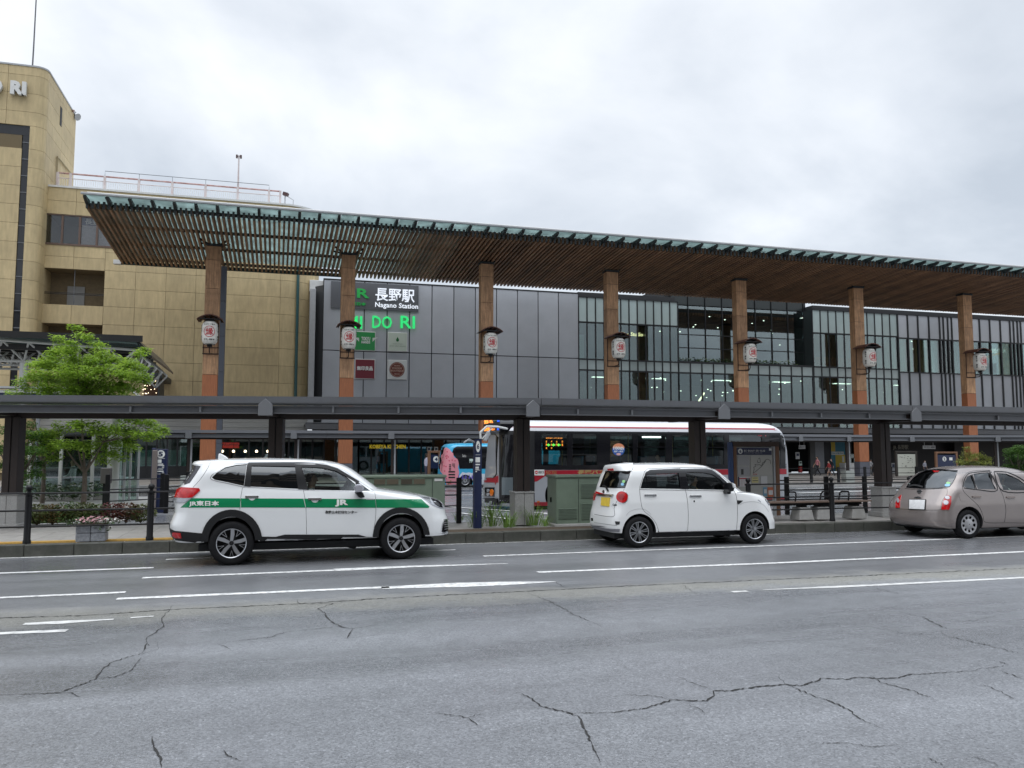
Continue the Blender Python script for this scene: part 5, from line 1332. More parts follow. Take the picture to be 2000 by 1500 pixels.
# post two lies where its photograph ray meets the slanted line
n_ = Vector((-(PC - PA).y, (PC - PA).x, 0)).normalized(); pB = onplane(537, 1000, PA, n_); pB.z = 0
P4 = Vector((aY(1364, 990, YR).x, YR, 0)); P5 = Vector((aY(1726, 985, YR).x, YR, 0))
P0 = PA + (PA - pB); P6 = P5 + (P5 - P4)
nc = thing('island_canopy', 'low flat grey steel walkway canopy on dark brown posts along the island', 'canopy', (PC.x, PC.y, 0))
def run_canopy(path, par, H, sc=1.0, over=.95, back=1.3, post_w=.29, zb=.2, mains=M_gsteel, postm=M_brown, posts=(), brackets=(), ped=.88, pedw=.42, thin=False):
    """flat steel canopy following a line of points; H = height of the roof edge"""
    def off(i, o):
        P = path; d = None
        ds = []
        if i > 0: ds.append((P[i] - P[i - 1]).normalized())
        if i < len(P) - 1: ds.append((P[i + 1] - P[i]).normalized())
        d = sum(ds, Vector()).normalized(); n = Vector((-d.y, d.x, 0)); c = n.dot(Vector((-ds[0].y, ds[0].x, 0)))
        return P[i] + n * (o / c)
    def beam(o, z0, z1, w, name, m):
        for i in range(len(path) - 1):
            a, b = off(i, o), off(i + 1, o); g = (b - a).normalized() * .004
            k = MB(); k.bar((a + g) + Vector((0, 0, (z0 + z1) / 2)), (b - g) + Vector((0, 0, (z0 + z1) / 2)), w, z1 - z0); k.build(name, m, par)
    for i in range(len(path) - 1):
        a0_, a1_ = off(i, -over - .12), off(i, back); b0_, b1_ = off(i + 1, -over - .12), off(i + 1, back)
        k = MB(); z = H - .035
        k.add([(*a0_[:2], z), (*b0_[:2], z), (*b1_[:2], z), (*a1_[:2], z), (*a0_[:2], H), (*b0_[:2], H), (*b1_[:2], H), (*a1_[:2], H)], [(0, 3, 2, 1), (4, 5, 6, 7), (0, 1, 5, 4), (1, 2, 6, 5), (2, 3, 7, 6), (3, 0, 4, 7)])
        k.build('roof_sheet', mat('roof_sheet', (.10, .105, .11), .5, var=.1), par)
    s = sc
    beam(-over - .1, H - .115 * s, H + .012, .05, 'gutter', mains); beam(-over - .07, H - .125 * s, H - .105 * s, .11, 'gutter_lip', mains)
    beam(-over + .02, H - .19 * s, H - .17 * s, .14, 'beam_flange', mains); beam(-over + .02, H - .31 * s, H - .19 * s, .03, 'beam_web', mains); beam(-over + .02, H - .325 * s, H - .305 * s, .14, 'beam_flange', mains)
    beam(0, H - .40 * s, H - .22 * s, .16, 'spine_beam', postm); beam(back - .1, H - .3 * s, H - .1 * s, .08, 'rear_beam', postm)
    for t_, p in enumerate(posts):
        # frame of the nearest run
        best = min(range(len(path) - 1), key=lambda i: ((path[i] + path[i + 1]) / 2 - p).length)
        d = (path[best + 1] - path[best]).normalized(); n = Vector((-d.y, d.x, 0))
        def bx(u0, u1, v0, v1, z0, z1, nm, m, bev=0.0, parent=par):
            k = MB(); vs = [p + d * u + n * v for u, v in ((u0, v0), (u1, v0), (u1, v1), (u0, v1))]
            k.add([(v.x, v.y, z0) for v in vs] + [(v.x, v.y, z1) for v in vs], [(0, 3, 2, 1), (4, 5, 6, 7), (0, 1, 5, 4), (1, 2, 6, 5), (2, 3, 7, 6), (3, 0, 4, 7)]); return k.build(nm, m, parent, bevel=bev)
        w = post_w / 2
        if thin:
            bx(-w, w, -w, w, ped, H - .4 * s, 'post', postm); bx(w + .02, w + .09, -w, 0, ped, H - .3 * s, 'downpipe', M_lgrey)
        else:
            bx(-w, -.012, -w, w, ped, H - .38 * s, 'post', postm, .006); bx(.012, w, -w, w, ped, H - .38 * s, 'post', postm, .006); bx(-.014, .014, -w + .03, w - .03, ped, H - .38 * s, 'post_web', M_core)
        bx(-.07, .07, -over, back, H - .36 * s, H - .2 * s, 'cross_arm', postm)
        if not thin:
            q = pedw / 2; bx(-q, -.003, -q, q, zb, ped - .03, 'granite_slab', M_granite, .008); bx(.003, q, -q, q, zb, ped - .03, 'granite_slab', M_granite, .008)
            bx(-q - .015, q + .015, -q - .015, q + .015, ped - .03, ped + .005, 'granite_cap', M_granite, .006)
            if t_ in (0, 4): bx(-q - .05, q + .05, -q - .05, q + .05, zb - .02, zb + .1, 'granite_plinth', M_granite, .006)
        else: bx(-.26, .26, -.26, .26, zb, ped, 'concrete_pedestal', mat('pale_concrete', (.42, .45, .42), .7, var=.1), .02)
    for p, d in brackets:
        d = d.normalized(); n = Vector((-d.y, d.x, 0)); k = MB(); w = .14 * s; q = p - n * (over + .08)
        out = [(-w, H - .37 * s), (w, H - .37 * s), (w, H - .15 * s), (0, H - .03 * s), (-w, H - .15 * s)]
        vs = [(q + d * a) for a, z in out]; vs = [(v.x, v.y, z) for v, (a, z) in zip(vs, out)]; v2 = [(v[0] - n.x * .05, v[1] - n.y * .05, v[2]) for v in vs]
        k.add(vs + v2, [(0, 1, 2, 3, 4), (9, 8, 7, 6, 5)] + [(i, (i + 1) % 5, (i + 1) % 5 + 5, i + 5) for i in range(5)]); k.build('bracket_plate', mat('bracket_grey', (.17, .175, .185), .45, metal=.2), par, bevel=.006)
def stiff(px, d, p0):
    q = frontpt(px, d, p0, .95); d = d.normalized(); n = Vector((-d.y, d.x, 0)); c = q - n * 1.0; k = MB()
    vs = [c + d * a + n * b for a, b in ((-.02, 0), (.02, 0), (.02, .1), (-.02, .1))]
    k.add([(v.x, v.y, HN - .30) for v in vs] + [(v.x, v.y, HN - .17) for v in vs], [(0, 3, 2, 1), (4, 5, 6, 7), (0, 1, 5, 4), (1, 2, 6, 5), (2, 3, 7, 6), (3, 0, 4, 7)]); k.build('beam_stiffener', MATS['bracket_grey'], nc)
dL = (PC - PA).normalized(); dR = Vector((1, 0, 0))
nL = Vector((-dL.y, dL.x, 0))
def frontpt(px, d, p0, over):
    n = Vector((-d.y, d.x, 0)); q = onplane(px, 800, Vector(p0) - n * (over + .08), n); q.z = 0; return q + n * (over + .08)
br = [(frontpt(519, dL, PA, .95), dL), (frontpt(1040, dR, PC, .95), dR), (frontpt(1413, dR, PC, .95), dR), (frontpt(1787, dR, PC, .95), dR)]
HN = aY(1200, 781.5, YR - 1.05).z
run_canopy([P0, PA, pB, PC + Vector((.2, -.0, 0)), P4, P5, P6, P6 + (P6 - P5)], nc, HN, posts=[PA, pB, PC, P4, P5], brackets=br, ped=.9)

for px in (253, 390, 650, 778, 900): stiff(px, dL, PA)
for px in (1236, 1606, 1952, 1130, 1510, 1700): stiff(px, dR, PC)
# ================================================================== FAR BUS BAY CANOPY
fcn = thing('bus_bay_canopy', 'slim grey bus bay canopy on thin posts in front of the station shops', 'canopy', (12, 37, 0))
HF = 2.52
def pt(px, py): return aZ(px, py, HF)
f = [aY(255, 850, 38.6), aY(640, 850, 37.6), aY(930, 850, 36.8), aY(1300, 850, 37.6), aY(1655, 850, 38.6), aY(1860, 850, 37.6), aY(2080, 850, 35.6)]
f = [Vector((p.x, p.y, 0)) for p in f]
fp = []
for px in (368, 577, 766, 1655, 1945):
    for i in range(len(f) - 1):
        n = Vector((-(f[i + 1] - f[i]).y, (f[i + 1] - f[i]).x, 0)).normalized(); q = onplane(px, 900, f[i], n)
        if f[i].x - .01 <= q.x <= f[i + 1].x: fp.append(Vector((q.x, q.y, 0))); break
brk = []
for px in (370, 575, 765, 1562, 1656, 1779, 1946):
    for i in range(len(f) - 1):
        d = (f[i + 1] - f[i]).normalized(); q = frontpt(px, d, f[i], .6)
        if f[i].x - .01 <= q.x <= f[i + 1].x: brk.append((q, d)); break
M_fst = mat('far_steel', (.17, .175, .19), .42, metal=.2)
run_canopy(f, fcn, 2.70, sc=.95, over=.6, back=.8, post_w=.12, zb=.1, posts=fp, brackets=brk, ped=.75, thin=True, mains=M_fst)

# ================================================================== VEHICLES
def pchip(xs, ys):
    xs, ys = np.array(xs, float), np.array(ys, float); o = np.argsort(xs, kind='stable'); xs, ys = xs[o], ys[o]
    keep = np.concatenate([[True], np.diff(xs) > 1e-5]); xs, ys = xs[keep], ys[keep]
    h = np.diff(xs); dl = np.diff(ys) / h; d = np.zeros_like(ys)
    for i in range(1, len(xs) - 1):
        if dl[i - 1] * dl[i] > 0:
            w1, w2 = 2 * h[i] + h[i - 1], h[i] + 2 * h[i - 1]; d[i] = (w1 + w2) / (w1 / dl[i - 1] + w2 / dl[i])
    d[0], d[-1] = dl[0], dl[-1]
    def f(x):
        x = min(max(x, xs[0]), xs[-1]); i = min(max(int(np.searchsorted(xs, x)) - 1, 0), len(h) - 1)
        t = (x - xs[i]) / h[i]; t2, t3 = t * t, t * t * t
        return (2 * t3 - 3 * t2 + 1) * ys[i] + (t3 - 2 * t2 + t) * h[i] * d[i] + (3 * t2 - 2 * t3) * ys[i + 1] + (t3 - t2) * h[i] * d[i + 1]
    return f
def ringbody(rear, front, width, yc, nlev=64, Lf=((0, .5),), Lr=((0, .35),), qf=4.0, qr=4.5, p=2.2, inset=0.0, z0=None, z1=None, bow=.035, breaks=(), nS=30, nC=11):
    """closed body built from plan outlines stacked in height. rear/front: (z, x); width: (z, half width)"""
    fr, ff, fw = pchip(*zip(*rear)), pchip(*zip(*front)), pchip(*zip(*width))
    fLf = (lambda z: Lf[0][1]) if len(Lf) == 1 else pchip(*zip(*Lf)); fLr = (lambda z: Lr[0][1]) if len(Lr) == 1 else pchip(*zip(*Lr))
    a = max(min(z for z, _ in rear), min(z for z, _ in front), min(z for z, _ in width)) if z0 is None else z0
    b = min(max(z for z, _ in rear), max(z for z, _ in front), max(z for z, _ in width)) if z1 is None else z1
    zz = np.linspace(a, b, 500); c = [0]
    for i in range(1, 500):
        u, v = zz[i - 1], zz[i]; c.append(c[-1] + math.sqrt(((v - u) * 1.2) ** 2 + (.45 * (ff(v) - ff(u))) ** 2 + (.45 * (fr(v) - fr(u))) ** 2 + (fw(v) - fw(u)) ** 2))
    lv = list(np.interp(np.linspace(0, c[-1], nlev), c, zz))
    for q in breaks:
        j = int(np.argmin([abs(z - q) for z in lv])); lv[j] = q
    vs, fs = [], []
    for z in lv:
        xr_, xf_, w = fr(z) + inset * 1.3, ff(z) - inset * 1.5, max(.01, fw(z) - inset); Lx = xf_ - xr_
        lf, lr = min(fLf(z), .46 * Lx), min(fLr(z), .46 * Lx); xm, hl = (xr_ + xf_) / 2, Lx / 2
        def bw(x): return w * (1 - bow * ((x - xm) / hl) ** 2)
        half = []
        for i in range(nC):
            t = math.pi / 2 * i / nC; half.append((xf_ - lf * (1 - math.cos(t) ** (2 / p)), bw(xf_ - lf) * math.sin(t) ** (2 / qf)))
        for i in range(nS + 1):
            x = xf_ - lf - (Lx - lf - lr) * i / nS; half.append((x, bw(x)))
        for i in range(nC - 1, -1, -1):
            t = math.pi / 2 * i / nC; half.append((xr_ + lr * (1 - math.cos(t) ** (2 / p)), bw(xr_ + lr) * math.sin(t) ** (2 / qr)))
        ring = [(x, yc - y, z) for x, y in half] + [(x, yc + y, z) for x, y in half[::-1][1:-1]]
        vs += ring
    n = len(ring); m = len(lv)
    for i in range(m - 1):
        for j in range(n): fs.append((i * n + j, i * n + (j + 1) % n, (i + 1) * n + (j + 1) % n, (i + 1) * n + j))
    fs.append(tuple(range(n))[::-1]); fs.append(tuple((m - 1) * n + j for j in range(n)))
    return vs, fs
def mesh_of(vs, fs, mi=0, slots=()):
    me = bpy.data.meshes.new('m'); me.from_pydata([tuple(v) for v in vs], [], fs)
    bm = bmesh.new(); bm.from_mesh(me); bmesh.ops.remove_doubles(bm, verts=bm.verts, dist=1e-5); bmesh.ops.recalc_face_normals(bm, faces=bm.faces); bm.to_mesh(me); bm.free()
    for s in slots: me.materials.append(s)
    me.polygons.foreach_set('material_index', [mi] * len(me.polygons)); return me
def carve(body, cutters):
    tmp = []
    for me in cutters:
        o = bpy.data.objects.new('cut', me); COL.objects.link(o); tmp.append(o); o.location = LOC[body.name]
        m = body.modifiers.new('b', 'BOOLEAN'); m.operation = 'DIFFERENCE'; m.object = o; m.solver = 'EXACT'
        try: m.material_mode = 'INDEX'
        except Exception: pass
    me = evaluate(body); body.modifiers.clear()
    old = body.data; body.data = me; bpy.data.meshes.remove(old)
    for o in tmp: bpy.data.objects.remove(o)
def pxhits(pts, bvh):
    out = []
    for x, y in pts:
        d = ray(x, y).normalized(); h = bvh.ray_cast(CAM, d)
        if h[0] is None:
            g = CAM + d * 14
            for _ in range(4): q = bvh.find_nearest(g)[0]; g = CAM + d * ((q - CAM).dot(d))
            out.append(q)
        else: out.append(h[0])
    return out
def prism_cut(pts, bvh, dirv, yc, mirror=True, a=.12, b=.17, mi=1):
    H = pxhits(pts, bvh); d = Vector(dirv); n = len(H); vs = [p - d * a for p in H] + [p + d * b for p in H]
    tr = tessellate_polygon([[Vector(p) for p in pts_] for pts_ in [[(x, y, 0) for x, y in pts]]])
    fs = [tuple(t) for t in tr] + [tuple(i + n for i in t)[::-1] for t in tr] + [(i, (i + 1) % n, (i + 1) % n + n, i + n) for i in range(n)]
    V, Fc = list(vs), list(fs)
    if mirror:
        V += [Vector((v.x, 2 * yc - v.y, v.z)) for v in vs]; Fc += [tuple(i + 2 * n for i in f)[::-1] for f in fs]
    return V, Fc
def merge(parts):
    V, Fc = [], []
    for v, f in parts: o = len(V); V += list(v); Fc += [tuple(i + o for i in g) for g in f]
    return V, Fc
def mirrored(o, yc, parent, name=None):
    me = o.data.copy(); off = LOC[parent.name].y
    for v in me.vertices: v.co.y = 2 * (yc - off) - v.co.y
    me.flip_normals(); return link(name or o.name.split('.')[0], me, parent)
M_tyre = mat('tyre_rubber', (.009, .009, .01), .8, var=.2, scale=30, spec=.25)
M_silver = mat('machined_alloy', (.55, .56, .58), .28, metal=.9)
M_gloss = mat('gloss_black', (.008, .008, .01), .12)
M_matte = mat('black_plastic', (.011, .011, .012), .55, spec=.35)
M_cab = mat('car_interior', (.022, .022, .024), .75)
M_seat = mat('seat_fabric', (.05, .05, .055), .85)
M_chrome = mat('chrome', (.75, .76, .78), .12, metal=1)
M_redl = mat('red_lamp', (.33, .002, .004), .15, coat=.4, var=.3, scale=14, emit=(1, .01, .01), es=.04)
M_clear = mat('clear_lamp', (.38, .39, .42), .25, metal=.3, coat=.3)
M_orange = mat('amber_lamp', (.75, .18, .01), .15, coat=.6)
def wheel(par, x, y, r, style, near=True, w=.21):
    s = -1 if near else 1; c = (x, y, r)
    k = MB(); R = r
    pr = [(R * .66, .015), (R * .70, -.005), (R * .85, -.012), (R * .94, .0), (R * .985, .02), (R, .05), (R, w - .05), (R * .985, w - .02), (R * .9, w), (R * .66, w - .02), (R * .66, .015)]
    k.lathe([(a, -s * b) for a, b in pr], c, 'y', 44); wo = k.build('wheel', M_tyre, par, smooth=True, ang=35)
    k = MB(); Rr = R * .675
    k.lathe([(Rr, -s * .02), (Rr * .985, -s * .004), (Rr * .93, -s * .01), (Rr * .9, -s * .08), (Rr * .88, -s * .15), (0.01, -s * .16)], c, 'y', 40, 0 if style != 2 else 0)
    k.m = [(1 if k_ < 80 else 0) for k_ in range(len(k.f))]
    k.build('rim_barrel', [M_matte, M_silver], wo, smooth=True, ang=30)
    def spoke(poly, d0, d1, m, nm, a):
        q = MB(); ca, sa = math.cos(a), math.sin(a)
        P = [(x + (u * ca - v * sa) * Rr, r + (u * sa + v * ca) * Rr) for u, v in poly]
        n = len(P); tr = tessellate_polygon([[Vector((u, v, 0)) for u, v in P]])
        vs = [(u, y - s * (d0 + (.02 * (1 - abs(math.hypot(u - x, v - r) / Rr)))), v) for u, v in P] + [(u, y - s * d1, v) for u, v in P]
        q.add(vs, [tuple(t) for t in tr] + [tuple(i + n for i in t) for t in tr] + [(i, (i + 1) % n, (i + 1) % n + n, i + n) for i in range(n)]); q.build(nm, m, wo)
    if style == 0:
        for i in range(5):
            a = 2 * math.pi * i / 5 + .35
            spoke([(.12, -.09), (.55, -.2), (.93, -.2), (.95, .03), (.55, .05), (.12, .09)], .018, .05, M_silver, 'spoke', a)
            spoke([(.12, .07), (.55, .06), (.5, .1), (.14, .14)], .03, .055, M_matte, 'spoke', a)
            b = a + .63
            for s2 in (-1, 1): spoke([(.5, -.015), (.93, s2 * .13 - .02), (.94, s2 * .13 + .015), (.52, .015)] if s2 > 0 else [(.5, .015), (.93, -.11), (.94, -.145), (.52, -.02)], .02, .04, M_silver, 'spoke', b)
            spoke([(.1, -.06), (.8, -.05), (.8, .05), (.1, .06)], .04, .08, M_matte, 'spoke', b)
    elif style == 1:
        for i in range(8):
            a = 2 * math.pi * i / 8 + .2
            for s2 in (-1, 1): spoke([(.14, s2 * .04 - .025), (.95, s2 * .105 - .03), (.95, s2 * .105 + .03), (.14, s2 * .04 + .025)], .015, .05, M_silver, 'spoke', a)
    elif style == 2:
        sv_ = mat('silver_cover', (.42, .42, .43), .35, metal=.5)
        q = MB(); q.lathe([(.01, -s * -.012), (Rr * .2, s * .01), (Rr * .42, s * .004), (Rr * .55, -s * .006)], c, 'y', 32); q.lathe([(Rr * .84, -s * .004), (Rr * 1.0, s * .004), (Rr * 1.02, -s * .015)], c, 'y', 36); q.build('wheel_cover', sv_, wo, smooth=True)
        for i in range(9): a = 2 * math.pi * i / 9 + .2; spoke([(.5, -.10), (.72, -.085), (.92, -.22), (.92, .22), (.72, .085), (.5, .10)], -.002, .02, sv_, 'cover_rib', a)
    else:
        sv_ = mat('bus_rim', (.42, .43, .45), .4, metal=.6)
        q = MB(); q.lathe([(Rr, -s * .03), (Rr * .9, -s * .02), (Rr * .8, -s * .1), (Rr * .5, -s * .05), (Rr * .45, 0.0), (Rr * .2, 0), (.01, 0)], c, 'y', 30); q.build('rim_disc', sv_, wo, smooth=True)
        for i in range(8): a = 2 * math.pi * i / 8; q = MB(); q.lathe([(.0, s * .02), (.02, s * .02), (.02, -s * .05)], (x + .62 * Rr * math.cos(a), y - s * .05, r + .62 * Rr * math.sin(a)), 'y', 8); q.build('wheel_nut', M_matte, wo)
    q = MB(); q.lathe([(.0, s * .012), (Rr * .13, s * .01), (Rr * .15, -s * .02)], c, 'y', 18); q.build('hub_cap', M_silver if style == 1 else M_matte, wo, smooth=True)
    return wo
def seatset(par, xs, yc, zb, wy=.36, h=.62):
    for x in xs:
        for s in (-1, 1):
            k = MB(); y = yc + s * wy
            k.prism([(x - .12, zb + .1), (x + .02, zb + .1), (x - .1, zb + h), (x - .22, zb + h)], y - .24, y + .24, 'y'); k.build('seat_back', M_seat, par, bevel=.04, seg=2)
            k = MB(); k.box(x - .24, x - .13, y - .13, y + .13, zb + h + .03, zb + h + .21); k.build('headrest', M_seat, par, bevel=.04, seg=2)
            k = MB(); k.box(x - .1, x + .42, y - .25, y + .25, zb - .05, zb + .12); k.build('seat_cushion', M_seat, par, bevel=.04)
def steering(par, x, y, z, r=.18):
    k = MB(); n = 20; t = math.radians(65)
    P = [Vector((x + r * math.cos(a) * math.cos(t), y + r * math.sin(a), z + r * math.cos(a) * math.sin(t))) for a in np.linspace(0, 2 * math.pi, n + 1)]
    k.tube(P, .016, 6, cap=False); 
    for a in (0.3, 2.8, -1.57 + 3.14): k.tube([(x, y, z), (x + r * math.cos(a) * math.cos(t), y + r * math.sin(a), z + r * math.cos(a) * math.sin(t))], .014, 5)
    k.tube([(x, y, z), (x + .35, y, z - .2)], .03, 6); k.build('steering_wheel', M_matte, par, smooth=True)

class Car:
    def __init__(s, name, label, cat, Ys, hw, zoomf, paintm, sil=.45):
        s.Ys, s.yc, s.hw, s.z = Ys, Ys + hw, hw, zoomf
        s.st = 5.0; s.root = None; s.args = (name, label, cat); s.paint = paintm; s.cuts = []; s.cuts2 = []; s.sil = sil
    def P(s, pts): return [s.z(x, y) for x, y in pts]
    def side(s, pts, dy=None):
        o = []
        for x, y in pts: q = aY(*s.z(x, y), s.Ys + (s.sil if dy is None else dy)); o.append((q.z, q.x))
        return o
    def make(s, rear, front, width, base_x, **kw):
        s.geo = (rear, front, width, kw)
        s.root = thing(*s.args, (base_x, s.yc, 0)); vs, fs = ringbody(rear, front, width, s.yc, **kw)
        me = mesh_of(vs, fs, 0, (s.paint, M_cab)); s.bvh = bvh_of(me); s.me = me
        for v in me.vertices: v.co -= LOC[s.root.name]
        s.body = link('body', me, s.root); me.polygons.foreach_set('use_smooth', [True] * len(me.polygons))
    def window(s, pts, m, dirv=(0, 1, 0), mirror=True, name='window', out=-.012, frame=None, step=20, a=.12, b=.17):
        pts = s.P(pts); (s.cuts if tuple(dirv) == (0, 1, 0) else s.cuts2).append(prism_cut(pts, s.bvh, dirv, s.yc, mirror, a, b))
        g = decal(name, pts, s.bvh, m, s.root, out, .004, step)
        if mirror: mirrored(g, s.yc, s.root)
        return g
    def finish(s, cav, wheels, wr):
        rear, front, width, kw = s.geo; kw = dict(kw); kw.pop('breaks', None); kw['nlev'] = 26; kw['nS'] = 12; kw['nC'] = 6
        vs, fs = ringbody(rear, front, width, s.yc, inset=cav[2], z0=cav[0], z1=cav[1], **kw)
        off = LOC[s.root.name]
        def mk(vs, fs): return mesh_of([Vector(v) - off for v in vs], fs, 1, (s.paint, M_cab))
        cy = []
        for x in wheels:
            for sd in (-1, 1):
                n = 40; y0 = s.yc + sd * (s.hw + .3); y1 = s.yc + sd * (s.hw - .36)
                vs2 = [(x + wr * math.cos(2 * math.pi * i / n), y0, s.wz + wr * math.sin(2 * math.pi * i / n)) for i in range(n)] + [(x + wr * math.cos(2 * math.pi * i / n), y1, s.wz + wr * math.sin(2 * math.pi * i / n)) for i in range(n)]
                cy.append((vs2, [tuple(range(n)), tuple(range(n, 2 * n))[::-1]] + [(i, (i + 1) % n, (i + 1) % n + n, i + n) for i in range(n)]))
        cu = [mk(vs, fs), mk(*merge(cy))]
        if s.cuts: cu.append(mk(*merge(s.cuts)))
        for c_ in s.cuts2: cu.append(mk(*c_))
        carve(s.body, cu)
        try: s.body.data.set_sharp_from_angle(angle=math.radians(32))
        except Exception: pass
    def d(s, name, pts, m, out=.004, back=.012, step=12, mirror=False, **k):
        o = decal(name, s.P(pts), s.bvh, m, s.root, out + .0015, back, min(step, s.st), **k)
        if mirror: mirrored(o, s.yc, s.root)
        return o
    def line(s, name, pts, w, m=None, out=.0012, mirror=False, sm=True):
        P = s.P(pts); P = smoothline(P, 5) if sm and len(P) > 2 else P
        o = decal(name, strip(P, w), s.bvh, m or M_gloss, s.root, out + .001, .004, 5, smooth=False)
        return o
def arch(c, r0, r1, a0, a1, n=22, sx=1.0):
    a = np.linspace(math.radians(a0), math.radians(a1), n)
    return [(c[0] + r1 * sx * math.cos(t), c[1] - r1 * math.sin(t)) for t in a] + [(c[0] + r0 * sx * math.cos(t), c[1] - r0 * math.sin(t)) for t in a[::-1]]

# ------------------------------------------------------------------ white and green SUV
z4 = lambda x, y: (300 + x / 3.2258, 850 + y / 3.2258)
M_wp = mat('white_car_paint', (.74, .75, .75), .18, coat=.7, var=.015, scale=2)
suv = Car('suv', 'white SUV with a green side stripe and black wheel arch cladding', 'car', 13.45, .90, z4, M_wp)
suv.wz = .335
rear = suv.side([(125, 668), (97, 610), (92, 565), (104, 530), (122, 480), (122, 400), (126, 372), (150, 333), (180, 298), (214, 250), (236, 208), (238, 192), (232, 180)], .35) + suv.side([(262, 164), (360, 153), (500, 146), (690, 143)], .75)
front = suv.side([(1835, 676), (1868, 648), (1876, 600), (1872, 530), (1860, 490), (1852, 452), (1828, 420), (1780, 399)], .3) + suv.side([(1700, 377), (1600, 359), (1500, 344), (1440, 336), (1410, 330), (1375, 306), (1300, 250), (1225, 200), (1150, 171), (1050, 156), (900, 147), (720, 143)], .75)
zb = lambda c, x, y, dy=0: aY(*c.z(x, y), c.Ys + dy).z
top = max(z for z, _ in rear); topf = max(z for z, _ in front); 
wd = [(.15, .80), (.26, .86), (.42, .895), (.6, .90), (.8, .90), (.95, .893), (1.06, .87), (zb(suv, 900, 343), .845), (zb(suv, 900, 180, .2), .70), (1.555, .655), (1.60, .56), (min(top, topf) - .012, .36), (min(top, topf), .2)]
suv.make(rear, front, wd, aY(*z4(490, 668), 13.45).x, nlev=84, Lf=((.2, .5), (.9, .55), (1.15, .6), (1.6, .35)), Lr=((.2, .32), (1.0, .35), (1.5, .3)), qf=3.6, qr=4.2)
gl_d = glassmat('privacy_glass', (.05, .055, .055), .42); gl_c = glassmat('clear_car_glass', (.72, .80, .76), .3)
suv.window([(366, 266), (398, 236), (452, 203), (520, 187), (588, 182), (568, 320), (480, 300), (385, 281)], gl_d, name='window')
suv.window([(618, 193), (892, 198), (910, 338), (607, 324)], gl_d)
suv.window([(932, 200), (1060, 205), (1150, 226), (1215, 262), (1272, 310), (1275, 350), (975, 344)], gl_c)
suv.window([(1290, 296), (1365, 350), (1300, 352)], gl_c, name='quarter_window')
suv.d('window_trim', [(590, 181), (600, 174), (912, 172), (1000, 176), (1090, 188), (1160, 210), (1220, 246), (1295, 292), (1285, 303), (1215, 262), (1150, 226), (1060, 205), (932, 200), (892, 198), (618, 193), (610, 325), (570, 321)], M_matte, .005, .01)
suv.d('window_trim', [(892, 198), (932, 200), (975, 345), (910, 340)], M_matte, .005, .01)
suv.d('window_trim', [(1272, 300), (1292, 296), (1302, 352), (1275, 351)], M_matte, .005, .01)
suv.line('chrome_trim', [(588, 178), (520, 180), (450, 196), (395, 228), (360, 262), (362, 275), (385, 286), (480, 306), (570, 327)], .9, M_chrome, .004)
suv.line('chrome_trim', [(600, 170), (912, 168), (1010, 172), (1100, 185), (1180, 212), (1240, 250), (1385, 350)], .8, M_chrome, .004)
suv.line('belt_trim', [(570, 326), (760, 336), (945, 346), (1290, 357), (1385, 356)], .7, M_silver, .003)
M_gs = mat('green_stripe', (.0, .20, .075), .25, coat=.5)
suv.d('green_stripe', [(246, 397), (545, 398), (547, 455), (170, 456), (205, 425), (242, 398)], M_gs, .0025, .004, 20)
suv.d('green_stripe', [(549, 398), (944, 400), (957, 456), (551, 455)], M_gs, .0025, .004, 20); suv.d('green_stripe', [(948, 400), (1396, 403), (1400, 457), (961, 456)], M_gs, .0025, .004, 20)
suv.d('green_stripe', [(1400, 403), (1688, 404), (1712, 428), (1738, 450), (1732, 458), (1404, 457)], M_gs, .0025, .004, 20)
for pts in ([(362, 153), (345, 200), (300, 270), (248, 330)], [(560, 330), (548, 400), (543, 470)], [(944, 347), (957, 420), (962, 520), (963, 625)], [(916, 172), (930, 250), (946, 345)], [(1393, 357), (1400, 420), (1398, 520), (1380, 640)], [(603, 172), (575, 300), (568, 326)], [(1404, 335), (1560, 353), (1680, 383), (1700, 390)]):
    suv.line('panel_gap', pts, .55, M_gloss)
suv.d('tail_lamp', [(152, 338), (180, 331), (288, 335), (293, 350), (246, 392), (200, 397), (135, 392), (148, 362)], M_redl, .018, .03, 8)
suv.d('tail_lamp_lens', [(132, 396), (242, 396), (196, 424), (128, 424)], M_clear, .014, .03, 8)
suv.d('head_lamp', [(1672, 386), (1748, 389), (1800, 402), (1832, 428), (1836, 460), (1806, 463), (1752, 440), (1712, 412)], M_clear, .006, .03, 8)
suv.d('head_lamp_inner', [(1745, 398), (1790, 410), (1812, 432), (1818, 455), (1800, 455), (1770, 436)], M_gloss, .009, .03, 6)
suv.d('head_lamp_inner', [(1690, 392), (1735, 396), (1750, 430), (1712, 406)], mat('grey_lamp', (.2, .21, .22), .2, metal=.5), .008, .03, 6)
RW, FW = (492, 664), (1560, 636)
suv.d('arch_cladding', arch(RW, 150, 196, -8, 182, sx=.98), M_matte, .016, .03, 14)
suv.d('arch_cladding', arch(FW, 146, 182, -12, 186, sx=.98), M_matte, .016, .03, 14)
suv.d('bumper_cladding', [(92, 560), (108, 590), (135, 602), (320, 620), (322, 684), (122, 658), (98, 610)], M_matte, .008, .02, 14)
suv.d('sill_cladding', [(670, 638), (770, 640), (825, 626), (1290, 626), (1340, 640), (1400, 642), (1400, 680), (1340, 692), (668, 692)], M_matte, .014, .03, 20)
suv.d('sill_trim', [(766, 688), (828, 656), (1282, 656), (1326, 678), (1300, 684), (840, 684)], M_silver, .024, .02, 20)
suv.d('bumper_cladding', [(1722, 640), (1868, 636), (1872, 652), (1845, 678), (1735, 674)], M_matte, .006, .02, 14)
suv.d('bumper_trim', [(1862, 620), (1874, 615), (1874, 640), (1864, 645)], M_silver, .012, .02, 14)
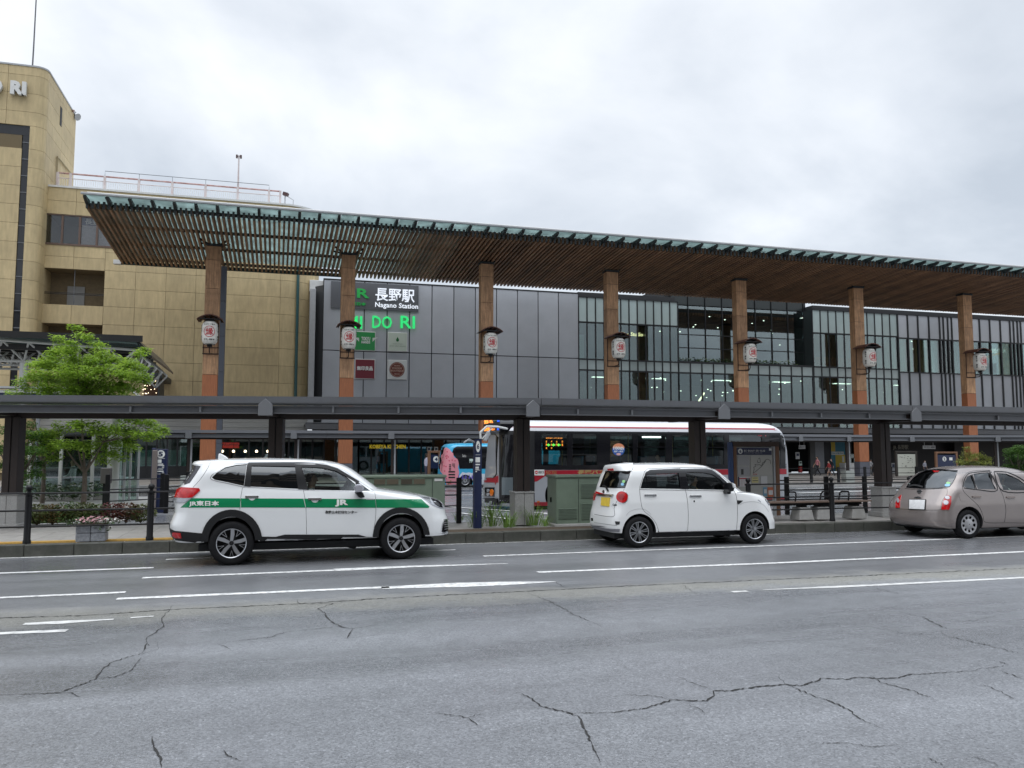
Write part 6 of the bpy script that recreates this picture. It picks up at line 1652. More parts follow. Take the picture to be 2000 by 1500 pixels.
suv.d('rear_reflector', [(124, 612), (172, 616), (178, 648), (142, 646), (122, 632)], M_redl, .014, .02, 10)
suv.d('fog_lamp_bezel', [(1806, 614), (1822, 530), (1862, 527), (1866, 560), (1856, 606), (1830, 622)], M_chrome, .006, .02, 8); suv.d('fog_lamp', [(1813, 608), (1828, 538), (1855, 535), (1858, 560), (1850, 600), (1828, 612)], M_gloss, .011, .02, 8)
for j in range(4): suv.d('fog_lamp_slat', [(1830, 548 + j * 14), (1852, 545 + j * 14), (1850, 549 + j * 14), (1829, 552 + j * 14)], M_silver, .014, .01, 8)
suv.d('rear_glass_garnish', [(236, 186), (296, 196), (270, 240), (228, 300), (195, 312), (182, 300), (214, 250), (236, 208)], mat('dark_grey_gloss', (.05, .05, .058), .25), .006, .02, 8)
def handle(car, x, y, w=86, h=26, m=None):
    car.d('door_handle_recess', ell(x, y + 2, w * .27, h * .72, 16), car.paint, .0025, .003, 8)
    o = car.d('door_handle', [(x - w / 2, y - 6), (x + w / 2 - 4, y - 7), (x + w / 2, y), (x + w / 2 - 4, y + 6), (x - w / 2, y + 5)], m or M_chrome, .022, .02, 8)
handle(suv, 620, 390); handle(suv, 1016, 404)
suv.d('side_badge', [(1338, 400), (1388, 401), (1388, 407), (1338, 407)], M_silver, .004, .01)
decal_text('door_lettering', 'JR', suv.bvh, MATS['white_ink'], suv.root, *z4(1143, 405), *z4(1225, 450), bold=.05, out=.009)
decal_text('side_lettering', 'JR東日本', suv.bvh, MATS['white_ink'], suv.root, *z4(224, 414), *z4(412, 450), bold=.035, out=.009)
decal_text('door_lettering', '長野土木技術センター', suv.bvh, M_ink, suv.root, *z4(1081, 475), *z4(1282, 494), bold=.015, out=.008)
c = aY(*z4(1292, 340), 13.28); k = MB()
k.prism([(c.x - .07, c.z - .01), (c.x - .06, c.z + .07), (c.x + .03, c.z + .085), (c.x + .08, c.z + .03), (c.x + .06, c.z - .04), (c.x - .04, c.z - .05)], 13.2, 13.4, 'y'); k.build('mirror', mat('mirror_cover', (.5, .5, .55), .2, metal=.5), suv.root, bevel=.025, seg=2)
k = MB(); k.prism([(c.x - .05, c.z - .05), (c.x + .06, c.z - .04), (c.x + .1, c.z - .13), (c.x + .02, c.z - .14)], 13.25, 13.5, 'y'); k.build('mirror_foot', M_matte, suv.root, bevel=.015)
c = aY(*z4(432, 150), 13.9); k = MB(); k.prism([(c.x - .09, c.z - .03), (c.x - .085, c.z + .085), (c.x - .05, c.z + .088), (c.x + .03, c.z + .04), (c.x + .1, c.z - .02)], 14.32, 14.38, 'y'); k.build('roof_fin', M_wp, suv.root, bevel=.012)
wx = [aY(*z4(490, 668), 13.45).x, aY(*z4(1562, 640), 13.45).x]
for x in wx: wheel(suv.root, x, 13.46, .337, 0); wheel(suv.root, x, 15.25 - .01, .337, 0, near=False)
suv.finish((.62, 1.58, .07), wx, .40)
seatset(suv.root, (aY(*z4(1000, 300), 13.8).x, aY(*z4(640, 300), 13.8).x), suv.yc, .62); steering(suv.root, aY(*z4(1200, 330), 13.9).x, 13.95, 1.12)
person('person', 'driver of the white and green SUV in a light grey shirt behind the wheel', (aY(*z4(990, 300), 13.9).x, 13.97, -.29), 1.68, 0, 'drive', top=(.35, .36, .36), hair=(.02, .015, .012))
k = MB(); k.box(suv.root.location.x - .5, suv.root.location.x + 3.2, 13.75, 15.0, .2, .3); k.build('underbody', M_core, suv.root)

# ------------------------------------------------------------------ white kei hatchback
z1 = lambda x, y: (1130 + x / 4.2553, 800 + y / 4.2553)
kei = Car('hatchback', 'small upright white hatchback with round red tail lamps and a yellow plate', 'car', 13.85, .735, z1, mat('pearl_white_paint', (.75, .755, .75), .17, coat=.8, var=.012, scale=2))
kei.wz = .29
rear = kei.side([(112, 985), (98, 940), (103, 870), (122, 790), (135, 700), (150, 655)], 1.15) + kei.side([(175, 648), (190, 600), (205, 550), (222, 505), (216, 484)], 1.0) + kei.side([(255, 466), (400, 446), (560, 441)], .8)
front = kei.side([(1600, 1045), (1630, 1010), (1628, 940), (1614, 880), (1590, 800), (1572, 760), (1535, 716), (1490, 696), (1420, 684), (1360, 676)], .35) + kei.side([(1332, 664), (1290, 632)], .4) + kei.side([(1240, 592), (1180, 540), (1110, 490), (1040, 462), (950, 449), (850, 443), (600, 440)], .45)
t_ = min(max(z for z, _ in rear), max(z for z, _ in front))
wd = [(.17, .69), (.24, .72), (.35, .73), (.6, .735), (.8, .73), (.9, .715), (zb(kei, 900, 665), .69), (zb(kei, 900, 500, .12), .60), (t_ - .12, .555), (t_ - .055, .48), (t_ - .012, .3), (t_, .15)]
kei.make(rear, front, wd, aY(*z1(510, 1022), 13.85).x, nlev=80, Lf=((.2, .5), (.9, .5), (1.1, .45), (1.5, .3)), Lr=((.2, .26), (1.0, .22), (1.45, .2)), qf=3.6, qr=4.5)
gl_m = glassmat('tinted_car_glass', (.16, .18, .18), .5)
kei.window([(514, 655), (534, 580), (552, 540), (832, 527), (843, 600), (848, 660)], gl_m); kei.window([(885, 526), (935, 522), (1035, 524), (1110, 538), (1170, 575), (1222, 628), (1226, 668), (915, 662)], gl_c)
kei.d('window_trim', [(549, 538), (560, 520), (592, 503), (840, 490), (848, 495), (1060, 490), (1110, 503), (1170, 548), (1232, 605), (1236, 612), (1224, 630), (1170, 576), (1110, 539), (1035, 524), (940, 522), (886, 527), (835, 527), (552, 540)], M_gloss, .006, .01)
kei.d('window_trim', [(832, 527), (888, 527), (916, 662), (846, 660)], M_gloss, .005, .01)
kei.line('chrome_trim', [(505, 664), (700, 667), (905, 670), (1230, 676)], .8, M_chrome, .004); kei.line('window_divider', [(562, 540), (580, 655)], 1.0, M_gloss, -.004, sm=False)
kei.line('panel_gap', [(543, 520), (565, 500), (600, 492), (840, 482), (1060, 483), (1112, 498), (1240, 595), (1335, 675)], .6, M_gloss)
for pts in ([(547, 520), (525, 590), (508, 655), (515, 740), (535, 830), (600, 890), (645, 950), (668, 1020)], [(850, 492), (885, 655), (905, 760), (912, 900), (905, 1020)], [(1232, 612), (1300, 690), (1318, 780), (1320, 900), (1310, 1015)], [(668, 1022), (905, 1020), (1308, 1016)], [(450, 512), (440, 450)], [(432, 515), (385, 655)], [(132, 870), (290, 888), (300, 800), (380, 660)], [(1318, 690), (1430, 690), (1520, 712)]):
    kei.line('panel_gap', pts, .55)
X1 = lambda pts: [z1(*p_) for p_ in pts]
rg = [(178, 642), (195, 595), (212, 548), (226, 515), (330, 508), (432, 512), (418, 560), (396, 610), (384, 650), (280, 650)]
kei.window(rg, gl_m, dirv=(1, 0, 0), mirror=False, name='rear_window', out=-.008)
kei.line('rear_window_trim', rg + [rg[0]], 1.3, M_gloss, .003, sm=False)
kei.d('spoiler', [(218, 484), (240, 472), (400, 452), (452, 455), (440, 512), (400, 514), (330, 508), (228, 512), (222, 500)], kei.paint, .03, .05, 10)
kei.d('stop_lamp', [(255, 490), (300, 487), (306, 500), (260, 506)], M_redl, .042, .02, 8)
kei.d('tail_lamp_bezel', ell(364, 728, 49, 52), M_chrome, .008, .02, 8); kei.d('tail_lamp', ell(363, 728, 44, 47), M_redl, .02, .03, 8); kei.d('tail_lamp_inner', ell(360, 728, 22, 24), mat('deep_red_lamp', (.25, .0, .004), .15, coat=.5), .026, .03, 8)
kei.d('tail_lamp', [(130, 680), (143, 678), (146, 716), (134, 752), (124, 756)], M_redl, .01, .03, 8)
kei.d('tailgate_garnish', [(145, 702), (298, 708), (280, 726), (150, 714)], M_chrome, .02, .03, 8)
kei.d('number_plate', [(193, 728), (264, 733), (257, 806), (188, 797)], mat('yellow_plate', (.70, .50, .06), .5, var=.12, scale=9), .012, .02, 8)
kei.line('rear_wiper', [(200, 634), (228, 640), (250, 680)], 3, M_matte, .012); kei.line('bumper_crease', [(130, 938), (250, 955), (320, 965)], .9, mat('grey_line', (.25, .25, .25), .5), .002)
kei.d('bumper_reflector', [(303, 928), (345, 930), (340, 955), (310, 957)], M_gloss, .005, .01); kei.d('bumper_reflector', [(105, 900), (120, 903), (121, 926), (106, 924)], M_gloss, .005, .01)
kei.d('bumper_lip', [(100, 958), (150, 975), (260, 990), (344, 992), (340, 1016), (240, 1012), (140, 990), (100, 978)], mat('dull_silver', (.25, .25, .27), .35, metal=.4), .012, .02, 10)
kei.d('sticker', ell(375, 597, 13, 12), mat('sticker_green', (.3, .6, .25), .5), .0, .006, 8); kei.d('sticker', ell(365, 620, 14, 12), mat('sticker_blue', (.25, .5, .7), .5), .0, .006, 8)
decal_text('side_badge', 'Cast', kei.bvh, M_matte, kei.root, *z1(284, 782), *z1(318, 800), out=.004, bold=.02)
k_badge = kei.d('side_badge', [(1318, 754), (1366, 756), (1350, 772), (1328, 788), (1320, 778)], M_matte, .006, .01, 8); kei.d('tailgate_badge', ell(210, 682, 11, 14), M_chrome, .008, .02, 8)
handle(kei, 596, 712, 100, 26); handle(kei, 970, 720, 98, 26); kei.d('key_lock', ell(960, 762, 6, 8, 10), M_gloss, .004, .01)
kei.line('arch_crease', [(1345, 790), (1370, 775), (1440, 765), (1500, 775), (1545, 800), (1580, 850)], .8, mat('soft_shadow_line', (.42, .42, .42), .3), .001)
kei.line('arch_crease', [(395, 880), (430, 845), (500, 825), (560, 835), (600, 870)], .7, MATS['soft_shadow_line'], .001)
kei.d('sill_trim', [(662, 1034), (1332, 1028), (1334, 1044), (662, 1052)], MATS['dull_silver'], .01, .02, 20)
kei.d('head_lamp', [(1550, 728), (1572, 752), (1588, 790), (1580, 795), (1560, 765)], M_clear, .006, .02, 8)
c = aY(*z1(1262, 650), 13.7); k = MB(); k.prism([(c.x - .06, c.z - .03), (c.x - .05, c.z + .1), (c.x + .04, c.z + .08), (c.x + .07, c.z), (c.x + .05, c.z - .06), (c.x - .04, c.z - .08)], 13.66, 13.85, 'y'); k.build('mirror', M_gloss, kei.root, bevel=.02, seg=2)
k = MB(); k.prism([(c.x + .0, c.z + .1), (c.x + .07, c.z + .07), (c.x + .09, c.z - .01), (c.x + .03, c.z - .0)], 13.63, 13.8, 'y'); k.build('mirror_cover', kei.paint, kei.root, bevel=.015, seg=2)
k = MB(); k.box(c.x - .04, c.x + .05, 13.75, 13.95, c.z - .12, c.z - .05); k.build('mirror_foot', M_gloss, kei.root, bevel=.015)
c = aY(*z1(420, 442), 14.5); k = MB(); k.tube([(c.x, 14.55, c.z - .02), (c.x - .14, 14.55, c.z + .045)], [.012, .005], 5); k.box(c.x - .04, c.x + .08, 14.53, 14.57, c.z - .03, c.z); k.build('roof_aerial', M_matte, kei.root)
wx = [aY(*z1(510, 1022), 13.85).x, aY(*z1(1472, 1000), 13.85).x]
for x in wx: wheel(kei.root, x, 13.87, .285, 1, w=.17); wheel(kei.root, x, 15.30, .285, 1, near=False, w=.17)
kei.finish((.62, t_ - .1, .055), wx, .33)
seatset(kei.root, (aY(*z1(985, 600), 14.2).x, aY(*z1(640, 600), 14.2).x), kei.yc, .62, wy=.3, h=.48); steering(kei.root, aY(*z1(1130, 640), 14.2).x, 14.25, 1.02, .17)
person('person', 'driver of the small white hatchback in a tan jacket with arm on the wheel', (aY(*z1(960, 600), 14.2).x, 14.27, -.30), 1.6, 0, 'drive', top=(.40, .26, .14), hair=(.02, .015, .012))
k = MB(); k.box(wx[0] - .4, wx[1] + .4, 14.1, 15.1, .16, .3); k.build('underbody', M_core, kei.root)

# ------------------------------------------------------------------ pinkish beige compact
z2 = lambda x, y: (1500 + x / 4, 800 + y / 4)
mic = Car('hatchback', 'rounded champagne pink hatchback with a blurred white plate, cut by the frame', 'car', 13.5, .82, z2, mat('champagne_paint', (.27, .235, .222), .25, metal=.35, coat=.6, var=.03, scale=3))
mic.wz = .31
rear = mic.side([(1035, 898), (1005, 880), (993, 830), (992, 775), (1003, 735), (1028, 690), (1056, 645), (1078, 608), (1108, 566), (1155, 515), (1215, 470), (1270, 453)], 1.16) + mic.side([(1400, 443), (1520, 437)], .9)
front = mic.side([(2560, 885), (2600, 850), (2610, 780), (2590, 730), (2540, 690)], .3) + mic.side([(2400, 652), (2250, 634), (2170, 622), (2100, 580), (2000, 518), (1900, 472), (1800, 449), (1700, 440), (1580, 437)], .8)
t_ = min(max(z for z, _ in rear), max(z for z, _ in front))
wd = [(.16, .76), (.25, .80), (.4, .82), (.65, .82), (.85, .80), (.98, .775), (1.1, .70), (1.3, .60), (t_ - .13, .52), (t_ - .06, .42), (t_ - .015, .26), (t_, .12)]
mic.make(rear, front, wd, aY(*z2(1580, 893), 13.5).x, nlev=80, Lf=((.2, .6), (.9, .7), (1.4, .5)), Lr=((.2, .42), (.8, .4), (1.1, .4), (1.45, .35)), qf=3.2, qr=3.4)
rgl = [(1082, 608), (1100, 580), (1135, 535), (1180, 500), (1235, 474), (1340, 468), (1482, 476), (1465, 530), (1440, 575), (1418, 602), (1330, 614), (1200, 616)]
mic.window(rgl, gl_d, dirv=Vector((.86, .5, 0)), mirror=False, name='rear_window', out=-.006, a=.2, b=.36)
mic.line('rear_window_trim', rgl + [rgl[0]], 1.6, M_gloss, .003, sm=False)
mic.d('stop_lamp', [(1284, 476), (1338, 476), (1325, 487), (1298, 488)], M_redl, .0, .02, 8)
mic.window([(1602, 502), (1660, 495), (1720, 490), (1752, 560), (1782, 624), (1640, 620), (1615, 560)], gl_d); mic.window([(1530, 602), (1536, 565), (1555, 525), (1588, 508), (1612, 575), (1622, 618), (1565, 615)], gl_d, name='quarter_window')
mic.window([(1778, 495), (1860, 500), (1960, 545), (2035, 600), (2055, 632), (1838, 628), (1812, 560)], gl_c)
mic.line('window_trim', [(1524, 606), (1530, 560), (1552, 515), (1590, 494), (1720, 481), (1735, 490), (1790, 630), (1640, 626), (1530, 612)], 1.6, M_matte, .004)
mic.line('window_trim', [(1766, 484), (1860, 489), (1960, 530), (2060, 606), (2080, 640), (1835, 636), (1766, 490)], 1.8, M_matte, .004); mic.line('window_trim', [(1594, 505), (1628, 620)], 1.6, M_matte, .003, sm=False)
for pts in ([(1515, 585), (1522, 540), (1548, 500), (1590, 482), (1660, 474), (1735, 474)], [(1742, 480), (1800, 600), (1838, 680), (1858, 780), (1848, 880)], [(1515, 585), (1530, 640), (1590, 700), (1650, 760), (1680, 830), (1700, 880), (1848, 884)], [(1398, 612), (1398, 660), (1360, 715), (1350, 780)], [(1003, 772), (1105, 780), (1350, 783), (1420, 745)], [(1068, 616), (1180, 625), (1395, 615)], [(1850, 884), (2050, 886)]):
    mic.line('panel_gap', pts, .6)
mic.line('bumper_crease', [(1000, 840), (1100, 868), (1250, 880), (1400, 888), (1450, 880)], .8, mat('painted_highlight', (.4, .33, .3), .2, metal=.5), .001)  # highlight along the crease painted as a pale line
mic.d('fuel_flap', [(1492, 670), (1530, 662), (1556, 690), (1548, 712), (1505, 714)], mic.paint, .003, .006, 8)
mic.d('tail_lamp', [(1398, 670), (1432, 678), (1428, 730), (1412, 782), (1352, 782), (1360, 738), (1376, 700)], M_redl, .014, .03, 8); mic.d('tail_lamp_lens', ell(1400, 690, 17, 14, 14), M_clear, .022, .02, 8); mic.d('tail_lamp_lens', ell(1388, 728, 19, 17, 14), M_clear, .022, .02, 8)
mic.d('tail_lamp', [(1043, 666), (1012, 698), (1000, 730), (1000, 768), (1030, 768), (1032, 720)], M_redl, .012, .03, 8); mic.d('tail_lamp_lens', ell(1020, 712, 10, 18, 12), M_clear, .02, .02, 8)
mic.d('plate_frame', [(1103, 702), (1236, 704), (1231, 786), (1102, 781)], M_matte, .014, .03, 10); mic.d('number_plate', [(1109, 708), (1230, 710), (1225, 781), (1108, 776)], mat('blurred_plate', (.60, .60, .60), .5, var=.12, scale=14), .02, .02, 10)
mic.d('badge', ell(1186, 641, 17, 17, 18), M_chrome, .012, .02, 8); mic.d('badge_bar', [(1166, 637), (1206, 637), (1206, 645), (1166, 645)], M_matte, .016, .01, 8)
mic.d('tailgate_handle', ell(1172, 694, 28, 12, 16, math.pi, 2 * math.pi), M_chrome, .012, .02, 8)
mic.line('rear_wiper', [(1100, 600), (1150, 592), (1212, 606)], 3.2, M_matte, .012); 
for cx_, cy_, rx_, m_ in ((1408, 573, 17, 'sticker_green'), (1402, 590, 22, 'sticker_blue'), (1101, 578, 8, 'pale_box')): mic.d('sticker', ell(cx_, cy_, rx_, rx_ * .5), MATS[m_], .0, .008, 8)
M_hd = mat('champagne_handle', (.2, .16, .145), .2, metal=.6, coat=.5)
handle(mic, 1628, 682, 66, 22, M_hd); handle(mic, 1894, 686, 66, 22, M_hd)
wx = [aY(*z2(1580, 893), 13.5).x]; wx.append(wx[0] + 2.43)
for x in wx: wheel(mic.root, x, 13.53, .29, 2, w=.17); wheel(mic.root, x, 15.1, .29, 2, near=False, w=.17)
mic.finish((.6, t_ - .11, .055), wx, .335)
seatset(mic.root, (aY(*z2(1870, 590), 13.9).x - .05, aY(*z2(1640, 590), 13.9).x), mic.yc, .58, wy=.34, h=.46); steering(mic.root, aY(*z2(1890, 610), 13.9).x + .35, 13.97, 1.0, .17)
person('person', 'driver of the champagne pink hatchback in a dark cap, hand on the wheel', (aY(*z2(1850, 590), 13.9).x - .05, 13.98, -.34), 1.62, 0, 'drive', top=(.5, .5, .48), cap=(.03, .025, .03), hair=(.02, .02, .02))
k = MB(); k.box(wx[0] - .5, wx[1] + .4, 13.85, 15.0, .16, .3); k.build('underbody', M_core, mic.root)

# ------------------------------------------------------------------ city bus
TZ = -.02
z8 = lambda x, y: (660 + x / 4, 760 + y / 4)
z5 = lambda x, y: (900 + x / 6.52, 800 + y / 6.52)
z3 = lambda x, y: (1400 + x / 8.335, 820 + y / 8.335)
M_bsil = mat('bus_silver', (.35, .365, .39), .3, metal=.25, coat=.3, var=.03, scale=1)
M_bred = mat('bus_red', (.30, .006, .018), .3, coat=.4)
idz = lambda x, y: (x, y)
BY = 24.2
bus = Car('city_bus', 'white and silver city bus with dark red stripes parked behind the island canopy', 'bus', BY, 1.22, idz, M_bsil)
Xf, Xr = aY(973.5, 900, BY).x, aY(1547, 900, BY).x
b0 = .1
rear_ = [(b0, Xr - .04), (.6, Xr), (1.6, Xr - .02), (2.3, Xr - .12), (2.6, Xr - .35), (2.74, Xr - .7), (2.79, Xr - 2.0)]
front_ = [(b0, Xf + .10), (.35, Xf + .0), (.6, Xf + .02), (1.0, Xf + .08), (1.5, Xf + .12), (2.3, Xf + .2), (2.6, Xf + .35), (2.74, Xf + .7), (2.79, Xf + 2.0)]
wdb = [(b0, 1.18), (.3, 1.22), (1.3, 1.22), (2.2, 1.19), (2.5, 1.14), (2.62, 1.02), (2.72, .75), (2.79, .35)]
rf = [(z, x) for z, x in front_]; 
# the bus points to the left, so its nose is the low-x end
bus.make(rf, rear_, wdb, Xf + 5, nlev=60, Lf=((0, .25),), Lr=((0, .3),), qf=6, qr=5, bow=.0, nS=40)
wz_ = lambda py, px=1250: aY(px, py, BY + .05).z
sx = lambda pts: [(x, y) for x, y in pts]
def R4(x0, x1, t0, t1):  # band on the flat bus side between photograph columns, heights from the rear-end figures
    def yy(x, z): 
        p = Vector((aY(x, 880, BY).x, BY, z)); return None
    return [(x0, pyz(x0, t0)), (x1, pyz(x1, t0)), (x1, pyz(x1, t1)), (x0, pyz(x0, t1))]
def pyz(px, z, Y=BY + .03):
    """photograph row at which height z on the bus side shows in column px"""
    lo, hi = 760, 1040
    for _ in range(40):
        m = (lo + hi) / 2
        if aY(px, m, Y).z > z: lo = m
        else: hi = m
    return (lo + hi) / 2
zt0, zt1, zr0, zr1, zk0, zk1 = wz_(843.5), wz_(916.8), wz_(917), wz_(928.5), wz_(973, 1500), wz_(984, 1500)
zl0, zl1 = wz_(834.3), wz_(837.3)
bus.d('roof_line', R4(985, 1543, zl0, zl1), M_bred, .004, .008, 30)
bus.d('side_stripe', R4(1043, 1546, zr0 - .01, zr1), M_bred, .004, .008, 30); bus.d('side_stripe', [(1043, pyz(1043, zr1) - 1), (1066, pyz(1066, zr1) - 1), (1058, 934), (1049, 940), (1043, 941)], M_bred, .004, .008)
bus.d('skirt_stripe', R4(1043, 1546, zk0, zk1), M_bred, .004, .008, 30)
zw0, zw1 = zt0 - .08, wz_(908)
wins = [(1058, 1108), (1118, 1166), (1192, 1236), (1245, 1300), (1313, 1350), (1380, 1414), (1424, 1488), (1494, 1524)]
gl_b = glassmat('bus_glass', (.42, .56, .52), .38)
e0 = 1044
bus.d('window_band', R4(e0, 1534, zt0, zw0), M_gloss, .006, .01, 30); bus.d('window_band', R4(e0, 1534, zw1, zt1), M_gloss, .006, .01, 30)
for a, b in wins + [(1534, 1534)]: bus.d('window_pillar', R4(e0, a, zw0, zw1), M_gloss, .006, .01, 30); e0 = b
for a, b in wins:
    bus.window(R4(a, b, zw0, zw1), gl_b, step=30)
    zm = zw0 - (zw0 - zw1) * .42; bus.line('window_bar', [(a, pyz(a, zm)), (b, pyz(b, zm))], 1.6, M_gloss, .001, sm=False)
# front door and windscreen
bus.d('door_surround', R4(975, 1044, zt0, .2)[:2] + R4(975, 1044, zt0, .2)[2:], M_matte, .004, .01, 20)
for a, b in ((979, 1003), (1008, 1030)): bus.d('door_leaf', R4(a, b, zt0 - .12, .35), M_gloss, .008, .01, 20); bus.window(R4(a + 1.5, b - 1.5, zt0 - .18, 1.05), gl_b, mirror=False, name='door_window'); bus.d('door_panel', R4(a + 1.5, b - 1.5, .98, .45), mat('door_pane_grey', (.10, .12, .13), .25), .012, .01, 20)
bus.window([z5(272, 318), z5(435, 318), z5(447, 340), z5(446, 820), z5(410, 862), z5(272, 862)], glassmat('windscreen_glass', (.4, .45, .44), .12), dirv=(1, 0, 0), mirror=False, name='windscreen', a=.3, b=.3)
bus.line('windscreen_trim', [z5(262, 312), z5(440, 312), z5(455, 335), z5(455, 825), z5(418, 872), z5(262, 872)], 1.6, M_gloss, .004, sm=False)
bus.d('front_stripe', [z5(240, 868), z5(420, 872), z5(458, 845), z5(480, 840), z5(480, 930), z5(240, 925)], M_bred, .006, .01)
bus.d('head_lamp_panel', [z5(306, 990), z5(432, 990), z5(432, 1110), z5(306, 1105)], M_gloss, .008, .02); bus.d('indicator_lamp', ell(*z5(398, 1055), 3.4, 6.8, 16), M_orange, .02, .02, 6)
bus.d('head_lamp', ell(*z5(352, 1030), 2.4, 3.2, 14), M_clear, .02, .02, 6); bus.d('head_lamp', ell(*z5(352, 1080), 2.4, 3.2, 14), M_clear, .02, .02, 6)
bus.d('bumper', [z5(200, 1120), z5(478, 1130), z5(478, 1225), z5(440, 1228), z5(300, 1205), z5(200, 1180)], M_matte, .06, .08); bus.d('fog_lamp', ell(*z5(402, 1175), 3, 3.4, 14), M_clear, .07, .02, 6)
bus.d('grille', [z5(268, 975), z5(300, 977), z5(300, 1060), z5(268, 1058)], mat('grille_grey', (.28, .29, .3), .5), .006, .01)
k = MB(); c0 = aY(*z5(218, 150), BY + 2.3); c1 = aY(*z5(425, 150), BY + .1); zt_a, zt_b = aY(*z5(320, 140), BY + 1).z, aY(*z5(320, 285), BY + 1).z
Xd = Xf + .06
k.prism([(BY + .12, zt_b), (BY + 2.2, zt_b), (BY + 2.2, zt_a - .1), (BY + 2.05, zt_a), (BY + .25, zt_a), (BY + .12, zt_a - .1)], Xd, Xd + .5, 'x'); k.build('destination_box', M_gloss, bus.root, bevel=.03)
M_led = mat('orange_led', (.9, .3, .05), .5, emit=(1, .28, .04), es=1.3); M_ledg = mat('green_led', (.2, .7, .1), .5, emit=(.25, 1, .12), es=1.2); M_blue = mat('blue_lamp', (.02, .08, .6), .3, emit=(.02, .12, 1), es=.6)
text('destination_led', '長野駅', (Xd - .012, BY + 2.0, zt_b + .28), (0, -1, 0), UZ, w=1.1, h=.22, m=M_led, parent=bus.root, depth=.004, bold=.02); text('destination_led', '善光寺 大門', (Xd - .012, BY + 2.0, zt_b + .05), (0, -1, 0), UZ, w=1.3, h=.15, m=M_led, parent=bus.root, depth=.004, bold=.02)
for j in (0, 1): k = MB(); k.box(Xd - .02, Xd + .02, BY + .18, BY + .32, zt_b + .04 + j * .26, zt_b + .16 + j * .26); k.build('marker_lamp', M_blue, bus.root)
k = MB(); A = [aY(*z5(590, 245), BY + .1), aY(*z5(470, 220), BY - .05), aY(*z5(330, 215), BY - .1), aY(*z5(250, 290), BY - .1), aY(*z5(252, 370), BY - .1)]; k.tube(A, .035, 8)
k.tube([aY(*z5(400, 230), BY - .08), aY(*z5(340, 300), BY - .1), aY(*z5(270, 375), BY - .1)], .02, 6); k.build('mirror_arm', M_white, bus.root, smooth=True)
c = aY(*z5(330, 335), BY - .1); k = MB(); k.prism([(c.x - .1, c.z - .14), (c.x - .02, c.z - .17), (c.x + .1, c.z + .05), (c.x + .08, c.z + .16), (c.x, c.z + .13)], BY - .2, BY, 'y'); k.build('mirror', M_lgrey, bus.root, bevel=.03, seg=2)
# LED panel behind the first side window, signs and the centenary sticker
k = MB(); p, q_ = aY(1060, 880, BY + .12), aY(1107, 850, BY + .12); k.box(p.x, q_.x, BY + .12, BY + .16, p.z, q_.z); k.build('route_display', M_gloss, bus.root)
T('route_led', '長野県庁 大門 善光寺', 1066, 854.5, 1099, 857, M_led, bus.root, BY + .11, .003, .02)
for x, s in ((1066, '長野駅'), (1076, '善光寺'), (1086, '大門'), (1097, '権堂')):
    for j, ch in enumerate(s): T('route_led', ch, x, 860.5 + j * 6, x + 2.6, 865 + j * 6, M_led, bus.root, BY + .11, .003, .05)
for x in (1071.5, 1081.5, 1091.5): k = MB(); c = aY(x, 869, BY + .11); k.prism([(c.x - .06, c.z), (c.x, c.z + .05), (c.x, c.z + .02), (c.x + .05, c.z + .02), (c.x + .05, c.z - .02), (c.x, c.z - .02), (c.x, c.z - .05)], BY + .105, BY + .115); k.build('arrow_led', M_ledg, bus.root)
cc = (1208, 878); bus.d('round_sticker', ell(*cc, 12.2, 12.2, 28), mat('sticker_navy', (.02, .10, .38), .4), .002, .004, 8); bus.d('sticker_top', ell(cc[0], cc[1] - 3, 11.4, 9, 20, math.pi, 2 * math.pi), mat('sticker_orange', (.65, .25, .12), .5), .004, .003, 8)
decal_text('sticker_lettering', '100th', bus.bvh, MATS['white_ink'], bus.root, 1198, 872, 1218, 878.5, out=.009, bold=.04); decal_text('sticker_lettering', '長野〜東京', bus.bvh, MATS['white_ink'], bus.root, 1199, 880, 1217, 883.5, out=.009, bold=.02)
bus.d('sticker_car', ell(1208, 887, 4.5, 2.4, 14), mat('sticker_pink', (.7, .4, .35), .5), .007, .003, 8)
bus.d('exit_sign', [(1043.5, 917.2), (1063, 917.2), (1063, 928.5), (1043.5, 928.5)], M_white, .01, .006); bus.d('no_entry_mark', ell(1047.5, 922.5, 2.9, 3.1, 16), mat('sign_red', (.5, .01, .02), .5), .014, .004, 8); bus.d('no_entry_bar', [(1045.5, 921.9), (1049.5, 921.9), (1049.5, 923.3), (1045.5, 923.3)], M_white, .016, .003, 8)
decal_text('exit_lettering', '出口', bus.bvh, M_ink, bus.root, 1051.5, 919.5, 1061.5, 924.8, out=.015, bold=.03)
decal_text('fleet_lettering', 'AO 753', bus.bvh, mat('dull_gold', (.30, .20, .07), .5), bus.root, 1065.5, 919.5, 1086.5, 926, out=.009, bold=.0)
decal_text('company_lettering', '長電バス', bus.bvh, mat('gold_ink', (.36, .24, .09), .45), bus.root, 1128, 917.8, 1182, 926.8, out=.009, bold=.05)
decal_text('window_lettering', '30', bus.bvh, M_ink, bus.root, 1318, 848.5, 1328, 853.5, out=.0, bold=.05)
for y in (907, 910, 913): bus.d('vent_slot', [(1536, y), (1545, y + .2), (1545, y + 1.4), (1536, y + 1.2)], M_matte, .004, .01)
for pts in ([(1042, 845), (1042, 985)], [(1522, 928), (1522, 975)], [(1240, 843), (1240, 984)], [(1305, 843), (1305, 984)]): bus.line('panel_gap', pts, .7, M_matte, .006, sm=False)
bus.d('side_marker', [(1049, 978.5), (1054, 978.5), (1054, 981), (1049, 981)], M_orange, .012, .01)
bus.wz = .42
wx = [aY(1098, 960, BY).x + .0, aY(1400, 960, BY).x]
for x in wx: wo = wheel(bus.root, x, BY + .04, .48, 3, w=.28); wo.location.z += TZ
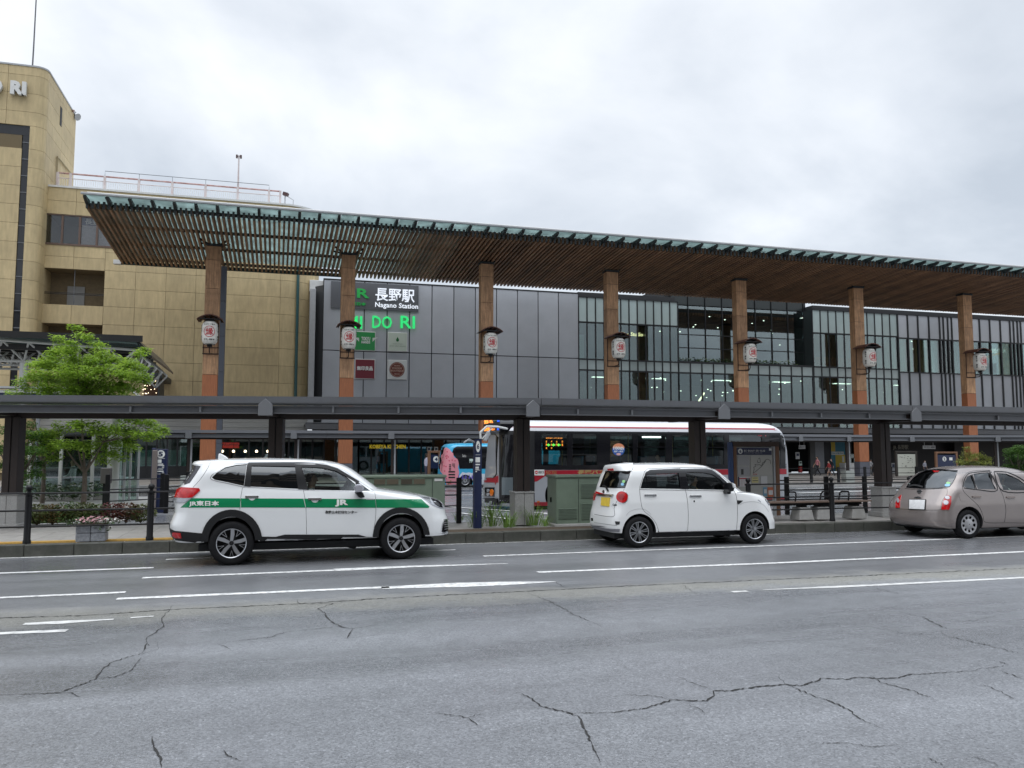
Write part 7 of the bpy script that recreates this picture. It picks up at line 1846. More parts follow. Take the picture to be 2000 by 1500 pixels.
for x in wx: wo = wheel(bus.root, x, BY + 2.4, .48, 3, near=False, w=.28); wo.location.z += TZ
bus.finish((.35, 2.5, .07), wx, .56)
# two-tone roof
for p in bus.body.data.polygons:
    if p.material_index == 0 and p.center.z > zt0 + .03: p.material_index = 2
bus.body.data.materials.append(mat('bus_white', (.68, .69, .72), .3, coat=.3))
for i, x in enumerate(np.arange(wx[0] + .6, Xr - .8, .95)):
    for s in (-1, 1):
        if 3.0 < x - Xf < 5.6 and s < 0: continue
        k = MB(); y = BY + 1.22 + s * .72; k.prism([(x, .9), (x + .12, .9), (x + .2, 1.62), (x + .1, 1.62)], y - .38, y + .38, 'y'); k.build('seat_back', mat('bus_seat_blue', (.05, .12, .2), .8), bus.root, bevel=.03)
k = MB(); p, q_ = aY(1256, 855, BY + .6), aY(1291, 853, BY + .6); k.box(p.x, q_.x, BY + .6, BY + .68, p.z, p.z + .05); k.build('ceiling_tube', mat('tube_light', (1, 1, 1), .5, emit=(.95, 1, 1), es=3), bus.root)
k = MB()
for x in (Xf + 2.3, Xf + 4.6, Xf + 6.2, Xf + 7.7): k.tube([(x, BY + .7, .4), (x, BY + .7, 2.45)], .018, 6)
k.build('grab_poles', mat('grab_yellow', (.5, .35, .1), .4), bus.root, kind='stuff')
steering(bus.root, Xf + .75, BY + .65, 1.35, .24)
person('person', 'bus driver in a white shirt behind the big steering wheel of the city bus', (Xf + 1.15, BY + .65, -.1), 1.66, math.pi, 'drive', top=(.5, .52, .55), hair=(.02, .02, .02))
for nm, px_, lab, tp in (('a', 1286, 'bus passenger in dark clothes seen through the lit middle bus window', (.03, .03, .035)), ):
    person('person', lab, (aY(px_, 880, BY + 1.3).x, BY + 1.3, .08), 1.6, math.pi, 'stand', top=tp)

# ------------------------------------------------------------------ pink and blue community bus
PY = 41.0
pb = Car('minibus', 'sky blue minibus with pink blossom artwork and painted mountains beyond the bus lanes', 'bus', PY, 1.05, z8, mat('sky_blue_paint', (.05, .42, .68), .25, coat=.4))
gz = 0.0
xf = aY(*z8(830, 600), PY).x
zt = aY(*z8(900, 420), PY + .2).z
rear_ = [(.12, xf + .02), (.5, xf - .05), (1.2, xf + .02), (1.9, xf + .12), (zt - .06, xf + .3), (zt, xf + .7)]; front_ = [(.12, xf + 6.3), (1.2, xf + 6.35), (zt - .1, xf + 6.3), (zt, xf + 5.9)]
pb.st = 2.5
pb.make(rear_, front_, [(.12, 1.0), (.4, 1.05), (1.3, 1.05), (zt - .2, 1.0), (zt - .06, .85), (zt, .5)], xf + 3, nlev=36, Lf=((0, .3),), Lr=((0, .45),), qf=5, qr=4, bow=.0)
pb.d('windscreen', [(785, 470), (805, 445), (834, 450), (822, 540), (812, 640), (788, 620)], M_gloss, .004, .01)
pb.d('window', [(890, 500), (905, 462), (930, 448), (1290, 448), (1290, 622), (950, 622), (940, 560)], M_gloss, .004, .01)
pk = mat('blossom_pink', (.70, .27, .32), .4)
pb.d('blossom_artwork', [(832, 462), (850, 456), (872, 470), (886, 490), (900, 500), (906, 530), (935, 548), (944, 580), (938, 610), (947, 650), (940, 690), (930, 720), (930, 760), (850, 762), (838, 690), (800, 640), (798, 600), (812, 560), (806, 520), (822, 505)], pk, .005, .01)
pb.d('white_skirt', [(930, 762), (930, 718), (946, 680), (972, 648), (1000, 655), (1022, 650), (1044, 656), (1090, 650), (1130, 662), (1290, 655), (1290, 765), (1058, 765), (1056, 722), (1042, 692), (1020, 674), (996, 668), (972, 674), (952, 692), (940, 722), (938, 762)], mat('skirt_white', (.62, .66, .72), .4), .004, .01)
for cx_ in (945, 975, 1000, 1028, 1050, 1085, 1120): pb.d('mountain_artwork', [(cx_ - 8, 700), (cx_ - 2, 664), (cx_ + 3, 680), (cx_ + 6, 700)], mat('mountain_violet', (.12, .09, .45), .5), .008, .01)
for cx_, cy_ in ((855, 490), (850, 540), (862, 530), (845, 525), (853, 520), (893, 555), (870, 560), (830, 600), (835, 640), (845, 605), (820, 570), (880, 735), (845, 700), (915, 560)): pb.d('petal', ell(cx_, cy_, 6, 6, 8), mat('petal_red', (.55, .08, .14), .5), .008, .01)
for i, y in enumerate((640, 662, 684)): pb.d('vent', [(864, y), (915, y), (915, y + 12), (864, y + 12)], M_matte, .009, .01)
for i in range(4): pb.d('vent', ell(876, 592 + i * 13, 9, 5, 10), M_matte, .009, .01)
for i in range(6): pb.d('vent', [(892 + i * 4, 580), (894 + i * 4, 580), (894 + i * 4, 600 + i * 4), (892 + i * 4, 600 + i * 4)], M_matte, .009, .01)
pb.d('sleeper_artwork', [(855, 742), (880, 710), (888, 716), (864, 750)], mat('artwork_brown', (.35, .18, .1), .6), .009, .01)
pb.d('notice', [(1027, 545), (1062, 545), (1062, 575), (1027, 575)], mat('notice_green', (.55, .68, .62), .5), .004, .006); pb.d('notice', [(972, 508), (1002, 508), (1002, 530), (972, 530)], M_white, .004, .006)
k = MB(); A = [aY(*z8(985, 420), PY - .1), aY(*z8(1010, 398), PY - .1), aY(*z8(1050, 405), PY - .1), aY(*z8(1062, 420), PY - .1)]; k.tube(A, .05, 6); k.build('roof_mirror', M_lgrey, pb.root)
pb.wz = .3; x0 = aY(*z8(996, 725), PY).x; wx = [x0, x0 + 3.6]
for x in wx: wheel(pb.root, x, PY + .03, .325, 3, w=.22)
pb.finish((.4, zt - .12, .06), wx, .39)
k = MB(); k.box(xf + .3, xf + 6, PY + .2, PY + 1.9, .15, .3); k.build('underbody', M_core, pb.root)

# ================================================================== GREEN CABINETS
M_cabg = mat('cabinet_green', (.165, .215, .16), .45, var=.07, scale=4, dirt=(.12, .15, .115), dirt_amt=.5, dscale=3)
M_cabd = mat('cabinet_shadow_gap', (.03, .04, .03), .7)
def cabinet(label, x0, x1, y0, d, z1, vents, doors, plate=False):
    t = thing('utility_cabinet', label, 'cabinet', ((x0 + x1) / 2, y0, .2)); z0 = .22
    k = MB(); k.box(x0, x1, y0, y0 + d, z0, z1 - .06); k.build('housing', M_cabg, t, bevel=.012)
    k = MB(); k.box(x0 - .03, x1 + .03, y0 - .03, y0 + d + .03, z1 - .06, z1); k.build('lid', M_cabg, t, bevel=.015)
    k = MB(); k.box(x0 - .08, x1 + .08, y0 - .08, y0 + d + .08, .17, z0 + .01); k.build('concrete_plinth', M_conc, t, bevel=.01)
    for a in doors: k = MB(); k.box(a - .006, a + .006, y0 - .004, y0 + .01, z0 + .03, z1 - .08); k.build('door_gap', M_cabd, t)
    for (a, b, c, e_, h) in vents:
        k = MB(); k.box(a, b, y0 - .012, y0, c, e_); k.build('vent_frame', M_cabg, t, bevel=.004)
        n = max(3, int((e_ - c) / .03)) if h else 0
        for i in range(n): z = c + (e_ - c) * (i + .5) / n; k = MB(); k.box(a + .01, b - .01, y0 - .02, y0 - .011, z - .004, z + .005); k.build('vent_slat', mat('vent_shade', (.09, .12, .09), .6), t)
    return t
CYb = 16.55
x0, x1 = aY(1087, 975, CYb).x, aY(1240, 975, CYb).x; zt_ = aY(1150, 927.5, CYb).z
X_ = lambda px: aY(px, 975, CYb).x
Zc = lambda py, px=1150: aY(px, py, CYb).z
t = cabinet('green utility cabinet with louvred vents between grey pedestal and white hatchback', x0, x1, CYb, .62, zt_, [(X_(1090), X_(1127), Zc(1013), Zc(992), 1), (X_(1134), X_(1168), Zc(1015), Zc(983), 1), (X_(1134), X_(1170), Zc(973), Zc(945), 1), (X_(1172), X_(1200), Zc(973), Zc(945), 1)], [X_(1130)])
for px in (1072, 1077): c = aY(px, 976, CYb + .35); k = MB(); k.box(x0 - .02, x0 + .005, c.y - .02, c.y + .02, c.z - .05, c.z + .05); k.build('handle', M_matte, t)
x0, x1 = X_(690), X_(871)
t = cabinet('long green utility cabinet with small brown window row behind the SUV bonnet', x0, x1, CYb + .1, .6, aY(780, 928, CYb + .1).z, [], [X_(846)])
for a, b in ((731, 753), (756, 779), (784, 806), (809, 831)):
    k = MB(); k.box(X_(a - 1), X_(b + 1), CYb + .085, CYb + .1, Zc(947, 780), Zc(934.5, 780)); k.build('window_frame', M_cabg, t, bevel=.004)
    k = MB(); k.box(X_(a), X_(b), CYb + .078, CYb + .086, Zc(946, 780), Zc(936, 780)); k.build('meter_window', mat('meter_glass', (.09, .075, .05), .15, rnd_obj=.5), t)
k = MB(); k.box(X_(850), X_(866), CYb + .09, CYb + .1, Zc(940, 860), Zc(935, 860)); k.build('label_plate', M_white, t)
for a in (733, 755, 813, 820): k = MB(); k.box(X_(a), X_(a) + .05, CYb + .15, CYb + .2, aY(780, 928, CYb + .1).z, aY(780, 928, CYb + .1).z + .02); k.build('lid_bolt', M_cabg, t)

# ================================================================== STOP PYLONS AND BOARDS
M_navy = mat('sign_navy', (.008, .015, .055), .4, var=.05)
M_wood = mat('sign_timber', (.17, .085, .045), .6, var=.3, scale=3, stretch=(9, 9, .6))
M_gold = mat('pale_lines', (.6, .6, .6), .6)
def disc(mb, c, r, ux, uz, m=0, n=26, d=.004):
    ux, uz = Vector(ux), Vector(uz); nn = ux.cross(uz).normalized(); o = len(mb.v); c = Vector(c)
    mb.add([c + ux * (r * math.cos(a)) + uz * (r * math.sin(a)) + nn * d for a in np.linspace(0, 2 * math.pi, n, endpoint=False)], [tuple(range(n))], m)
# pylon six, seen nearly edge-on at the kerb
yp = 16.35; p = aY(934, 1020, yp); zt_ = aY(934, 858, yp).z; xa, xb = aY(926, 940, yp).x, aY(941, 940, yp).x
t = thing('stop_pylon', 'narrow navy stop pylon with white circled 6 before the city bus nose', 'pylon', (xa, yp, .2))
k = MB(); k.box(xa + .02, xb, yp, yp + .07, .2, zt_); k.box(xa - .0, xa + .02, yp - .02, yp + .12, .2, zt_ - .02); k.build('panel', M_navy, t, bevel=.005)
wv = xb - xa - .02
k = MB(); disc(k, (xa + .02 + wv * .42, yp, aY(934, 872, yp).z), .045, (1, 0, 0), (0, 0, 2.6)); k.build('white_disc', W_ink, t, fix=False)
text('number', '6', (xa + .02 + wv * .25, yp - .005, aY(934, 877, yp).z), UX, UZ, w=.05, h=.11, m=M_navy, parent=t, depth=.004, bold=.02)
k = MB()
for y0, y1, w_ in ((893, 903, .9), (906, 908.5, .9), (911.5, 914, .7), (915, 917, .7), (918, 918.6, .95), (888, 888.6, .95), (920, 922, .3)): k.box(xa + .025, xa + .025 + wv * w_ * .75, yp - .005, yp, aY(934, y1, yp).z, aY(934, y0, yp).z)
k.build('printed_lines', W_ink, t, kind='stuff')
k = MB(); q = [aY(927, 864, yp - .02), aY(916, 857, yp - .1), aY(908, 863, yp - .14)]; k.tube(q, .012, 6); k.bar(q[1], aY(906, 865, yp - .14), .03, .015); k.build('lamp_arm', M_lgrey, t)
# pylon five
y5 = 26.0; xa, xb = aY(303, 930, y5).x, aY(325, 930, y5).x; zt_ = aY(314, 877, y5).z
t = thing('stop_pylon', 'navy bus stop pylon with a white circled 5 and destination lines', 'pylon', (xa, y5, 0))
k = MB(); k.box(xa, xb, y5, y5 + .3, -.02, zt_); k.build('panel', M_navy, t, bevel=.01)
k = MB(); k.box(aY(294, 930, y5).x, xa - .02, y5 + .05, y5 + .35, -.02, zt_ + .03); k.build('side_panel', M_navy, t, bevel=.01); k = MB(); k.box(xa - .09, xa + .05, y5 - .08, y5 + .02, -.02, zt_ - .03); k.build('front_post', mat('pylon_post', (.2, .17, .16), .4, metal=.3), t, bevel=.01)
k = MB(); disc(k, (aY(314, 887, y5).x, y5 - .001, aY(314, 887, y5).z), .115, UX, UZ); k.build('white_disc', W_ink, t, fix=False)
c = aY(314, 887, y5); text('number', '5', (c.x - .06, y5 - .006, c.z - .07), UX, UZ, w=.12, h=.145, m=M_navy, parent=t, depth=.004, bold=.04)
k = MB(); 
for y0, y1, a, b in ((895, 895.6, 308, 322), (897.5, 904, 308, 315.5), (905.5, 907.5, 308, 319), (908.5, 910, 308, 321), (911.5, 913, 317, 321), (914.3, 915, 309, 320), (916.8, 917.5, 308, 319), (919.5, 921.5, 308, 320), (923, 924.5, 317, 321), (925.3, 925.9, 307, 319)): k.box(aY(a, 900, y5).x, aY(b, 900, y5).x, y5 - .006, y5, aY(314, y1, y5).z, aY(314, y0, y5).z)
k.build('printed_lines', W_ink, t, kind='stuff')
for j, px in enumerate((317, 328)):
    p = aZ(px, 958, 0); t = thing('bollard', 'short black bollard in front of the navy number 5 pylon, %s one' % ('nearer the pylon face' if j == 0 else 'just beside the pylon'), 'bollard', p)
    k = MB(); k.lathe([(0, .0), (.045, 0), (.045, .78), (.04, .82), (.0, .83)], p, n=12); k.build('post', M_black, t, smooth=True)
# route board six
yb = 17.6; XB = lambda px: aY(px, 920, yb).x; ZB = lambda py, px=1475: aY(px, py, yb).z
t = thing('route_board', 'brown framed stop board with white circled 6 and route map behind the railing', 'information board', (XB(1478), yb, .18))
for a, b, m, nm in ((1433.5, 1439.5, M_wood, 'frame_post'), (1515.5, 1523, M_wood, 'frame_post'), (1511.5, 1515, M_lgrey, 'metal_post'), (1426, 1433, mat('board_blue', (.02, .055, .16), .4), 'side_fin')):
    k = MB(); k.box(XB(a), XB(b), yb, yb + .1, .2, ZB(864)); k.build(nm, m, t, bevel=.004)
k = MB(); k.box(XB(1432), XB(1523), yb - .02, yb + .12, ZB(872), ZB(862.5)); k.build('top_rail', mat('dark_timber', (.05, .028, .02), .6), t, bevel=.005)
k = MB(); k.box(XB(1440), XB(1511), yb + .03, yb + .06, ZB(974), ZB(873)); k.build('display_panel', mat('display_cream', (.40, .40, .375), .35, var=.04), t)
k = MB(); k.box(XB(1440.5), XB(1509), yb + .02, yb + .03, ZB(888.5), ZB(874)); k.build('header_panel', M_navy, t)
k = MB(); c = aY(1445.8, 881.3, yb + .02); disc(k, c, .062, UX, UZ); k.build('white_disc', W_ink, t, fix=False)
text('number', '6', (c.x - .028, yb + .014, c.z - .04), UX, UZ, w=.056, h=.08, m=M_navy, parent=t, depth=.004, bold=.04)
T('header_lettering', '東口・善光寺大門・若槻・牟礼方面', 1453, 878.5, 1494, 882.5, M_gold, t, yb + .015, .002, .01); T('header_lettering', 'for Zenkoji Temple, Wakatsuki, Mure', 1454, 884, 1489, 885.5, M_gold, t, yb + .015, .002, .0)
k = MB(); k.box(XB(1504), XB(1508.5), yb + .014, yb + .02, ZB(880), ZB(875.5)); k.build('bus_symbol', W_ink, t)
PS = lambda x, y: (1400 + x / 8.335, 820 + y / 8.335)
def paper(a, b, c, d, m, nm='notice', z=.016):
    (u0, v0), (u1, v1) = PS(a, b), PS(c, d); k = MB(); k.box(XB(u0), XB(u1), yb + z, yb + z + .006, ZB(v1), ZB(v0)); return k.build(nm, m, t)
pp = mat('paper_grey', (.36, .36, .37), .6); pw = mat('paper_white', (.58, .58, .58), .6)
paper(345, 590, 540, 740, pp); paper(345, 770, 540, 910, pp); paper(400, 800, 440, 890, mat('qr_grey', (.06, .06, .06), .7), 'dark_print', .012); paper(352, 925, 552, 1085, pw, 'timetable'); paper(370, 945, 545, 962, mat('sign_red', (.5, .01, .02), .5), 'timetable_header', .012); paper(352, 925, 368, 1080, M_navy, 'timetable_edge', .012)
for i in range(5): paper(372 + i * 36, 970, 376 + i * 36, 1072, mat('pink_rule', (.5, .25, .25), .6), 'timetable_rule', .012)
paper(575, 930, 680, 1025, mat('paper_yellow', (.58, .52, .25), .6)); paper(585, 985, 672, 995, M_navy, 'notice_line', .012); paper(590, 945, 665, 952, M_ink, 'notice_line', .012); paper(720, 918, 825, 1072, pw); paper(755, 1100, 812, 1240, mat('paper_blue', (.15, .32, .45), .6)); paper(765, 1135, 808, 1200, pw, 'notice_inner', .012)
paper(828, 1100, 918, 1258, mat('paper_orange', (.50, .15, .07), .6)); paper(838, 1150, 908, 1225, pw, 'notice_inner', .012); paper(560, 590, 905, 900, mat('map_cream', (.43, .425, .39), .5), 'route_map')
def mapline(pts, w=.35):
    P = [PS(*q) for q in pts]; k = MB()
    for i in range(len(P) - 1): a, b = aY(*P[i], yb + .013), aY(*P[i + 1], yb + .013); k.bar(a, b, .004, .012, up=(0, 0, 1))
    k.build('map_line', mat('map_ink', (.10, .10, .09), .6), t)
mapline([(590, 870), (610, 800), (600, 770), (630, 760), (620, 725), (650, 735), (700, 730), (720, 745), (745, 725), (740, 700), (770, 690), (790, 655), (825, 640), (870, 660), (875, 720)]); mapline([(590, 870), (640, 835), (730, 760), (800, 665)]); mapline([(670, 640), (700, 620), (710, 690), (670, 700), (660, 660)])
T('map_lettering', '長野駅', *PS(590, 878), *PS(655, 895), mat('sign_red', (.5, .01, .02), .5), t, yb + .012, .002, .03)
# boards in front of the station shops
def board2(label, x0, x1, y0, y1, y, face, frame=M_wood, cat='sign', nm='notice_board', z0=.12):
    t = thing(nm, label, cat, (aY(x0, y1, y).x, y, z0)); a, b = aY(x0, 900, y).x, aY(x1, 900, y).x; u, v = aY(x0, y1, y).z, aY(x0, y0, y).z
    k = MB(); k.box(a, b, y, y + .06, u, v); k.build('panel', face, t)
    for s0, s1 in ((a - .16, a), (b, b + .16)): k = MB(); k.box(s0, s1, y - .03, y + .1, z0, v + .1); k.build('frame_post', frame, t, bevel=.01)
    k = MB(); k.box(a - .16, b + .16, y - .03, y + .1, v + .1, v + .22); k.build('frame_top', frame, t, bevel=.01); return t
y2 = 45.5; t = board2('navy stop board with white circled 2 in a brown frame above the champagne car', 1831, 1867, 888.5, 930, y2, M_navy)
c = aY(1844.5, 896.5, y2); k = MB(); disc(k, (c.x, y2 - .001, c.z), .16, UX, UZ); k.build('white_disc', W_ink, t, fix=False); text('number', '2', (c.x - .08, y2 - .008, c.z - .1), UX, UZ, w=.16, h=.2, m=M_navy, parent=t, depth=.005, bold=.04)
k = MB(); k.box(aY(1854, 896, y2).x, aY(1860, 896, y2).x, y2 - .01, y2, aY(1854, 899, y2).z, aY(1854, 893.5, y2).z); k.build('bus_symbol', W_ink, t)
y3 = 47.0; t = board2('tall cream city map board speckled with dark labels beside the dark canopy post', 1753, 1788, 887, 929, y3, mat('map_cream2', (.46, .47, .41), .4), mat('dark_frame', (.03, .025, .02), .6), 'map board', 'map_board')
for i in range(26):
    px, py = 1756 + rnd() * 28, 890 + rnd() * 36; c = aY(px, py, y3); k = MB(); k.box(c.x, c.x + uni(.05, .12), y3 - .006, y3, c.z, c.z + .03); k.build('map_label', M_ink, t)
y4 = 44.6; t = board2('navy stop board with white circled 4 beside the woman near the minibus', 841, 856, 888, 915, y4, M_navy); c = aY(852, 897, y4)
k = MB(); disc(k, (c.x, y4 - .001, c.z), .17, UX, UZ); k.build('white_disc', W_ink, t, fix=False); text('number', '4', (c.x - .09, y4 - .008, c.z - .1), UX, UZ, w=.17, h=.2, m=M_navy, parent=t, depth=.005, bold=.04)
for px, py, w_, s, lab in ((1567, 873, 14, '出口 1', 'small white hanging direction sign by the dark corridor right of the bus'), (1815, 873.5, 31, 'バス タクシー 駐車場', 'wide white hanging direction sign right of the map board')):
    ys = 54; p = aY(px, py, ys); hw_ = w_ / 2 / 1600 * 62; t = thing('hanging_sign', lab, 'sign', p); k = MB(); k.box(p.x - hw_, p.x + hw_, ys, ys + .1, p.z - .14, p.z + .14); k.tube([(p.x - hw_ * .7, ys + .05, p.z), (p.x - hw_ * .7, ys + .05, p.z + .5)], .02, 5); k.tube([(p.x + hw_ * .7, ys + .05, p.z), (p.x + hw_ * .7, ys + .05, p.z + .5)], .02, 5); k.build('board', mat('sign_pale', (.45, .45, .45), .5), t)
    text('lettering', s, (p.x - hw_ * .85, ys - .004, p.z - .08), UX, UZ, w=hw_ * 1.7, h=.16, m=M_ink, parent=t, depth=.004, bold=.01)
for px, py, hw_, hh_, m1, lab in ((1558, 890, .17, .26, 'paper_white', 'small framed white poster in the dark corridor right of the bus'), (1563.5, 905, .13, .16, 'notice_green', 'small green notice hanging in the dark corridor'), (1745, 912, .16, .32, 'paper_grey', 'pale notice left of the cream map board')):
    p = aY(px, py, 55.6); t = thing('poster', lab, 'poster', p); k = MB(); k.box(p.x - hw_, p.x + hw_, 55.6, 55.64, p.z - hh_, p.z + hh_); k.build('sheet', MATS[m1], t); k = MB(); k.box(p.x - hw_ * .7, p.x + hw_ * .7, 55.59, 55.6, p.z - hh_ * .1, p.z + hh_ * .7); k.build('print', M_navy if m1 != 'notice_green' else M_ink, t)
p = aY(1564.5, 917, 55.4); t = thing('extinguisher_box', 'small red fire extinguisher box on the dark corridor wall', 'box', p); k = MB(); k.box(p.x - .13, p.x + .13, 55.4, 55.6, p.z - .25, p.z + .22); k.build('box', mat('sign_red2', (.35, .02, .02), .5), t, bevel=.02)
for px, y0_, y1_, w_ in ((838, 873, 881, 6.5), (852, 873, 881, 5)):
    p = aY(px, 877, 55.7); t = thing('symbol_sign', 'white square bus symbol sign on the dark wall, %s' % ('left one near the minibus' if px < 845 else 'partly behind the minibus roof'), 'sign', p); k = MB(); k.box(p.x - .13, p.x + .13, 55.7, 55.8, p.z - .15, p.z + .15); k.build('board', W_ink, t); k = MB(); k.box(p.x - .07, p.x + .07, 55.69, 55.7, p.z - .07, p.z + .07); k.build('symbol', M_navy, t)

# ================================================================== PEOPLE ON THE FORECOURT
def at(px, py, z=.12): return aZ(px, py, z)
def ped(label, px, pyf, pyh, face, pose='walk', y=None, **k):
    p = at(px, pyf); 
    if y: q = aY(px, pyf, y); p = Vector((q.x, y, .12))
    h = (aY(px, pyh, p.y).z - .12); return person('person', label, (p.x, p.y, .12), max(1.05, min(1.8, h)), face, pose, **k)
ped('man in a pink shirt and black trousers walking past the pale pillar', 1597, 927.5, 892, math.pi * .95, y=49.5, top=(.55, .22, .24), legs=(.008, .008, .01), mask=(.02, .02, .02), sleeves=False)
ped('person in black with white mask walking before the teal and yellow poster', 1625, 927.5, 896, math.pi * .9, y=49.5, top=(.012, .013, .02), legs=(.01, .012, .025), mask=(.7, .7, .7), hair=(.008, .008, .008))
ped('small child in a red top walking beside the person in black', 1619.5, 928.5, 904, math.pi * .95, y=49.0, top=(.4, .05, .05), legs=(.25, .18, .16), hair=(.02, .015, .01), shorts=True, mask=(.7, .7, .7))
ped('person in a white shirt and grey trousers right behind the orange column base', 1701, 928, 897, .1, y=49.6, top=(.6, .62, .65), legs=(.2, .21, .22))
ped('person in black shorts with a white sleeve stepping beside the dark post', 1709, 929.5, 900, math.pi, y=49.2, top=(.1, .1, .11), legs=(.01, .01, .012), shorts=True)
ped('person in a pale grey shirt standing beyond the champagne car roof', 1807, 929, 903.5, -math.pi / 2, 'stand', y=50, top=(.32, .33, .38), legs=(.05, .05, .06), hair=(.03, .02, .02), mask=(.7, .7, .7))
p = aY(832, 940, 44.9); person('person', 'woman with long black hair in a pale blouse beside the navy number 4 board', (p.x, 44.9, .12), 1.58, .1, 'stand', top=(.5, .5, .62), legs=(.05, .05, .08), hair=(.004, .004, .004), longhair=True)
p = aY(271, 900, 57.5); person('person', 'cook in a white hat and coat behind the restaurant glass', (p.x, 57.6, aY(271, 925, 57.5).z - .0), 1.62, .3, 'stand', top=(.65, .66, .66), cap=(.7, .7, .7), hair=(.02, .02, .02), mask=(.7, .7, .7))

# ================================================================== GLASS SHELTER BEHIND THE MAPLE
M_shg = glassmat('shelter_glass', (.66, .76, .72), .45)
gs = thing('glass_shelter', 'low glass walled stair shelter with white posts and a grey plinth behind the maple', 'shelter', (-14, 30, .17))
SY = 30.0; XS = lambda px: aY(px, 925, SY).x
zp, ztp = aY(120, 968, SY).z, aY(120, 862, SY).z
k = MB(); k.box(XS(30), XS(212), SY, SY + 3, .17, zp); k.build('plinth', M_conc, gs, bevel=.02)
for i, px in enumerate((57, 118, 180, 212)):
    k = MB(); k.box(XS(px) - .05, XS(px) + .05, SY - .05, SY + .05, .17, ztp + .3); k.build('post', M_white, gs, bevel=.01)
for a, b in ((30, 57), (57, 118), (118, 180), (180, 212)):
    for j in range(3): k = MB(); z0 = zp + (ztp - zp) * j / 3; k.box(XS(a) + .06, XS(b) - .06, SY - .01, SY + .01, z0 + .03, zp + (ztp - zp) * (j + 1) / 3 - .02); k.build('pane', M_shg, gs)
k = MB(); k.box(XS(30), XS(212), SY - .08, SY + 3, ztp + .25, ztp + .35); k.build('roof_edge', M_gsteel, gs)
k = MB(); k.box(XS(30), XS(212), SY + 2.8, SY + 2.9, zp + .4, zp + .55); k.tube([(XS(30), SY + .3, zp + .9), (XS(212), SY + .3, zp + .9)], .03, 6); k.build('inner_rail', M_lgrey, gs)
k = MB(); k.box(XS(20), XS(212), SY + 3, SY + 3.1, zp, ztp + .2); k.build('rear_pane', glassmat('shelter_rear', (.35, .42, .40), .3), gs)
for i in range(9): leafcloud(90, (XS(60 + i * 17), SY - .5, .5), (.5, .3, .3), .06).build('foliage', M_leafd, gs, fix=False, kind='stuff')
c = aY(226, 925, 29.0); t = thing('round_pillar', 'round white pillar at the corner of the glass shelter', 'pillar', (c.x, 29, .17)); k = MB(); k.lathe([(.17, .17), (.17, 2.9)], (c.x, 29, 0), n=20); k.build('shaft', M_white, t, smooth=True)
for j, (a, b) in enumerate(((233, 241), (243, 252), (254, 268))):
    k = MB(); k.box(aY(a, 925, 28.6 + j * .6).x, aY(b, 925, 28.6 + j * .6).x, 28.6 + j * .6, 28.63 + j * .6, .17, aY(a, 873, 28.6).z); k.build('side_pane', M_shg, gs); k = MB(); k.box(aY(b, 925, 28.6 + j * .6).x - .0, aY(b, 925, 28.6 + j * .6).x + .06, 28.58 + j * .6, 28.66 + j * .6, .17, aY(a, 872, 28.6).z); k.build('post', M_lgrey, gs)
p = aY(143, 930, 31.0); person('person', 'person in a white shirt sitting inside the glass shelter behind the maple', (p.x, 31.0, aY(143, 938, 31).z - .9), 1.6, math.pi, 'sit', top=(.66, .67, .68), legs=(.02, .02, .03), hair=(.03, .02, .02))
k = MB(); k.box(p.x - .6, p.x + .5, 30.8, 31.4, zp, aY(143, 938, 31).z); tag(k.build('shelter_bench', M_lgrey, None), 'low grey bench under the person in white inside the glass shelter', 'bench')
c = aY(206, 945, 24.2); t = thing('control_box', 'dark box on a post beside the maple trunk', 'box', (c.x, 24.2, .17)); k = MB(); k.box(aY(196, 930, 24.2).x, aY(215, 930, 24.2).x, 24.2, 24.5, aY(206, 945, 24.2).z, aY(206, 914, 24.2).z); k.build('housing', mat('grey_brown_box', (.06, .055, .05), .6), t, bevel=.015); k = MB(); k.box(c.x - .08, c.x + .08, 24.3, 24.45, .17, aY(206, 945, 24.2).z); k.build('post', M_black, t)

# ================================================================== SPACE FRAME CANOPY
sf = thing('space_frame_canopy', 'white tube space frame carrying dark glass roof strips behind the maple', 'canopy', (-16, 36, 4.5))
FY, D = 35.0, 5.0
def ps(px, py, y=FY): return aY(px, py, y)
M_tube = mat('white_tube', (.55, .55, .52), .45)
bot = [ps(px, 700 - 0 + (px - 30) * .03 + 1) for px in (-75, -20, 34, 86, 140, 190, 240)]
topn = [ps(px, 664 + (px - 0) * .075 + 0) for px in (-100, -48, 4, 56, 107, 155, 212, 265)]
k = MB()
for row, dy in ((0, 0), (1, 1.7), (2, 3.4)):
    B = [Vector((p.x, p.y + dy + .85, p.z)) for p in bot]; Tn = [Vector((p.x, p.y + dy, p.z)) for p in topn]; T2 = [Vector((p.x, p.y + dy + 1.7, p.z)) for p in topn]
    for i in range(len(B)):
        for q in (Tn[i], Tn[i + 1], T2[i], T2[i + 1]): k = MB(); k.tube([B[i], q], .04, 5); k.build('brace', M_tube, sf)
        if i < len(B) - 1: k = MB(); k.tube([B[i], B[i + 1]], .055, 6); k.build('bottom_chord', M_tube, sf)
    for i in range(len(Tn) - 1): k = MB(); k.tube([Tn[i], Tn[i + 1]], .055, 6); k.build('top_chord', M_tube, sf)
e1, e2 = ps(265, 684), ps(294, 712)
for row in range(4):
    a = Vector((topn[-1].x, FY + row * 1.7, topn[-1].z)); b = Vector((e2.x, FY + row * 1.7, e2.z)); c = Vector((ps(268, 738).x, FY + row * 1.7, ps(268, 738).z)); d = Vector((ps(240, 705).x, FY + row * 1.7, ps(240, 705).z))
    for u, v in ((a, b), (b, c), (c, a.lerp(b, .5)), (a, d), (d, c)): k = MB(); k.tube([u, v], .04, 5); k.build('brace', M_tube, sf)
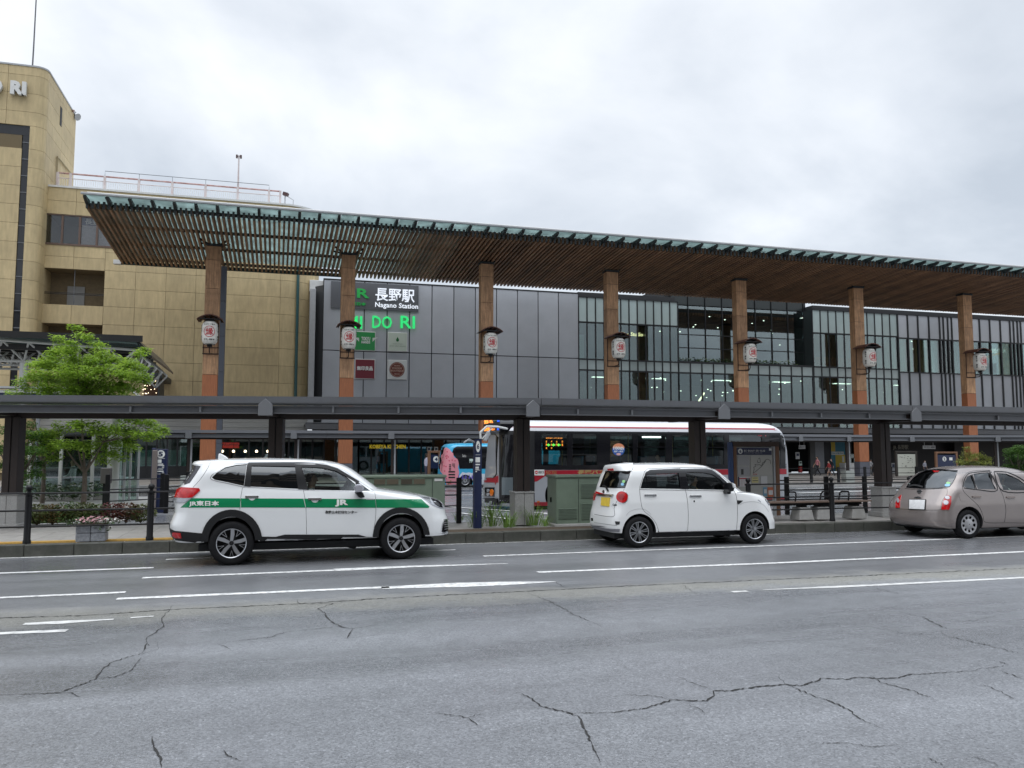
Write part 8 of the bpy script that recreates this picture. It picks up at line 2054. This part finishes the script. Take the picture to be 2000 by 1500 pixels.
M_dg = mat('roof_glass_dark', (.02, .02, .02), .3); M_tg = mat('roof_glass_teal', (.16, .22, .21), .2)
zt_ = topn[0].z
for i in range(7):
    y = FY - .3 + i * .95
    k = MB(); a, b = topn[0], topn[-1]; w = .42
    k.add([(a.x - 1, y, a.z + .2), (b.x + .1, y, b.z + .2), (b.x + .1, y + w, b.z + .2), (a.x - 1, y + w, a.z + .2), (a.x - 1, y, a.z + .26), (b.x + .1, y, b.z + .26), (b.x + .1, y + w, b.z + .26), (a.x - 1, y + w, a.z + .26)], [(0, 3, 2, 1), (4, 5, 6, 7), (0, 1, 5, 4), (1, 2, 6, 5), (2, 3, 7, 6), (3, 0, 4, 7)]); k.build('glass_strip', M_tg, sf)
    k = MB(); y += w; w = .5
    k.add([(a.x - 1, y, a.z + .3), (b.x + .1, y, b.z + .3), (b.x + .1, y + w, b.z + .3), (a.x - 1, y + w, a.z + .3), (a.x - 1, y, a.z + .38), (b.x + .1, y, b.z + .38), (b.x + .1, y + w, b.z + .38), (a.x - 1, y + w, a.z + .38)], [(0, 3, 2, 1), (4, 5, 6, 7), (0, 1, 5, 4), (1, 2, 6, 5), (2, 3, 7, 6), (3, 0, 4, 7)]); k.build('glass_strip', M_dg, sf)
k = MB(); a = Vector((topn[-1].x + .1, 0, topn[-1].z + .3)); b = Vector((e2.x + .1, 0, e2.z + .2)); 
k.add([(a.x, FY - .4, a.z), (b.x, FY - .4, b.z), (b.x, FY + 6.4, b.z), (a.x, FY + 6.4, a.z), (a.x, FY - .4, a.z + .1), (b.x, FY - .4, b.z + .1), (b.x, FY + 6.4, b.z + .1), (a.x, FY + 6.4, a.z + .1)], [(0, 3, 2, 1), (4, 5, 6, 7), (0, 1, 5, 4), (1, 2, 6, 5), (2, 3, 7, 6), (3, 0, 4, 7)]); k.build('sloping_end', M_dg, sf)
k = MB(); c = ps(46, 720, 36); k.tube([(c.x, 36, .1), (c.x, 36, c.z + .3)], .14, 14); k.build('column', M_white, sf, smooth=True)
k = MB(); c = ps(78, 750, 37); k.tube([(c.x, 37, .1), (c.x, 37, c.z + .3)], .08, 12); k.build('column', M_lgrey, sf, smooth=True)
t = thing('stair_sign_band', 'white and navy sign band above the stair shelter behind the maple', 'sign', ps(50, 765, 33)); a, b = ps(-60, 770, 33).x, ps(150, 770, 33).x
k = MB(); k.box(a, b, 33, 33.3, ps(50, 768, 33).z, ps(50, 762, 33).z); k.build('white_band', M_white, t, bevel=.02); k = MB(); k.box(a, b, 33.02, 33.3, ps(50, 776, 33).z, ps(50, 768.3, 33).z); k.build('navy_band', M_navy, t); k = MB(); k.box(a, b, 32.9, 33.4, ps(50, 759, 33).z, ps(50, 755.5, 33).z); k.build('grey_cap', M_lgrey, t)
for i in range(7):
    k = MB(); y = FY + .2 + i * .9; k.box(topn[0].x - 1, topn[-1].x, y, y + .12, topn[-1].z - .1, topn[-1].z + .12); k.build('dark_purlin', M_dg, sf)
k = MB(); k.box(topn[0].x - 1, topn[-1].x + .3, FY - .5, FY - .38, topn[-1].z + .28, topn[-1].z + .52); k.build('dark_gutter', M_dg, sf)
# dark porch with fairy lights at the foot of the tan wall
t = thing('restaurant_porch', 'dark restaurant porch with rows of warm fairy lights right of the maple crown', 'porch', ps(295, 760, 52)); Q = lambda px, py: aY(px, py, 52)
k = MB(); k.box(Q(268, 735).x, Q(318, 735).x, 51.6, 56, Q(300, 739).z, Q(300, 729).z); k.build('flat_roof', M_dsteel, t); k = MB(); k.box(Q(272, 720).x, Q(299, 720).x, 52, 56, Q(300, 729).z, Q(300, 712).z); k.build('upper_box', M_dsteel, t)
k = MB(); k.box(Q(270, 760).x, Q(310, 760).x, 54, 54.2, Q(300, 790).z, Q(300, 738).z); k.build('rear_wall', mat('porch_wall', (.10, .05, .03), .7, var=.4, scale=3), t); k = MB(); k.box(Q(309, 760).x, Q(312, 760).x, 51.9, 54, Q(300, 800).z, Q(300, 738).z); k.build('side_post', M_dsteel, t)
for i in range(26): px, py = 274 + rnd() * 32, 743 + (i % 4) * 8 + rnd() * 3; inst('fairy_light', bm_, aY(px, py, 53.4), t, scale=(.28, .28, .28))
k = MB(); k.bar(aY(252, 757, 50), aY(275, 776, 50), .3, .12); k.build('stair_parapet', M_white, t)

# ================================================================== TREES
M_bark = mat('tree_bark', (.12, .095, .075), .85, var=.3, scale=12, bump=.5)
def leafmat(n, c, tr):
    m = mat(n, c, .5, var=.3, scale=1.6, spec=.35); nt = m.node_tree; b = nt.nodes['Principled BSDF']; o = nt.nodes['Material Output']
    x = nt.nodes.new('ShaderNodeMixShader'); x.inputs[0].default_value = .38; t_ = nt.nodes.new('ShaderNodeBsdfTranslucent'); t_.inputs[0].default_value = (*tr, 1)
    nt.links.new(b.outputs[0], x.inputs[1]); nt.links.new(t_.outputs[0], x.inputs[2]); nt.links.new(x.outputs[0], o.inputs[0]); return m
M_leaf = leafmat('maple_leaf', (.20, .32, .04), (.42, .6, .08)); M_leaf2 = leafmat('deep_leaf', (.07, .14, .03), (.12, .25, .04))
def tree(name, label, base, sprays, m, n_leaf=26, size=.065, trunk=.085, fork=.9, group=None, seed=3):
    """sprays: list of (point, radius): flat leafy shelves joined to the trunk by limbs"""
    random.seed(seed); rt = thing(name, label, 'tree', base, group); b = Vector(base); f = b + Vector((0, 0, fork))
    k = MB(); k.tube([b - Vector((0, 0, .05)), b + Vector((.01, 0, fork * .5)), f], [trunk * 1.15, trunk, trunk * .9], 10)
    lead = max(sprays, key=lambda s_: s_[0].z)[0]
    limbs = [f + (lead - f) * .5]
    for a in (-1, -.4, .3, 1): limbs.append(f + Vector((a * .55, uni(-.4, .4), uni(.55, 1.0))))
    for l in limbs: k.tube([f, f.lerp(l, .5) + Vector((0, 0, -.05)), l], [trunk * .6, trunk * .42, trunk * .25], 7)
    for p, r in sprays:
        l = min(limbs, key=lambda q: (q - p).length); k.tube([l, l.lerp(p, .5) + Vector((uni(-.1, .1), uni(-.1, .1), .06)), p], [trunk * .2, trunk * .1, .005], 5)
    k.build('trunk', M_bark, rt, smooth=True)
    q = MB()
    for p, r in sprays:
        nc = max(8, int(34 * (r / .4) ** 2))
        for c in range(nc):
            a, rr = uni(0, 6.283), r * math.sqrt(rnd()); cp = p + Vector((math.cos(a) * rr, math.sin(a) * rr, uni(-.13, .11) * (r / .4) - rr * rr * .25))
            for j in range(n_leaf):
                d = Vector((uni(-1, 1), uni(-1, 1), uni(-.7, .7))) * .13; u = Vector((uni(-1, 1), uni(-1, 1), uni(-.45, .15))).normalized(); v = u.cross(Vector((uni(-.3, .3), uni(-.3, .3), 1))).normalized(); s_ = size * uni(.6, 1.25); o = cp + d
                q.add([o, o + u * s_ * .5 + v * s_ * .3, o + u * s_, o + u * s_ * .5 - v * s_ * .3], [(0, 1, 2, 3)])
    q.build('crown', m, rt, fix=False, kind='stuff'); return rt
base = aZ(163, 985, .17); TYr = base.y
def sprays_from(lst, Y, depth=1.3, per=1):
    out = []
    for px, py, r in lst:
        for _ in range(per): dy = uni(-depth, depth) * (1 - .5 * abs(px - lst[0][0]) / 200); p = aY(px, py, Y + dy); out.append((p, r * uni(.85, 1.15)))
    return out
L1 = [(150, 640, .13), (152, 655, .15), (113, 660, .2), (176, 658, .16), (122, 676, .2), (137, 670, .13), (190, 675, .27), (196, 690, .3), (108, 688, .35), (135, 683, .3), (160, 700, .42), (185, 706, .4), (225, 702, .3), (250, 706, .35), (275, 690, .2), (283, 683, .12), (262, 715, .36), (80, 712, .4), (100, 706, .38), (125, 715, .45), (150, 722, .5), (180, 725, .5), (215, 722, .48), (245, 728, .45), (270, 735, .42), (284, 742, .2), (75, 730, .36), (92, 735, .42), (120, 738, .5), (150, 745, .5), (185, 745, .5), (220, 748, .48), (250, 755, .4), (95, 755, .36), (125, 762, .5), (160, 768, .5), (195, 770, .5), (230, 772, .42), (110, 780, .4), (150, 790, .5), (190, 795, .5), (230, 800, .45), (265, 815, .4), (290, 825, .34), (308, 838, .24), (318, 840, .16), (300, 850, .25), (275, 845, .35), (245, 840, .4), (210, 835, .45), (170, 830, .45), (130, 830, .42), (100, 845, .38), (75, 850, .36), (95, 870, .36), (130, 865, .4), (165, 868, .36), (205, 865, .4), (240, 860, .36), (258, 875, .25), (215, 885, .32), (180, 890, .25), (105, 893, .26), (75, 880, .26), (240, 893, .18), (200, 900, .2)]
tree('maple_tree', 'bright yellow-green maple with layered crown rising above the grey island canopy', base, sprays_from(L1, TYr, 1.25), M_leaf, 22, .10, .07, .95)
L2 = [(50, 738, .2), (42, 752, .25), (60, 760, .22), (30, 768, .22), (50, 775, .3), (75, 775, .22), (15, 790, .3), (45, 830, .4), (10, 840, .4), (60, 850, .4), (35, 870, .42), (8, 875, .4), (62, 880, .38), (48, 900, .38), (20, 905, .4), (68, 905, .3), (55, 925, .3), (40, 940, .25), (72, 925, .22)]
b2 = aZ(30, 990, .17); tree('young_tree', 'darker leafy tree half hidden behind the first brown canopy post', b2, sprays_from(L2[6:], b2.y, .9) , M_leaf2, 30, .08, .08, .8, seed=5)
b3 = Vector((b2.x + .3, b2.y + 1.6, .17)); tree('young_tree', 'light green young tree poking above the canopy left of the maple', b3, sprays_from(L2[:7], b3.y, .5), M_leaf, 30, .08, .06, 1.2, seed=6)
Y9 = 36.5; q = aY(1893, 930, Y9); tree('bamboo_shrub', 'feathery yellow-green bamboo in front of the last orange column', Vector((q.x, Y9, -.02)), sprays_from([(1893, 892, .35), (1905, 888, .4), (1918, 896, .4), (1880, 902, .35), (1900, 905, .5), (1912, 910, .4), (1888, 885, .25), (1925, 904, .25), (1890, 875, .2)], Y9, .3), leafmat('bamboo_leaf', (.22, .25, .06), (.36, .4, .1)), 20, .085, .03, .8, seed=8)
Y9 = 34.0; q = aY(1988, 930, Y9); tree('young_tree', 'small green tree at the station end of the bus bay canopy', Vector((q.x, Y9, -.02)), sprays_from([(1985, 880, .5), (1998, 875, .5), (2015, 885, .6), (1985, 895, .5), (2000, 905, .6), (2020, 915, .6), (1980, 912, .4), (1992, 925, .5), (2010, 935, .5)], Y9, .5), M_leaf2, 26, .085, .05, .8, seed=9)
random.seed(11)

# ================================================================== BUILDINGS ACROSS THE ROAD (behind the camera; added unseen for reflections and to cut frontal light)
M_opp = [mat('opposite_wall_%d' % i, c, .7, var=.1) for i, c in enumerate(((.32, .31, .29), (.24, .2, .17), (.36, .35, .34)))]
for i, (x0, x1, h, lab) in enumerate(((-42, -16, 24, 'unseen plain grey block added across the road with window bands'), (-13, 9, 30, 'unseen brown block added across the road with window bands'), (13, 44, 22, 'unseen pale long block added across the road with window bands'))):
    t = thing('reflection_block', lab, 'building', ((x0 + x1) / 2, -26, 0)); k = MB(); k.box(x0, x1, -40, -26, 0, h); k.build('wall', M_opp[i], t)
    for j in range(int(h // 3.4)):
        k = MB(); k.box(x0 + .8, x1 - .8, -25.99, -25.9, 1.2 + j * 3.4, 2.9 + j * 3.4); k.build('window', mat('opposite_glass', (.03, .035, .04), .1), t)
